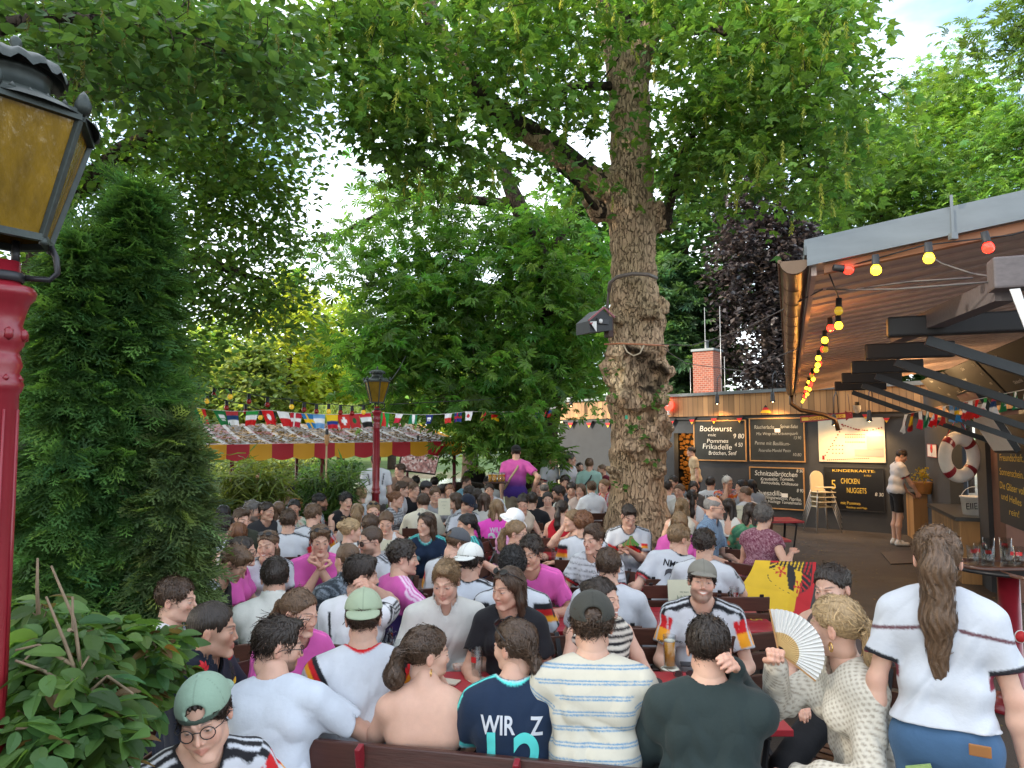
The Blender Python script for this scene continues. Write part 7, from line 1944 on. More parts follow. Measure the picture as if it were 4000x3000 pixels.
for i,(x,y,s)in enumerate([(2390,1500,.25),(2330,1600,.30),(2350,1640,.25),(2560,1560,.2),(2540,1565,.16),(2470,1660,.16),(2480,1690,.12),(2550,1720,.18),(2410,1895,.14),(2560,1800,.12),(2600,1560,.2),(2360,1450,.2),(2600,1540,.14)]):
 c=np.array(at(2487+(x-2487)*.85,y,9.45)[:]);n=8;s*=.75;root=empty('maple_sprout',c);tag(root,['leafy shoot on the left burl above the switch box','longest leafy shoot hanging left of the trunk by the fascia','leafy shoot on the left of the trunk under the longest one','pale shoot on the right side under the trunk hollow','small shoot in the middle under the hollow','tuft of leaves at the trunk middle above the mid burls','tiny shoot below the green tag','shoot on the big right burl','green tuft on the low left knot','tuft on the lowest right burl','shoot at the right edge under the hollow','shoot at the left edge beside the hollow','tiny shoot on the upper right burl'][i],'shoot','young shoots on the big trunk')
 o=r.normal(size=(n,3))*[1,.5,1];o[:,1]=-np.abs(o[:,1])
 crown('leaves',root,[scatter('maple',o*s*.35,np.array([0,-.5,.8])+r.normal(0,.4,(n,3)),o+[0,-.3,-.2],r.uniform(.06,.11,n),colvar((.09,.20,.035),n,r))])
 MB().tube([(0,.1,0),(0,-.03,.02),tuple(o[0]*s*.3)],.005,4).build('stem',BARKD,root)
p=at(1905,1775,92);root=empty('parked_car',(p.x,p.y,.55),R(8));tag(root,'silver parked car half hidden behind the chestnut beyond the lake','car')
prof=[(-2.1,.35),(-2.1,.75),(-1.5,.9),(-.9,1.38),(.5,1.42),(1.25,.98),(2.05,.82),(2.15,.4)]
m=MB();m.prism([(x,-.85,z)for x,z in prof],(0,1.7,0));m.build('car_body',mat('silver_paint',(.45,.47,.48),rough=.25,metal=.6,var=0),root)
m=MB();m.prism([(-1.3,-.862,.95),(-.85,-.862,1.3),(.4,-.862,1.33),(1.0,-.862,.98)],(0,.01,0));m.build('side_window',M['black'],root)
for x in(-1.3,1.3):MB().lathe([(.0,-.1),(.32,-.1),(.34,0),(.32,.1),(0,.1)],(x,-.82,.32),16,axis=Matrix.Rotation(R(90),3,'X')).build('wheel',M['black'],root)
o=MB().prism([at(3945,1130,3.0),at(3985,1126,3.0),at(4040,1290,2.95),at(4010,1300,2.95)],(0,.004,0)).build('banner_strap',M['white']);tag(o,'white banner edge hanging at the right edge under the roof','banner')
KHAKI=(.30,.25,.17);BLKC=(.018,.018,.02);DEN=(.06,.11,.20)
CH=[]
def G(chair,*a,**k):
 d=person(*a,**k)
 if chair:CH.append((d,chair))
 return d
PP={}
PP['grin']=G(0,'grinning man in backward sage cap and round glasses, lower left corner',800,2800,Y=2.42,yaw=18,hyaw=-14,pitch=10,roll=-9,hair='short',hc='dark',cap='back',capc=(.23,.33,.25),glasses='round',smile=.6,pat='euro',var=1,L='wide',Rr=(-.02,.20,.86),lean=10)
PP['whitet']=G(0,'man in plain white T-shirt and black glasses at the bench end',1085,2525,Y=3.08,yaw=158,hyaw=105,pitch=10,hair='swept',vol=-.008,hc='dark',glasses='rect',beard=.75,var=2,lean=16,side=6,L='table',Rr=(.30,.50,.92),lc=KHAKI,col=(.50,.54,.60))
PP['capback']=G(0,'man in sage cap worn backward and white jersey with red collar',1420,2415,Y=3.30,yaw=178,cap='back',capc=(.30,.36,.25),hair='short',hc='brown',pat='sleevebars',var=3,lean=10,lc=KHAKI,belly=.01)
PP['strapless']=G(0,'woman in black strapless top with bare back and low ponytail',1668,2555,Y=3.06,yaw=172,hyaw=112,sex='f',hair='pony',hl=.06,hc='brown',top='strapless',col=BLK,var=1,Rr='chin',tone='a',shy=.03)
PP['navy12']=G(0,'woman with a long braid in navy and turquoise jersey lettered WIR Z',2010,2530,Y=3.0,yaw=176,hyaw=226,pitch=6,sex='f',hair='braid',hl=.30,hc='brown',pat='away',var=2,shades=True,text=[('WIR',.095,-.055,.115,WHITE,True,.72),('Z',.095,.095,.115,WHITE,True,.75),('1',.29,-.08,.255,TURQ,True,.8),('2',.29,.06,.255,TURQ,True,.8)])
PP['stripe']=G(0,'man in cream T-shirt with thin blue stripes and dark olive cap',2312,2440,Y=2.98,yaw=183,hair='wavy',vol=-.006,hc='brown',cap='front',capc=(.045,.045,.038),pat='hstripe',col=(.52,.49,.40),var=3,lean=9,lc=(.4,.36,.28),L='wide',Rr='wide',h=.0042)
PP['green']=G(0,'broad man in dark green sweatshirt with short dark hair',2768,2530,Y=2.84,yaw=181,hair='short',hc='dark',top='long',col=(.022,.034,.034),var=4,lean=8,L='table',Rr='cheek',belly=.02,vol=-.004)
PP['fan']=G('brown slatted chair with a grey strap under the woman with the paper fan','blonde woman in beige crochet pullover waving a paper fan',3262,2450,Y=2.78,yaw=-68,hyaw=-112,pitch=4,sex='f',hair='pony',hl=.26,hc='blond',top='long',pat='dots',c2=(.30,.26,.21),col=(.56,.52,.44),var=5,lc=(.54,.55,.56),Rr=(-.02,.34,1.22),L='lap',hkR='grip')
PP['browntop']=G('slatted chair of the woman in the brown camisole','woman with sleek dark bun in a brown camisole looking down',3250,2300,Y=3.62,yaw=-20,hyaw=-30,pitch=6,roll=-6,sex='f',hair='bun',hc='dark',top='strap',col=(.085,.062,.055),var=1,smile=.5,L='side',Rr='lap',lc=BLKC)
PP['stand']=G(0,'standing woman with long brown ponytail in white jersey and jeans',3662,2185,Y=2.56,yaw=181,hem_=.04,sex='f',hair='highpony',hl=.38,vol=.004,hc='mid',stand=True,pat='yoke',L='down',Rr='down',var=6,lc=(.055,.115,.21),sc=.87,h=.0045,group='people standing in the garden')
G('slatted chair of the man in white linen','fair-haired man in white linen shirt with open collar',1742,2272,Y=4.30,yaw=4,hyaw=-16,pitch=14,hair='swept',hc='dblond',top='shirt',col=(.56,.55,.51),var=5,smile=.3,L='lap',Rr='lap')
G('slatted chair of the woman in the black T-shirt','woman in black T-shirt with long dark hair and sunglasses on top',1985,2300,Y=4.08,yaw=-12,hyaw=-46,sex='f',hair='long',hl=.34,hc='brown',col=BLK,smile=.6,var=3,shades=True,tone='b',L='lap',Rr='lap')
G('slatted chair of the woman in the striped top','smiling woman in black and white striped sleeveless top, hair pinned up',2355,2340,Y=4.02,yaw=22,hyaw=58,sex='f',hair='bun',hc='dark',top='sleeveless',pat='bwstripe',col=(.6,.56,.48),smile=1,var=0,pitch=0)
PP['laugh']=G('slatted chair of the laughing man','laughing man in grey baseball cap and white jersey with flame shoulders',2742,2272,Y=4.38,yaw=0,hyaw=6,pitch=-9,roll=5,smile=1,pat='euro',hair='short',hc='dark',cap='front',capc=(.20,.19,.16),beard=.6,var=4,L='lap',Rr='lap',text=[('///',.06,.07,.20,BLK,False,1.2),('DEUTSCHLAND',.02,-.19,.19,BLK,False,1.0)])
G('slatted chair of the pink ponytail woman','young woman with mousy ponytail in pink jersey by the white T-shirt man',1172,2395,Y=3.68,yaw=30,hyaw=52,pitch=10,sex='f',hair='pony',hl=.12,hc='mid',pat='pink',var=4,smile=.6)
PP['lei']=G('slatted chair of the man with the flower garland','man in navy shirt with a red and yellow flower garland',832,2462,Y=3.3,yaw=62,hyaw=84,hair='buzz',vol=.006,hc='dark',top='shirt',col=(.014,.018,.032),var=0,tone='b')
G('slatted chair behind the low thuja','person in blue and white striped shirt hidden behind the low thuja',690,2345,Y=3.95,yaw=70,hair='short',hc='brown',top='tee',pat='hstripe',col=(.6,.6,.6),var=2)
G('slatted chair of the man in the cream polo','dark-haired man in cream polo seen from behind, left of the sage cap',1072,2258,Y=4.5,yaw=172,hyaw=185,hair='short',hc='dark',top='polo',col=(.62,.62,.56),var=1,vol=.004)
G('slatted chair of the man touching his ear','young man in white training shirt with hand on his cheek, profile right',1412,2252,Y=4.5,yaw=150,hyaw=102,pitch=4,hair='swept',hc='dark',pat='sidelines',col=(.70,.70,.72),var=5,Rr='cheek',lean=8)
G('slatted chair of the curly man in pink and navy','curly-haired man with moustache in pink shirt with dark back',1575,2182,Y=5.1,yaw=112,hyaw=92,hair='curly',hc='dark',pat='pinkside',must=.9,var=3,Rr='hold',lean=4)
G('slatted chair of the man in the black jersey','sandy-haired man in black jersey leaning over the table by the thuja',912,2205,Y=5.0,yaw=72,hyaw=72,pitch=36,lean=26,hair='quiff',hc='mid',pat='three',col=BLK,c2=WHITE,var=6,tone='b')
G('slatted chair of the woman with glasses in pink','woman with glasses and dark tied hair in pink, left edge of the crowd',950,2155,Y=5.55,yaw=78,sex='f',hair='bun',hc='dark',col=PINKC,glasses='round',var=2)
G('slatted chair of the beaming woman','beaming woman in white training top with sunglasses in her hair',1045,2130,Y=5.85,yaw=-4,hyaw=-22,sex='f',hair='pony',hc='mid',hl=.12,pat='three',smile=1,shades=True,var=5)
G('slatted chair of the man with clasped hands','burly man in pink jersey clasping hands, sunglasses on his head',1250,2112,Y=6.0,yaw=4,hyaw=8,pitch=10,hair='quiff',hc='mid',pat='pink',shades=True,L=(.0,.26,1.02),Rr=(.02,.25,.99),var=0,sc=1.05,hk='grip')
G('slatted chair of the shaven man','shaven-headed man in dark paisley shirt seen from behind',1355,2188,Y=5.15,yaw=195,hyaw=215,hair='buzz',hc='mid',top='shirt',pat='paisley',col=(.035,.045,.055),var=2)
G('slatted chair of the man in aviators','buzz-cut man in aviator sunglasses and white striped jersey',1447,2115,Y=6.0,yaw=-50,hyaw=-62,hair='buzz',hc='brown',glasses='aviator',beard=.7,pat='three',var=4,vol=.003)
G('slatted chair of the woman with hoop earrings','blonde woman with a low bun and hoop earring, profile right',1371,2075,Y=6.7,yaw=120,hyaw=112,sex='f',hair='bun',hc='blond',pat='cuff',var=3)
G('slatted chair with two dark boards behind the white jersey','brown-haired man in white jersey with red shoulder, back to the camera',1127,2038,Y=7.4,yaw=172,hair='swept',hc='brown',pat='euro',var=1)
G('slatted chair of the half-hidden man','man half hidden behind the aviator man, only brown hair visible',1447,2056,Y=7.1,yaw=178,hair='short',hc='brown',var=2,col=(.6,.6,.6))
G('slatted chair of the woman looking down','woman in white tank top looking down with closed eyes',1508,2042,Y=7.4,yaw=-8,hyaw=-6,pitch=16,sex='f',hair='bun',hc='mid',top='tank',col=(.68,.68,.68),var=4)
G('slatted chair of the long-haired navy jersey woman','long-haired woman in navy and turquoise jersey looking left',1664,2048,Y=7.2,yaw=-10,hyaw=-50,sex='f',hair='long',hl=.30,hc='brown',pat='away',shades=True,var=2)
G('slatted chair of the woman with the black braid','woman with black plait in navy shirt, profile left',1822,2052,Y=7.1,yaw=-75,hyaw=-80,sex='f',hair='braid',hl=.34,hc='black',pat='away',L='cross',var=0,tone='b')
G('slatted chair of the man in the grey cap','man in dark grey cap bending right, behind the white-capped man',1788,2126,Y=5.9,yaw=130,hyaw=112,pitch=24,lean=16,hair='short',hc='mid',cap='front',capc=(.085,.09,.10),pat='euro',var=3)
G('slatted chair of the man in the white cap','man in white backward cap pointing with one hand, back to camera',1840,2196,Y=5.1,yaw=166,hyaw=150,hair='wavy',vol=-.006,hc='dark',cap='back',capc=(.68,.68,.64),pat='euro',var=0,Rr=(.10,.22,1.16),hkR='point',col=(.56,.60,.66))
G('slatted chair of the black curls','man with big black curls seen from behind in white jersey',2003,2222,Y=4.78,yaw=176,hair='curly',vol=.012,hc='black',pat='backbars',var=2)
G('slatted chair of the pink moustache man','dark wavy-haired man with moustache leaning forward in pink jersey',2074,2162,Y=5.42,yaw=2,hyaw=-22,pitch=8,lean=20,hair='wavy',hc='dark',pat='pink',must=.9,smile=.5,var=3,L='table',Rr='cross',tone='b')
G('slatted chair of the lilac top','blonde woman with glasses in lilac strap top, profile right',2020,2085,Y=6.5,yaw=72,hyaw=78,sex='f',hair='pony',hl=.14,hc='dblond',top='strap',col=(.55,.36,.46),glasses='round',var=3)
G('slatted chair of the pink number jersey','long-haired blond person in pink jersey lettered WILLI 23',1940,1990,Y=8.7,yaw=180,sex='m',hair='bob',hc='dblond',pat='plain',col=(.70,.07,.45),text=[('WILLI',.080,0,.085,WHITE,True,.8),('23',.25,0,.215,WHITE,True,.85)],var=1)
G('slatted chair of the bucket hat','person in white bucket hat bending down',2010,2034,Y=7.9,yaw=70,hyaw=62,pitch=24,hair='short',hc='brown',cap='bucket',capc=(.72,.74,.76),col=(.66,.3,.5),var=4)
G('slatted chair of the beige top','woman with dark bun in beige sleeveless top laughing downward',2043,1966,Y=9.3,yaw=24,hyaw=-6,pitch=26,sex='f',hair='bun',hc='dark',top='sleeveless',col=(.55,.47,.37),smile=1,var=2)
G('slatted chair of the red top','woman with dark ponytail and claw clip in a red top',2195,1992,Y=8.7,yaw=172,hyaw=160,sex='f',hair='pony',hl=.22,hc='dark',top='tank',col=(.42,.012,.025),var=3)
G('slatted chair of the eating woman','blonde woman eating with a spoon, profile left',2236,2036,Y=7.6,yaw=-66,hyaw=-78,sex='f',hair='bun',hc='dblond',top='strapless',col=(.7,.68,.64),Rr='mouth',var=0,hkR='grip')
G('slatted chair of the auburn curls','man with auburn curls in white jersey with black and gold bars',2282,2050,Y=7.2,yaw=168,hyaw=150,hair='curly',hc='auburn',pat='backbars',var=5,vol=.004)
G('slatted chair of the tattooed man','brown-haired man in white pinstripe jersey with tattooed arm',2317,2108,Y=6.15,yaw=-30,hyaw=-34,hair='swept',hc='brown',pat='finestripe',var=2,L='table',vol=.006)
G('slatted chair of the brown-haired man','man with thick brown hair and white T-shirt seen from behind',2378,2215,Y=4.9,yaw=178,hyaw=168,hair='swept',hc='brown',col=(.52,.54,.58),var=0,vol=.004)
PP['cards']=G('slatted chair of the card player','dark-haired man in retro jersey holding a green card fan by the trunk',2456,2018,Y=7.9,yaw=2,hyaw=18,pitch=24,hair='quiff',hc='dark',pat='chestbars',var=1,L=(-.02,.30,.88),Rr=(.12,.30,.84),hkL='grip')
G('slatted chair of number 23','blond man in white jersey lettered N MECHA 23 seen from behind',2655,2105,Y=6.2,yaw=192,hyaw=128,pitch=8,hair='short',vol=.006,hc='dblond',pat='cuff',lean=16,side=-17,text=[('NMECHA',.080,0,.080,BLK,True,.8),('23',.27,0,.23,(.07,.07,.08),True,.8)],var=4,sc=1.05,L='wide')
G('slatted chair of the wavy dark hair','man with wavy dark hair and three black sleeve stripes, back to camera',2752,2130,Y=5.85,yaw=172,hyaw=158,hair='wavy',hc='dark',pat='three',var=3,Rr='far')
G('slatted chair of the blonde in pink','blonde woman in pink bowing her head behind number 23',2654,2048,Y=7.2,yaw=4,hyaw=12,pitch=30,sex='f',hair='long',hc='dblond',col=PINKC,var=2)
G('slatted chair of the bald man with glasses','balding man with glasses in light blue checked shirt, profile right',2790,1984,Y=7.5,yaw=72,hyaw=82,hair='bald',hc='grey',top='shirt',pat='vstripe',col=(.20,.30,.42),glasses='rect',beard=.35,var=2,L='lap',Rr='lap',lc=(.09,.09,.07))
G('slatted chair of the white sundress','woman with long dark hair in white sundress seen from behind',2848,1984,Y=8.8,yaw=172,sex='f',hair='long',hl=.22,hc='dark',top='strap',col=(.68,.66,.62),var=1)
G('slatted chair of the burgundy blouse','woman with curly grey hair in patterned burgundy blouse',2984,2022,Y=6.9,yaw=150,hyaw=162,sex='f',hair='curly',hc='saltp',top='cap',pat='dots',col=(.13,.02,.05),var=4,Rr=(.24,.16,1.0),L='lap',vol=.006,lc=(.13,.03,.05))
G('slatted chair of the green dress','dark-haired woman in green floral dress behind the burgundy blouse',2936,2006,Y=7.8,yaw=170,sex='f',hair='bob',hc='dark',pat='floral',col=(.04,.16,.09),var=2)
G('slatted chair of the clipped blonde hair','woman with long half-up blonde hair seen from behind by the trunk',2664,1982,Y=8.7,yaw=176,sex='f',hair='halfup',hl=.28,hc='dblond',top='strap',col=(.55,.5,.42),var=3)
far=[('woman with a dark ponytail in white halter right of the trunk',2704,1945,10.2,182,None,'f','pony','dark',dict(top='halter',col=(.68,.68,.68))),('woman with brown top knot facing left beside the trunk',2654,1920,11.2,-30,None,'f','bun','mid',dict(col=(.6,.6,.58))),('short-haired man in white T-shirt from behind, right beside the trunk',2607,1907,12.0,172,150,'m','short','dark',dict()),('dark-haired man facing the table right of the trunk',2630,1884,13.2,-40,None,'m','short','dark',dict(col=(.2,.22,.25))),('woman with long dark hair looking down before the log passage',2709,1906,12.3,8,None,'f','long','dark',dict(pitch=22,col=(.1,.1,.1))),('man in white jersey lettered UNDAV 26 seen from behind',2776,1890,13.0,182,170,'m','short','dark',dict(text=[('UNDAV',.085,0,.085,BLK,True,.8),('26',.26,0,.22,(.05,.05,.06),True,.85)])),('white-haired man with glasses in flame-patterned jersey',2842,1888,12.8,10,40,'m','short','white',dict(pat='flame',glasses='rect',Rr='mouth',tone='b')),('dark-haired man left of the Schnitzelbrötchen board, profile left',2896,1902,12.4,-70,None,'m','short','black',dict(col=(.3,.33,.38))),('dark-haired woman at the table under the Schnitzelbrötchen board',2936,1898,12.6,190,None,'f','bob','black',dict(col=(.25,.3,.36))),('bald man in white T-shirt turned left before the chalkboards',2910,1930,11.0,-130,-110,'m','buzz','mid',dict(tone='b')),('man facing camera behind the standing man in pink, short hair',2097,1907,12.6,30,None,'m','short','brown',dict(col=(.1,.1,.11))),('grey-haired man in black T-shirt seen from behind, centre back',2126,1913,12.2,184,None,'m','bald','saltp',dict(col=BLK)),('serious woman in off-shoulder white top facing the camera',2140,1953,10.4,-2,None,'f','bun','dark',dict(top='strapless',col=(.66,.64,.6))),('bearded dark-haired man in pale shirt, profile left',2180,1930,10.9,-70,-64,'m','wavy','dark',dict(beard=.9,col=(.55,.56,.5),tone='c')),('man in black T-shirt seen from behind beside the beige top',2078,1956,10.2,170,None,'m','short','dark',dict(col=BLK)),('man in navy polo looking down left of the trunk',2232,1912,12.0,0,None,'m','short','dark',dict(pitch=20,top='polo',col=(.02,.025,.04))),('smiling woman beside the man in the navy polo',2268,1917,11.8,-10,-24,'f','long','mid',dict(smile=1,col=(.5,.4,.36))),('woman with high brown bun in loose white shirt from behind',2310,1908,11.4,190,200,'f','bun','mid',dict(top='shirt',col=(.68,.7,.74))),('blonde woman in red and white striped jersey at the trunk',2358,1900,12.0,-40,None,'f','bun','dblond',dict(pat='redstripe')),('curly dark-haired person behind the man in the navy polo',2206,1886,13.4,10,None,'m','curly','dark',dict(col=(.3,.3,.32))),('man in navy cap and white jersey looking down right',1828,1970,9.4,20,40,'m','short','dark',dict(cap='front',capc=(.015,.02,.035),pitch=24,pat='three',beard=.4)),('woman with long brown hair in white T-shirt, profile left',1776,1958,9.8,-70,-80,'f','long','brown',dict()),('dark-haired man in grey T-shirt turned away, left of the pink number',1832,1930,10.6,205,225,'m','short','dark',dict(col=(.42,.43,.44))),('woman with very long dark hair in black seen from behind',1864,1938,10.5,172,None,'f','long','dark',dict(col=BLK,hl=.34)),('man in black T-shirt and dark cap resting chin on hand',1666,1908,11.8,80,96,'m','short','dark',dict(cap='front',capc=(.05,.05,.055),col=BLK,Rr='chin')),('brown-haired man in black T-shirt looking right, centre left',1616,1914,11.6,30,50,'m','short','mid',dict(col=BLK)),('brown-haired man in white T-shirt, profile right behind the hair clip',1571,1912,11.4,70,90,'m','swept','brown',dict()),('woman with a hair clip and thin striped shirt, profile right',1547,1953,10.0,60,80,'f','bun','auburn',dict(pat='bwstripe',col=WHITE)),('man in cream short-sleeved shirt seen from behind, centre',1652,1964,9.6,172,195,'m','short','brown',dict(top='shirt',col=(.58,.55,.45))),('woman with dark knotted hair in white seen from behind',1727,1920,11.6,182,None,'f','bun','dark',dict()),('woman facing the camera beside the dark knotted hair',1757,1922,11.5,0,None,'f','bun','auburn',dict(tone='b')),('blond boy in white jersey lettered SCHWEI behind the lamp',1408,1938,10.7,158,205,'m','swept','blond',dict(text=[('SCHWEI',.085,0,.085,BLK,True,.8)])),('tattooed man in black sleeveless shirt with moustache',1352,1960,9.8,34,24,'m','wavy','black',dict(top='sleeveless',col=BLK,must=.9)),('woman with high blonde ponytail seen from behind, centre left',1396,2006,8.4,178,None,'f','highpony','dblond',dict(col=(.6,.56,.5))),('fair woman with sunglasses on her head facing the camera',1458,1998,8.6,0,None,'f','bun','dblond',dict(shades=True,col=(.45,.42,.4))),('dark bearded man in white jersey, profile right by the bamboo',1250,1962,9.8,84,None,'m','short','black',dict(beard=1,tone='d',pat='backbars')),('curly-haired man in white jersey numbered 22 from behind',1225,2014,8.3,160,130,'m','curly','mid',dict(text=[('22',.24,0,.20,BLK,True,.85)],pat='euro')),('black-haired woman in floral dress facing the camera',1148,1988,9.0,-6,None,'f','bun','black',dict(top='sleeveless',pat='floral',col=(.55,.52,.42),tone='c')),('woman in charcoal top with dark tied hair looking right',1042,1998,8.7,24,54,'f','bun','dark',dict(col=(.03,.03,.033),tone='b')),('grey-bearded man in white jersey with red chest, looking right',986,1998,8.7,40,70,'m','quiff','saltp',dict(beard=.9,pat='redchest',tone='b')),('man in olive T-shirt smoking a cigarette by the thuja',942,2030,7.9,26,36,'m','quiff','brown',dict(pitch=10,col=(.045,.05,.035),Rr='mouth')),('person with long straight light brown hair from behind',1088,1994,8.9,180,None,'f','long','mid',dict(col=(.5,.5,.5))),('woman with blonde ponytail far back by the bamboo',1122,1946,10.6,150,120,'f','highpony','blond',dict()),('dark-skinned person with short black hair far back left',1130,1918,12.0,182,None,'m','curly','black',dict(tone='e',col=(.5,.2,.06))),('man with dark curls in white half hidden by the low thuja',880,2064,7.2,150,None,'m','wavy','dark',dict()),('woman with long black hair beside the low thuja',872,2010,8.4,170,None,'f','long','black',dict(col=(.4,.3,.28))),('woman with long reddish hair seen from behind by the thuja',930,2090,6.6,172,None,'f','long','auburn',dict(top='strap',col=(.6,.55,.5))),('man in white T-shirt seated under the raised beer tray',1911,1916,11.9,2,None,'m','short','dark',dict(tone='b')),('dark-haired person far back by the tent post, left one',1624,1884,13.9,180,None,'m','short','black',dict(col=(.1,.1,.1))),('dark-haired person far back below the television',1697,1888,13.7,180,None,'f','bun','black',dict(col=(.3,.3,.3))),('person in pale blue far back beside the black standing figure',1822,1886,13.8,60,None,'m','short','brown',dict(col=(.2,.4,.5))),('person with black hair far back before the lake',1905,1885,14.0,180,None,'m','short','black',dict(col=(.6,.6,.6))),('woman raising one bare arm beside the bamboo',1062,1966,10.4,178,None,'f','long','dark',dict(L=(.20,.05,1.62),top='strap',col=(.5,.45,.4))),('brown-haired man behind the woman in charcoal, far left',1010,1952,10.6,200,None,'m','short','brown',dict(col=(.5,.5,.52))),('man with grey shirt at the far table behind the cream shirt',1700,1935,10.9,10,None,'m','short','mid',dict(col=(.35,.36,.38))),('woman with brown hair between the navy cap and the pink number',1893,1960,9.6,165,None,'f','bob','brown',dict(col=(.55,.55,.5))),]
for i,(lab,hx,hy,Y,yw,hyw,sex,hr,hcol,kw)in enumerate(far):
 kw=dict(kw);kw.setdefault('var',i%6)
 G('slatted chair under the '+' '.join(lab.split()[:11]),lab,hx,hy,Y=Y,yaw=yw,hyaw=hyw,sex=sex,hair=hr,hc=hcol,**kw)
SG_='people standing in the garden'
PP['pinkstand']=G(0,'tall standing man in pink to violet T-shirt and black cap',2016,1768,Y=12.6,yaw=176,hair='short',hc='dark',cap='back',capc=(.015,.015,.017),pat='pink',stand=True,L='down',Rr='side',lc=KHAKI,var=1,sc=1.06,group=SG_)
G(0,'dark figure in black standing before the lake',1854,1815,Y=16.2,yaw=180,hair='short',hc='dark',col=BLK,stand=True,L='down',Rr='down',var=2,tone='d',group=SG_,sc=.95)
G(0,'standing man in white jersey beside the loudspeaker, profile right',2156,1796,Y=14.2,yaw=50,hyaw=80,hair='short',hc='dark',pat='cuff',stand=True,L='down',Rr='down',var=3,beard=.6,group=SG_)
G(0,'standing man with glasses in plain white T-shirt before the hut wall',2230,1796,Y=14.4,yaw=60,hyaw=76,hair='short',hc='saltp',glasses='rect',stand=True,L='hold',Rr='down',var=4,group=SG_)
G(0,'bearded bald man behind the mint shirt at the hut wall',2265,1826,Y=15.2,yaw=20,hair='buzz',hc='dark',beard=1,stand=True,L='down',Rr='down',var=5,sc=.93,group=SG_)
PP['mint']=G(0,'man in mint T-shirt with black cross-body strap, back to camera',2302,1816,Y=13.8,yaw=176,hair='curly',vol=-.01,hc='mid',col=(.26,.42,.38),stand=True,L='down',Rr='down',var=0,sc=.95,group=SG_)
G(0,'bald bearded man in maroon jersey beside the trunk',2350,1836,Y=14.2,yaw=-60,hyaw=-74,hair='buzz',hc='mid',beard=1,col=(.14,.012,.03),stand=True,L='down',Rr='down',var=1,sc=.92,group=SG_)
G(0,'standing man in tan jacket looking left behind the lamp',1562,1838,Y=12.6,yaw=-30,hyaw=-62,hair='swept',hc='brown',top='long',col=(.20,.13,.10),stand=True,L='down',Rr='down',var=2,sc=.93,group=SG_)
G(0,'standing man in white jersey hidden behind the far lamp post',1468,1802,Y=12.0,yaw=182,hair='short',hc='dark',pat='sidelines',stand=True,L='down',Rr='down',var=3,lc=(.16,.15,.14),group=SG_)
G(0,'man in white T-shirt and black shorts standing at the kitchen counter',3522,1782,Y=13.9,yaw=112,hyaw=100,pitch=24,hair='short',hc='dark',pat='cuff',stand=True,legs='shorts',lc=BLKC,L='table',Rr='hold',var=1,shoes=True,group=SG_)
G(0,'person in tan shirt inside the lit log passage',2700,1765,Y=17.6,yaw=-80,hair='short',hc='dark',col=(.45,.33,.2),stand=True,L='down',Rr='down',var=2,group=SG_)
def ground_fix(d,z):
 pass
for px,lb,c_,l_ in((912,'left of two walkers on the far shore under the tent',(.5,.5,.45),KHAKI),(928,'right of two walkers on the far shore, white shorts',(.04,.05,.09),(.6,.6,.6))):
 d=G(0,lb,px,1774,Y=54,yaw=170,hair='short',hc='brown',col=c_,lc=l_,stand=True,L='down',Rr='down',sc=.95,group='walkers on the far shore',h=.03)
def tube_obj(name,pts,r_,m,par):
 return MB().tube(pts,r_,6).build(name,m,par)
M['gold']=mat('gold',(.75,.48,.16),rough=.25,metal=1,var=0)
d=PP['lei'];r=np.random.default_rng(8);VV=[]
for k in range(13):
 a=k/12;s=(a-.5)*2;p=d['N']+V3(s*.115,-.02-.105*(1-abs(s))-.04,.02-.30*(1-abs(s)**1.4));n=8
 ang=np.arange(n)*2*np.pi/n;o=np.stack([np.cos(ang),0*ang-.3,np.sin(ang)],1)
 VV.append(scatter('ovate',np.tile(p,(n,1))+o*.004,np.tile([0,-1.0,.2],(n,1))+r.normal(0,.2,(n,3)),o,np.full(n,.038),np.tile([(.65,.02,.03),(.75,.45,.02),(.02,.02,.02)][k%3],(n,1)).astype(F)))
crown('flower_garland',d['root'],VV,mat('silk_petal',attr=True,rough=.7,var=.1))
for key,col,rr_ in(('mint',M['black'],.016),('pinkstand',mat('tan_strap',(.42,.33,.20),rough=.8),.018)):
 d=PP[key];N_,P_=d['N'],d['P'];s=-1
 tube_obj('shoulder_strap',[N_+V3(.10*-s*-1,-.10,-.05),N_+V3(-.08,.02,.055),N_+V3(-.03,.135,-.10),(N_+P_)/2+V3(.08,.165,0),P_+V3(.19,.06,.06)],rr_,col,d['root'])
d=PP['fan'];w=d['root'].matrix_basis@Vector(d['Wr'][-1]);p0=Vector(w)+Vector((.0,-.03,.06))
root=empty('paper_fan',p0);tag(root,'white folding paper fan with wooden ribs in the blonde woman\'s hand','fan')
a0,a1=R(100),R(-38);nb=22;V,C=[],[]
for i in range(nb*2+1):
 a=a0+(a1-a0)*i/(nb*2);dx=Vector((math.cos(a),-.25*math.cos(a),math.sin(a)));z=Vector((.25,1,0)).normalized()*(.007 if i%2 else-.007)
 for rr_,cc in((.02,(.55,.38,.16)),(.07,(.55,.38,.16)),(.071,(.70,.69,.66)),(.155,(.70,.69,.66))):V.append((dx*rr_+z*rr_/.2)[:]);C.append(cc)
ii=np.arange((nb*2+1)*4).reshape(nb*2+1,4);Q=np.stack([ii[:-1,:-1],ii[:-1,1:],ii[1:,1:],ii[1:,:-1]],-1).reshape(-1,4)
link('fan_leaf',np_mesh('fan_leaf',np.array(V),Q,np.array(C),smooth=False),mat('fan_paper',attr=True,rough=.7,var=.03),root)
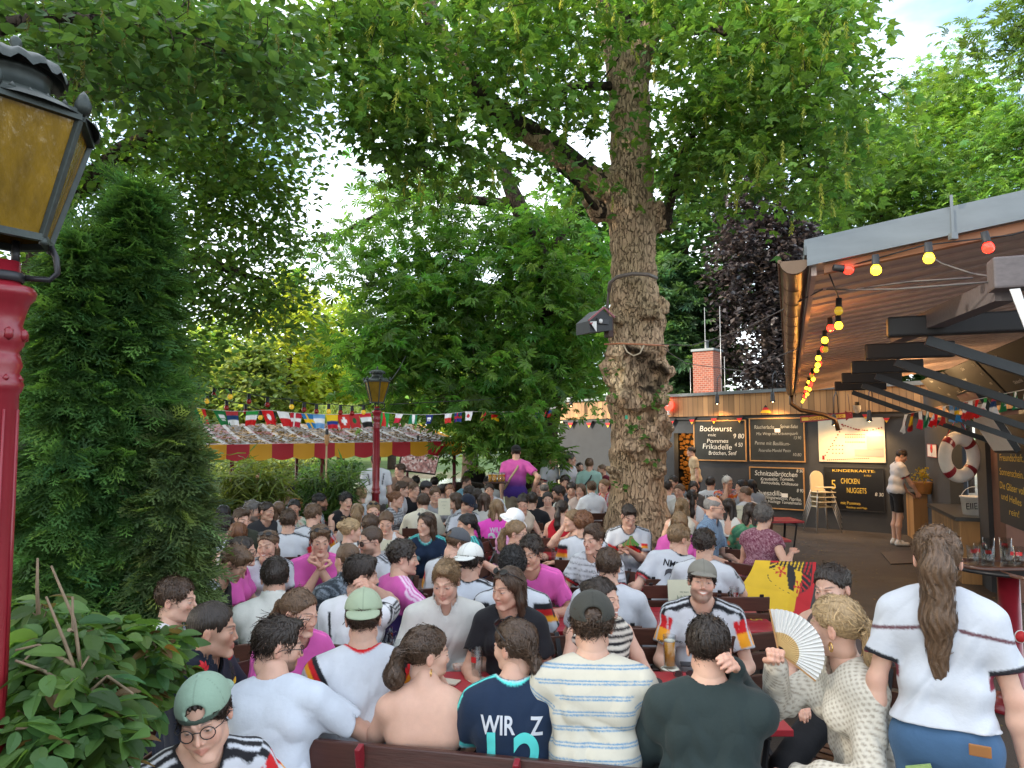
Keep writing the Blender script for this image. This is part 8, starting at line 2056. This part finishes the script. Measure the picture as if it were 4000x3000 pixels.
m=MB();m.lathe([(0,-.006),(.008,-.005),(.008,.005),(0,.006)],(0,0,0),8,axis=Matrix.Rotation(R(90),3,'X'));m.bar((0,0,0),Vector((math.cos(a0),-.25*math.cos(a0),math.sin(a0)))*.155,.012,.006);m.bar((0,0,0),Vector((math.cos(a1),-.25*math.cos(a1),math.sin(a1)))*.155,.012,.006);m.build('guard_sticks',M['lightwood'],root)
d=PP['strapless'];e=d['TH'](np.array([[-.083,.012,-.045]]))[0];m=MB();m.tube([(e[0],e[1]+.014*math.cos(a),e[2]-.012+.014*math.sin(a))for a in np.linspace(0,6.283,13)],.0022,5,cap=False);m.build('earring',M['gold'],d['root'])
d=PP['fan'];e=d['TH'](np.array([[.083,.012,-.045]]))[0];m=MB();m.tube([(e[0]+.016*math.cos(a),e[1],e[2]-.014+.016*math.sin(a))for a in np.linspace(0,6.283,13)],.003,5,cap=False);m.build('earring',M['gold'],d['root'])
d=PP['cards'];w=d['root'].matrix_basis@Vector(d['Wr'][1]);m=MB()
for k in range(7):
 a=R(60-k*18);c=w+Vector((.02,-.10-.004*k,.06));m.box(c+Vector((math.sin(-a)*.05,0,math.cos(a)*.05)),(.03,.002,.10),Matrix.Rotation(-a*-1,3,'Y'),mat=k%2)
tag(m.build('hand_fan',[mat('green_fan',(.10,.30,.05),rough=.5),mat('brown_fan',(.30,.2,.06),rough=.5)]),'small green and brown fan held by the man in the retro jersey','fan')
d=PP['stand'];P_=d['P']
m=MB();m.box(P_+V3(.075,.138,-.082),(.075,.010,.045),Matrix.Rotation(R(18),3,'Y'));m.build('pocket_packet',mat('green_packet',(.30,.42,.14),rough=.4),d['root'])
m=MB();m.box(P_+V3(-.09,.140,.020),(.06,.008,.035),bev=.003);m.build('leather_patch',mat('leather',(.30,.12,.03),rough=.6),d['root'])
CHP={}
def chair(loc,rz_,label,m=None,group='slatted wooden folding chairs',open_=False):
 if 'seat' not in CHP:
  s=MB()
  for k in range(6):s.box((0,-.19+k*.075,.445),(.42,.058,.02),bev=.004)
  o=s.build('seat',M['brown']);CHP['seat']=o.data;bpy.data.objects.remove(o)
  s=MB()
  for z,y in((.60,.205),(.74,.235),(.86,.255)):s.box((0,y,z),(.43,.018,.105),Matrix.Rotation(R(-10),3,'X'),bev=.005)
  o=s.build('backrest',M['brown']);CHP['backrest']=o.data;bpy.data.objects.remove(o)
  s=MB()
  for sx in(-1,1):
   x=sx*.155
   s.bar((x,-.24,.01),(x,.275,.93),.010,.028,up=(1,0,0));s.bar((x,.26,.01),(x,-.22,.44),.010,.028,up=(1,0,0));s.bar((x,-.22,.43),(x,.20,.43),.010,.026)
   for z,y in((.60,.197),(.74,.227),(.86,.247)):s.lathe([(0,-.004),(.007,-.003),(0,.004)],(x,y-.01,z),6)
  s.bar((-.155,-.2,.10),(.155,-.2,.10),.01,.02);s.bar((-.155,.2,.12),(.155,.2,.12),.01,.02)
  o=s.build('frame',M['steel']);CHP['frame']=o.data;bpy.data.objects.remove(o)
 root=empty('folding_chair',loc,rz_);tag(root,label,'chair',group)
 for k in('seat','backrest','frame'):link(k,CHP[k],None,root)
 return root
for d,lab in CH:
 p=d['root'].location;rz_=d['root'].rotation_euler.z
 off=Matrix.Rotation(rz_,3,'Z')@Vector((0,-.03,0))
 chair((p.x+off.x,p.y+off.y,0),rz_,lab)
def chair_at(px,py,z,yaw,lab):
 p=atz(px,py,z);chair((p.x,p.y,0),R(yaw),lab)
chair_at(2600,2290,.80,180,'brown chair back left of the jubilee menu card')
chair_at(2850,2360,.80,180,'brown chair back right of the laughing man\'s shoulder')
chair_at(2870,2500,.80,200,'folding chair with black frame between the red table and the aisle')
chair_at(2470,2480,.80,180,'brown chair back with a grey bag behind the striped top')
chair_at(1500,2110,.80,30,'dark chair back beside the woman looking down')
chair_at(1620,2330,.80,200,'dark chair back right of the pink and navy shirt')
a,b=Vector((-.885,2.98,0)),Vector((.94,2.60,0));c=(a+b)/2;e=(b-a).normalized();L_=(b-a).length+.06
root=empty('garden_bench',(c.x,c.y,0),math.atan2(e.y,e.x));tag(root,'dark brown wooden bench with red iron struts in the foreground','bench')
m=MB();m.box((0,-.01,.815),(L_,.035,.125),Matrix.Rotation(R(-8),3,'X'),bev=.006);m.box((0,.02,.645),(L_,.035,.11),Matrix.Rotation(R(-8),3,'X'),bev=.006);m.build('backrest',M['bench'],root)
m=MB()
for k in range(3):m.box((0,.14+k*.13,.44),(L_,.115,.035),bev=.006)
m.build('seat',M['bench'],root)
for x in(-.62,.0,.62):
 m=MB();m.bar((x,-.055,.885),(x,.045,.44),.045,.022,up=(1,0,0),bev=.004);m.bar((x,.04,.46),(x,-.02,.0),.045,.03,up=(1,0,0));m.bar((x,.06,.42),(x,.46,.42),.04,.03);m.bar((x,.42,.42),(x,.46,.0),.045,.03,up=(1,0,0));m.lathe([(0,-.006),(.008,-.004),(0,.006)],(x,-.05,.80),8);m.build('leg',M['redp'],root)
p=atz(3060,2330,.55);root=empty('wooden_bench',(p.x,p.y,0),R(4));tag(root,'light brown slatted bench end beneath the eagle flag','bench')
m=MB();m.box((0,-.09,.45),(.62,.13,.035),bev=.005);m.box((0,.08,.45),(.62,.13,.035),bev=.005);m.build('seat',mat('worn_bench_wood',(.16,.08,.035),rough=.55,var=.35,scale=8,stretch=(.6,8,8)),root)
for x in(-.26,.26):MB().bar((x,-.14,.43),(x,.14,0),.03,.03,up=(1,0,0)).build('leg',M['steel'],root)
def table(x0,x1,y0,y1,mt,label,num=None,rz_=0.0):
 root=empty('beer_table',((x0+x1)/2,(y0+y1)/2,0),rz_);tag(root,label,'table','beer garden tables')
 w,d_=x1-x0,y1-y0;m=MB();nb=max(int(d_/.14),3)
 for k in range(nb):m.box((0,-d_/2+(k+.5)*d_/nb,.735),(w,d_/nb-.004,.03),bev=.004)
 m.build('tabletop',mt,root)
 m=MB();
 for s in(-1,1):m.bar((s*(w/2-.1),-d_/2+.05,.70),(s*(w/2-.1),d_/2-.05,.70),.03,.03)
 m.build('apron',M['steel'],root)
 for sx in(-1,1):
  for sy in(-1,1):MB().bar((sx*(w/2-.1),sy*(d_/2-.06),.69),(sx*(w/2-.18),sy*(d_/2-.12),0),.03,.02).build('leg',M['steel'],root)
 if num:tbuild([(num,w/2-.09,-.05,.12,-90,1,0)],'number',M['yellowtxt'],root,((0,0,.751),(1,0,0),(0,1,0),(0,0,1)),thick=.002)
 return root
DT=M['brown']
table(-.72,1.28,3.36,4.18,M['redtable'],'red table nearest the camera between the bench and the laughing man','6')
table(.05,1.86,5.02,5.72,M['redtable'],'red table behind the striped top with a yellow number at its end','5')
table(.95,2.34,6.42,7.08,M['redtable'],'red table with keys beside the eagle flag','4')
table(-2.5,-1.2,5.35,6.05,DT,'dark brown table with half-empty mugs near the thuja')
table(-1.35,-.1,6.2,6.85,DT,'dark brown table behind the pink and navy shirt')
table(-2.9,-1.7,8.3,9.0,DT,'dark table before the bamboo on the left')
table(-2.0,-.8,9.4,10.0,DT,'dark table in front of the far lamp post')
table(-.9,.3,10.0,10.6,DT,'dark table in the middle of the crowd behind the cream shirt')
table(-.3,1.1,8.05,8.6,M['redtable'],'red table between the red top and the trunk')
table(1.0,2.0,11.3,11.9,M['redtable'],'red table left of the trunk by the hut')
table(2.2,3.6,9.35,9.95,M['redtable'],'red table right of the trunk before the log passage')
table(2.9,4.6,11.4,12.0,M['redtable'],'red table under the chalkboards')
table(-1.4,.4,12.6,13.2,DT,'dark table in the last row by the tent')
table(.1,1.4,13.1,13.7,DT,'dark table carrying the tall beer glasses by the man in pink')
def glass_mat(name,col,ior=1.3,tw=.8):
 m=bpy.data.materials.new(name);m.use_nodes=True;t=NT(m)
 tr=t.n('ShaderNodeBsdfTransparent');tr.inputs[0].default_value=(*col,1);gl=t.n('ShaderNodeBsdfGlossy',i_Roughness=.04);fr=t.n('ShaderNodeLayerWeight',i_Blend=.35);pw=t.n('ShaderNodeMath',operation='POWER',i_1=2.5);t.l(fr.outputs['Facing'],pw.inputs[0])
 ad=t.n('ShaderNodeMath',operation='MULTIPLY_ADD',i_1=.55,i_2=.04);t.l(pw.outputs[0],ad.inputs[0])
 ms=t.n('ShaderNodeMixShader');t.l(ad.outputs[0],ms.inputs[0]);t.l(tr.outputs[0],ms.inputs[1]);t.l(gl.outputs[0],ms.inputs[2]);t.l(ms.outputs[0],t.out.inputs[0]);return m
M['glass']=glass_mat('clear_glass',(.90,.92,.92))
M['beer']=mat('beer',(.75,.32,.02),rough=.15,var=.1,scale=30)
M['darkbeer']=mat('dark_drink',(.035,.012,.006),rough=.1,var=0)
M['foam']=mat('foam',(.78,.72,.58),rough=.9,var=.05)
M['coaster']=mat('paper_coaster',(.66,.63,.52),rough=.8,var=.08)
IG='beer glasses on the tables'
def beer(px,py,label,fill=.7,h=.175,r_=.034,mug=False,dark=False,z=.752,coaster=None,group=IG,Yo=None):
 p=atz(px,py,z)if Yo is None else at(px,py,Yo)
 root=empty('beer_mug' if mug else 'beer_glass',p,R(random.uniform(0,360)));tag(root,label,'mug' if mug else 'glass',group)
 m=MB();rr_=r_*(1.15 if mug else 1)
 m.lathe([(0,.003),(rr_*.86,.003),(rr_*.9,.010),(rr_,h),(rr_-.003,h),(rr_*.9-.004,.016),(0,.014)],n=18);m.build('glass_body',M['glass'],root)
 if mug:MB().tube([(rr_,0,h*.82),(rr_+.028,0,h*.78),(rr_+.034,0,h*.5),(rr_+.025,0,h*.25),(rr_-.002,0,h*.2)],.007,8).build('handle',M['glass'],root)
 if fill>0:
  m=MB();f2=.017+(h-.03)*fill;rt_=rr_*.9-.006+(rr_*.1)*fill;m.lathe([(0,.017),(rr_*.9-.006,.017),(rt_,f2),(0,f2)],n=16);m.build('drink',M['darkbeer']if dark else M['beer'],root)
  m=MB();m.lathe([(0,f2+.001),(rt_,f2+.001),(rt_,f2+.007),(0,f2+.009)],n=16);m.build('foam',M['foam'],root)
 m=MB();a=np.linspace(-.5,.5,7);m.sheet([[((rr_*.985+.001)*math.cos(q),(rr_*.985+.001)*math.sin(q),zz)for q in a]for zz in(h*.58,h*.76)]);m.build('red_emblem',M['flagred'],root)
 if coaster:
  p2=p.copy();o=MB().lathe([(0,0),(.052,0),(.052,.0025),(0,.0025)],n=20).build('beer_mat',M['coaster'],None,(p2.x,p2.y,z));tag(o,coaster,'beer mat','round paper beer mats')
  root.location.z+=.003
beer(2617,2612,'full beer glass in front of the laughing man',.86,.185,.038,coaster='round beer mat under the full glass before the laughing man')
beer(2870,2395,'half-full beer glass on the table marked five',.42,.19,.036,coaster='round beer mat on the table marked five')
beer(1863,2655,'empty tumbler between the strapless top and the braid',0,.165,.034,coaster='round beer mat under the empty tumbler by the braid')
beer(2195,2352,'nearly empty glass before the pink moustache man',.22,.19,.034)
beer(2150,2640,'empty mug left of the striped shirt',0,.13,.038,mug=True)
beer(2390,2625,'empty mug behind the striped shirt shoulder',0,.13,.036,mug=True)
beer(1508,2560,'half-full mug right of the sage-capped man',.3,.17,.034,mug=True)
beer(1548,2600,'low-filled mug nearest the sage-capped man\'s shoulder',.15,.16,.034,mug=True)
beer(1475,2545,'empty mug close behind the sage cap',.0,.16,.034,mug=True)
beer(1212,2332,'half-full glass on the dark table by the clasped hands',.45,.17,.034)
beer(1155,2318,'empty glass beside the half-full one on the dark table',0,.15,.036,mug=True)
beer(1300,2318,'mug left of the shaven man on the dark table',.0,.15,.034,mug=True)
beer(1655,2200,'dark drink in a mug before the long-haired navy jersey',.75,.16,.036,mug=True,dark=True)
beer(2168,2190,'empty tall mug beside the eating woman',0,.19,.038,mug=True)
beer(2205,2190,'second empty mug beside the eating woman',0,.18,.036,mug=True)
beer(1600,2050,'half-full glass among the mugs before the cream shirt',.3,.15,.034)
beer(1560,2035,'empty mug under the far lamp',0,.15,.034,mug=True)
beer(2162,2012,'reddish drink before the woman in off-shoulder white',.6,.15,.034)
beer(2500,2145,'glass in front of the card player',.2,.15,.034)
o=MB().lathe([(0,0),(.052,0),(.052,.0025),(0,.0025)],n=20).build('beer_mat',M['coaster'],None,atz(1925,2580,.752));tag(o,'lone round beer mat in front of the black T-shirt','beer mat','round paper beer mats')
p=at(1938,1886,12.2);root=empty('serving_tray',p);tag(root,'brown tray of full beer glasses held by the man in pink','tray');MB().lathe([(0,0),(.20,0),(.21,.02),(.205,.02),(.19,.006),(0,.006)],n=24).build('tray_plate',M['brown'],root)
for i,(x,y)in enumerate(((-.10,-.05),(-.02,-.08),(.06,-.06),(.12,.0),(-.04,.06))):
 q=p+Vector((x,y,.008));beer(0,0,['leftmost full beer on the tray of the man in pink','second full beer on that tray','middle full beer on that tray','rightmost full beer on that tray','rear full beer on that tray'][i],.85,.17,.036,group='beers on the tray')
 bpy.context.scene.collection.objects[-1]
 for ob in[o_ for o_ in COL.objects if o_.get('group')=='beers on the tray'][-1:]:ob.location=q
p=atz(1796,2585,.752);root=empty('spray_bottle',p);tag(root,'white spray bottle with a green cap before the linen shirt','bottle')
MB().lathe([(0,0),(.020,0),(.022,.01),(.022,.10),(.016,.115),(0,.115)],n=16).build('bottle_body',M['white'],root);MB().lathe([(.014,.113),(.014,.15),(.010,.155),(0,.155)],n=14).build('cap',mat('lime_cap',(.28,.58,.03),rough=.4,var=0),root);m=MB();m.sheet([[(.0225*math.cos(a),.0225*math.sin(a),z)for a in np.linspace(-2.4,-.6,7)]for z in(.03,.075)]);m.build('label',M['flagred'],root)
def phone(px,py,label,col=(.02,.02,.022),rz_=20,z=.752):
 o=MB().box((0,0,.006),(.075,.152,.009),bev=.003).build('smartphone',mat('phone_case',col,rough=.25,var=0),None,atz(px,py,z));o.rotation_euler=(0,0,R(rz_));tag(o,label,'phone','phones on the tables')
phone(2710,2600,'dark phone beside the full beer glass',rz_=80);phone(1740,2665,'pale phone beside the strapless woman\'s elbow',(.55,.48,.38),70);phone(1605,2625,'black phone at the left end of the front red table',rz_=80)
p=atz(2670,2642,.752);root=empty('sunglasses',p,R(8));tag(root,'black sunglasses lying on the front red table','sunglasses');g=glasses_bm('rect')
for vv in g.bm.verts:vv.co=Vector((vv.co.x,(vv.co.y+.09),vv.co.z+.022))
g.build('spectacle_frame',[MS['frame'],MS['lens']],root)
m=MB()
for s in(-1,1):m.prism([(s*.034+.022*math.cos(a),-.012,.018+.016*math.sin(a))for a in np.linspace(0,6.28,13)[:-1]],(0,.002,0))
m.build('lens',MS['lens'],root)
o=MB().lathe([(0,0),(.055,0),(.057,.04),(.052,.045),(.030,.045),(.028,.02),(0,.02)],n=24).build('ashtray',mat('black_rubber',(.014,.014,.014),rough=.6),None,atz(2545,2690,.752));tag(o,'black round ashtray beside the striped shirt','ashtray')
o=MB().box((0,0,.012),(.09,.06,.022),bev=.004).build('tobacco_pouch',mat('printed_packet',(.25,.42,.36),rough=.5,color2=(.55,.45,.2),scale=40),None,atz(2575,2735,.752));o.rotation_euler=(0,0,.6);tag(o,'small printed packet beside the ashtray','packet')
for px,py,c_,lb in((1800,2612,(.55,.3,.2),'colourful card box behind the strapless woman\'s hand'),(2110,2640,(.55,.06,.05),'red and white packet before the braided woman')):
 o=MB().box((0,0,.014),(.085,.055,.026),bev=.003).build('small_box',mat('small_box',c_,rough=.5,color2=(.6,.6,.55),scale=35),None,atz(px,py,.752));o.rotation_euler=(0,0,.4);tag(o,lb,'packet')
def menu(px,py,Y,w,h,label,lines,rz_=0,curve=0):
 p=at(px,py,Y);root=empty('menu_card',p,R(rz_));tag(root,label,'menu','menu cards');MB().box((0,0,0),(w,.006,h),Matrix.Rotation(R(-8),3,'X')).build('card',mat('menu_paper',(.58,.55,.40),rough=.5,var=.06),root)
 tbuild([(s,x*w,y*h,sz*h,0,1,0)for s,x,y,sz in lines],'lettering',mat('dark_green_print',(.05,.09,.06),var=0),root,((0,-.002,0),(1,0,0),(0,.14,.99),(0,-.99,.14)),off=.004)
menu(2668,2350,5.0,.20,.29,'cream menu card headed Jubiläum left of the laughing man',[('Wir feiern',.05,.22,.05),('Jubiläum',.08,.10,.12),('und gute Energie',.05,.0,.05),('Dein nächstes',.0,-.16,.07),('großes',.0,-.26,.07)])
menu(1540,2130,6.9,.26,.10,'pale menu held by the woman looking down',[('MENU',0,0,.5)]);menu(1735,1980,9.6,.16,.22,'paper menu before the long brown hair',[('SPEISEKARTE',0,.3,.06),('Getränke',0,.1,.06),('Bier',0,-.1,.06)],12);menu(2885,2005,9.4,.14,.2,'small white menu stand before the bald man in white',[('KARTE',0,.2,.12)])
p=atz(2925,2268,.752);root=empty('key_bunch',p);tag(root,'bunch of keys with a pale tag on the red table by the eagle flag','keys');m=MB();m.box((-.03,0,.012),(.05,.035,.02),bev=.008);m.build('key_tag',M['alu'],root);m=MB();m.bar((0,0,.01),(.07,.01,.012),.02,.008);m.bar((0,.01,.015),(.05,.03,.03),.016,.006);m.bar((.01,-.01,.01),(.03,-.03,.05),.012,.006);m.build('key_blades',M['black'],root)
d=PP['fan'];p=d['root'].location;rz_=d['root'].rotation_euler.z;T=Matrix.Rotation(rz_,3,'Z')
f=lambda x,y,z:Vector((p.x,p.y,0))+T@Vector((x,y,z))
root=empty('handbag',f(0,.3,.3));o=Vector(root.location);tag(root,'pale grey handbag hanging by its strap on the fan woman\'s chair','handbag')
MB().tube([f(.12,.33,.42)-o,f(.14,.33,.75)-o,f(.15,.30,.93)-o,f(.10,.26,.96)-o,f(.02,.30,.93)-o,f(.0,.33,.7)-o,f(-.02,.33,.42)-o],.008,6).build('strap',M['white'],root);MB().box(f(.05,.34,.32)-o,(.26,.08,.18),Matrix.Rotation(rz_,3,'Z'),bev=.02).build('bag_body',M['white'],root)
p=atz(2480,2560,.62);root=empty('grey_bag',p);tag(root,'crumpled grey cloth bag on the chair beside the striped top','bag')
bv,bq=mesh_sdf(lambda q:ell(q,(0,0,.03),(.15,.12,.10))+F(.02)*wob(q,3,1.2),(-.22,-.2,-.12),(.22,.2,.2),.012);link('bag_body',np_mesh('bag_body',bv,bq,np.tile((.24,.25,.27),(len(bv),1))),MS['cloth'],root);MB().tube([(-.08,0,.10),(-.04,-.05,.2),(.06,-.05,.19),(.09,0,.10)],.007,6).build('handle',M['steel'],root)
nu,nv=64,72;V,C=[],[]
TLc,TRc=at(2950,2188,6.55),at(3188,2196,6.30)
BLc,BMc,BRc=at(2868,2345,6.30),at(3070,2395,6.15),at(3145,2490,6.05)
Yl,Rd=(.72,.46,.02),(.50,.012,.02)
def eagle(u,v_):
 s,t_=(u-.60)/.34,v_/.62
 if s<-1.02 or s>1.02 or t_>1.0:return None
 lim=1.0 if t_<.45 else 1.0-((t_-.45)/.55)**2
 if abs(s)>lim*1.02:return None
 if abs(s)>lim*.985 or t_>.985:return(.02,.02,.02)
 x,y=s,t_
 for cx_,cy_ in((-.45,.34),(.42,.68)):
  dx,dy=x-cx_,(y-cy_)*1.3;rr_=math.hypot(dx,dy);a=math.atan2(dy,dx)
  if rr_<.24 and abs(math.sin(2.5*(a+.3)))>.80 and rr_>.02 or rr_<.07:return(.50,.02,.02)
 if abs(x-(.02+.2*(y-.4)))<.20-.16*abs(y-.5)and.12<y<.86:return(.014,.014,.016)
 if y<.22+.10*x and x>-.75:return(.014,.014,.016)if(x*5.5+y*3)%1>.38 else None
 if x>.48+.1*y and y<.85:return(.014,.014,.016)if(y*7-x*2)%1>.36 else None
 if x<-.72 and y<.3:return(.014,.014,.016)if(y*7+x*2)%1>.4 else None
 return None
for j in range(nv+1):
 for i in range(nu+1):
  u,v_=i/nu,j/nv
  top_=TLc.lerp(TRc,u)
  bot=(BLc.lerp(BMc,u/.6)if u<.6 else BMc.lerp(BRc,(u-.6)/.4))
  q=top_.lerp(bot,v_)
  sag=.05*math.sin(math.pi*v_)*(1-u);fold=.018*math.sin(u*15+v_*3)*(v_**1.2)
  q=q+Vector((0,-.05*math.sin(math.pi*min(v_*1.6,1))*.6+fold,-.0))
  V.append(q[:]);c_=Yl if u<.80-.06*v_ else Rd
  e_=eagle(u,v_)
  if e_ is not None and u<.97:c_=e_
  if.26<u<.40 and v_<.03:c_=Rd
  C.append(c_)
ii=np.arange((nv+1)*(nu+1)).reshape(nv+1,nu+1);Q=np.stack([ii[:-1,:-1],ii[:-1,1:],ii[1:,1:],ii[1:,:-1]],-1).reshape(-1,4)
c0=TLc.lerp(TRc,.5);root=empty('draped_flag',c0);tag(root,'yellow black red flag with an eagle shield draped over a chair','flag')
link('flag_cloth',np_mesh('flag_cloth',np.array(V)-np.array(c0[:]),Q,np.array(C)),FLAGM,root)
g=[]
for j in range(20):
 row=[]
 for i in range(8):
  u,v_=i/7,j/19;q=TRc.lerp(at(3275,2300,6.6),u).lerp(BRc.lerp(at(3225,2390,6.5),u),v_);row.append(q+Vector((0,.02*math.sin(u*9+v_*3),-.01*u))-c0)
 g.append(row)
MB().sheet(g).build('black_fold',M['black'],root)
chair((TLc.lerp(TRc,.5).x,6.62,0),R(-8),'folding chair hidden beneath the eagle flag')
px_,Yt=3935,5.7;p=at(px_,2190,Yt);root=empty('service_table',(p.x,Yt,0));zt=1.07;tag(root,'round dark high table on a red post carrying trays of empty mugs','table')
MB().lathe([(0,zt-.03),(.40,zt-.03),(.41,zt-.015),(.40,zt),(0,zt)],n=36).build('tabletop',M['steel'],root);MB().lathe([(.26,0),(.27,.03),(.12,.06),(.075,.10),(.075,zt-.03),(0,zt-.03)],n=24).build('post',M['redp'],root)
m=MB();m.lathe([(0,.0),(.05,.0),(.05,.002),(0,.002)],(.02,-.077,.55),20,axis=Matrix.Rotation(R(90),3,'X'));m.build('round_sticker',M['white'],root);m=MB();m.lathe([(0,.0),(.043,.0),(.043,.002),(0,.002)],(.02,-.080,.55),20,axis=Matrix.Rotation(R(90),3,'X'));m.build('red_disc',M['flagred'],root)
def tray(cx_,cy_,z,lab,n=6,w=.30,d_=.20):
 t=empty('serving_tray',(cx_,cy_,z));tag(t,lab,'tray','brown serving trays')
 pr=[(w*math.copysign(abs(math.cos(a))**.6,math.cos(a)),d_*math.copysign(abs(math.sin(a))**.6,math.sin(a)))for a in np.linspace(0,6.283,33)[:-1]]
 m=MB();m.prism([(x,y,0)for x,y in pr],(0,0,.006));g=[[(x*k,y*k,zz)for x,y in pr+pr[:1]]for k,zz in((.97,.006),(1.0,.028),(1.02,.028),(1.0,.0))];m.sheet(g);m.build('tray_plate',mat('brown_laminate',(.085,.035,.022),rough=.3,var=.1),t);return t
tray(p.x-.10,Yt-.02,zt+.002,'brown tray full of empty mugs on the service table');tray(p.x+.08,Yt-.34,zt-.02,'empty brown tray jutting over the table edge')
for i,(x,y)in enumerate(((-.26,-.02),(-.16,-.06),(-.05,.06),(.03,-.05),(.10,.05),(-.12,.08),(.12,-.08))):
 q=Vector((p.x-.06+x*.85,Yt+y,zt+.010));beer(0,0,['leftmost empty mug on the service table tray','second empty mug from the left on the service table','tall mug at the back of the service table tray','middle mug at the front of the service table tray','rear right mug on the service table tray','rear left mug on the service table tray','front right mug on the service table tray'][i],0,.15+.05*(i in(2,4)),.038,mug=True,group='empty mugs on the service table')
 [o_ for o_ in COL.objects if o_.get('group')=='empty mugs on the service table'][-1].location=q
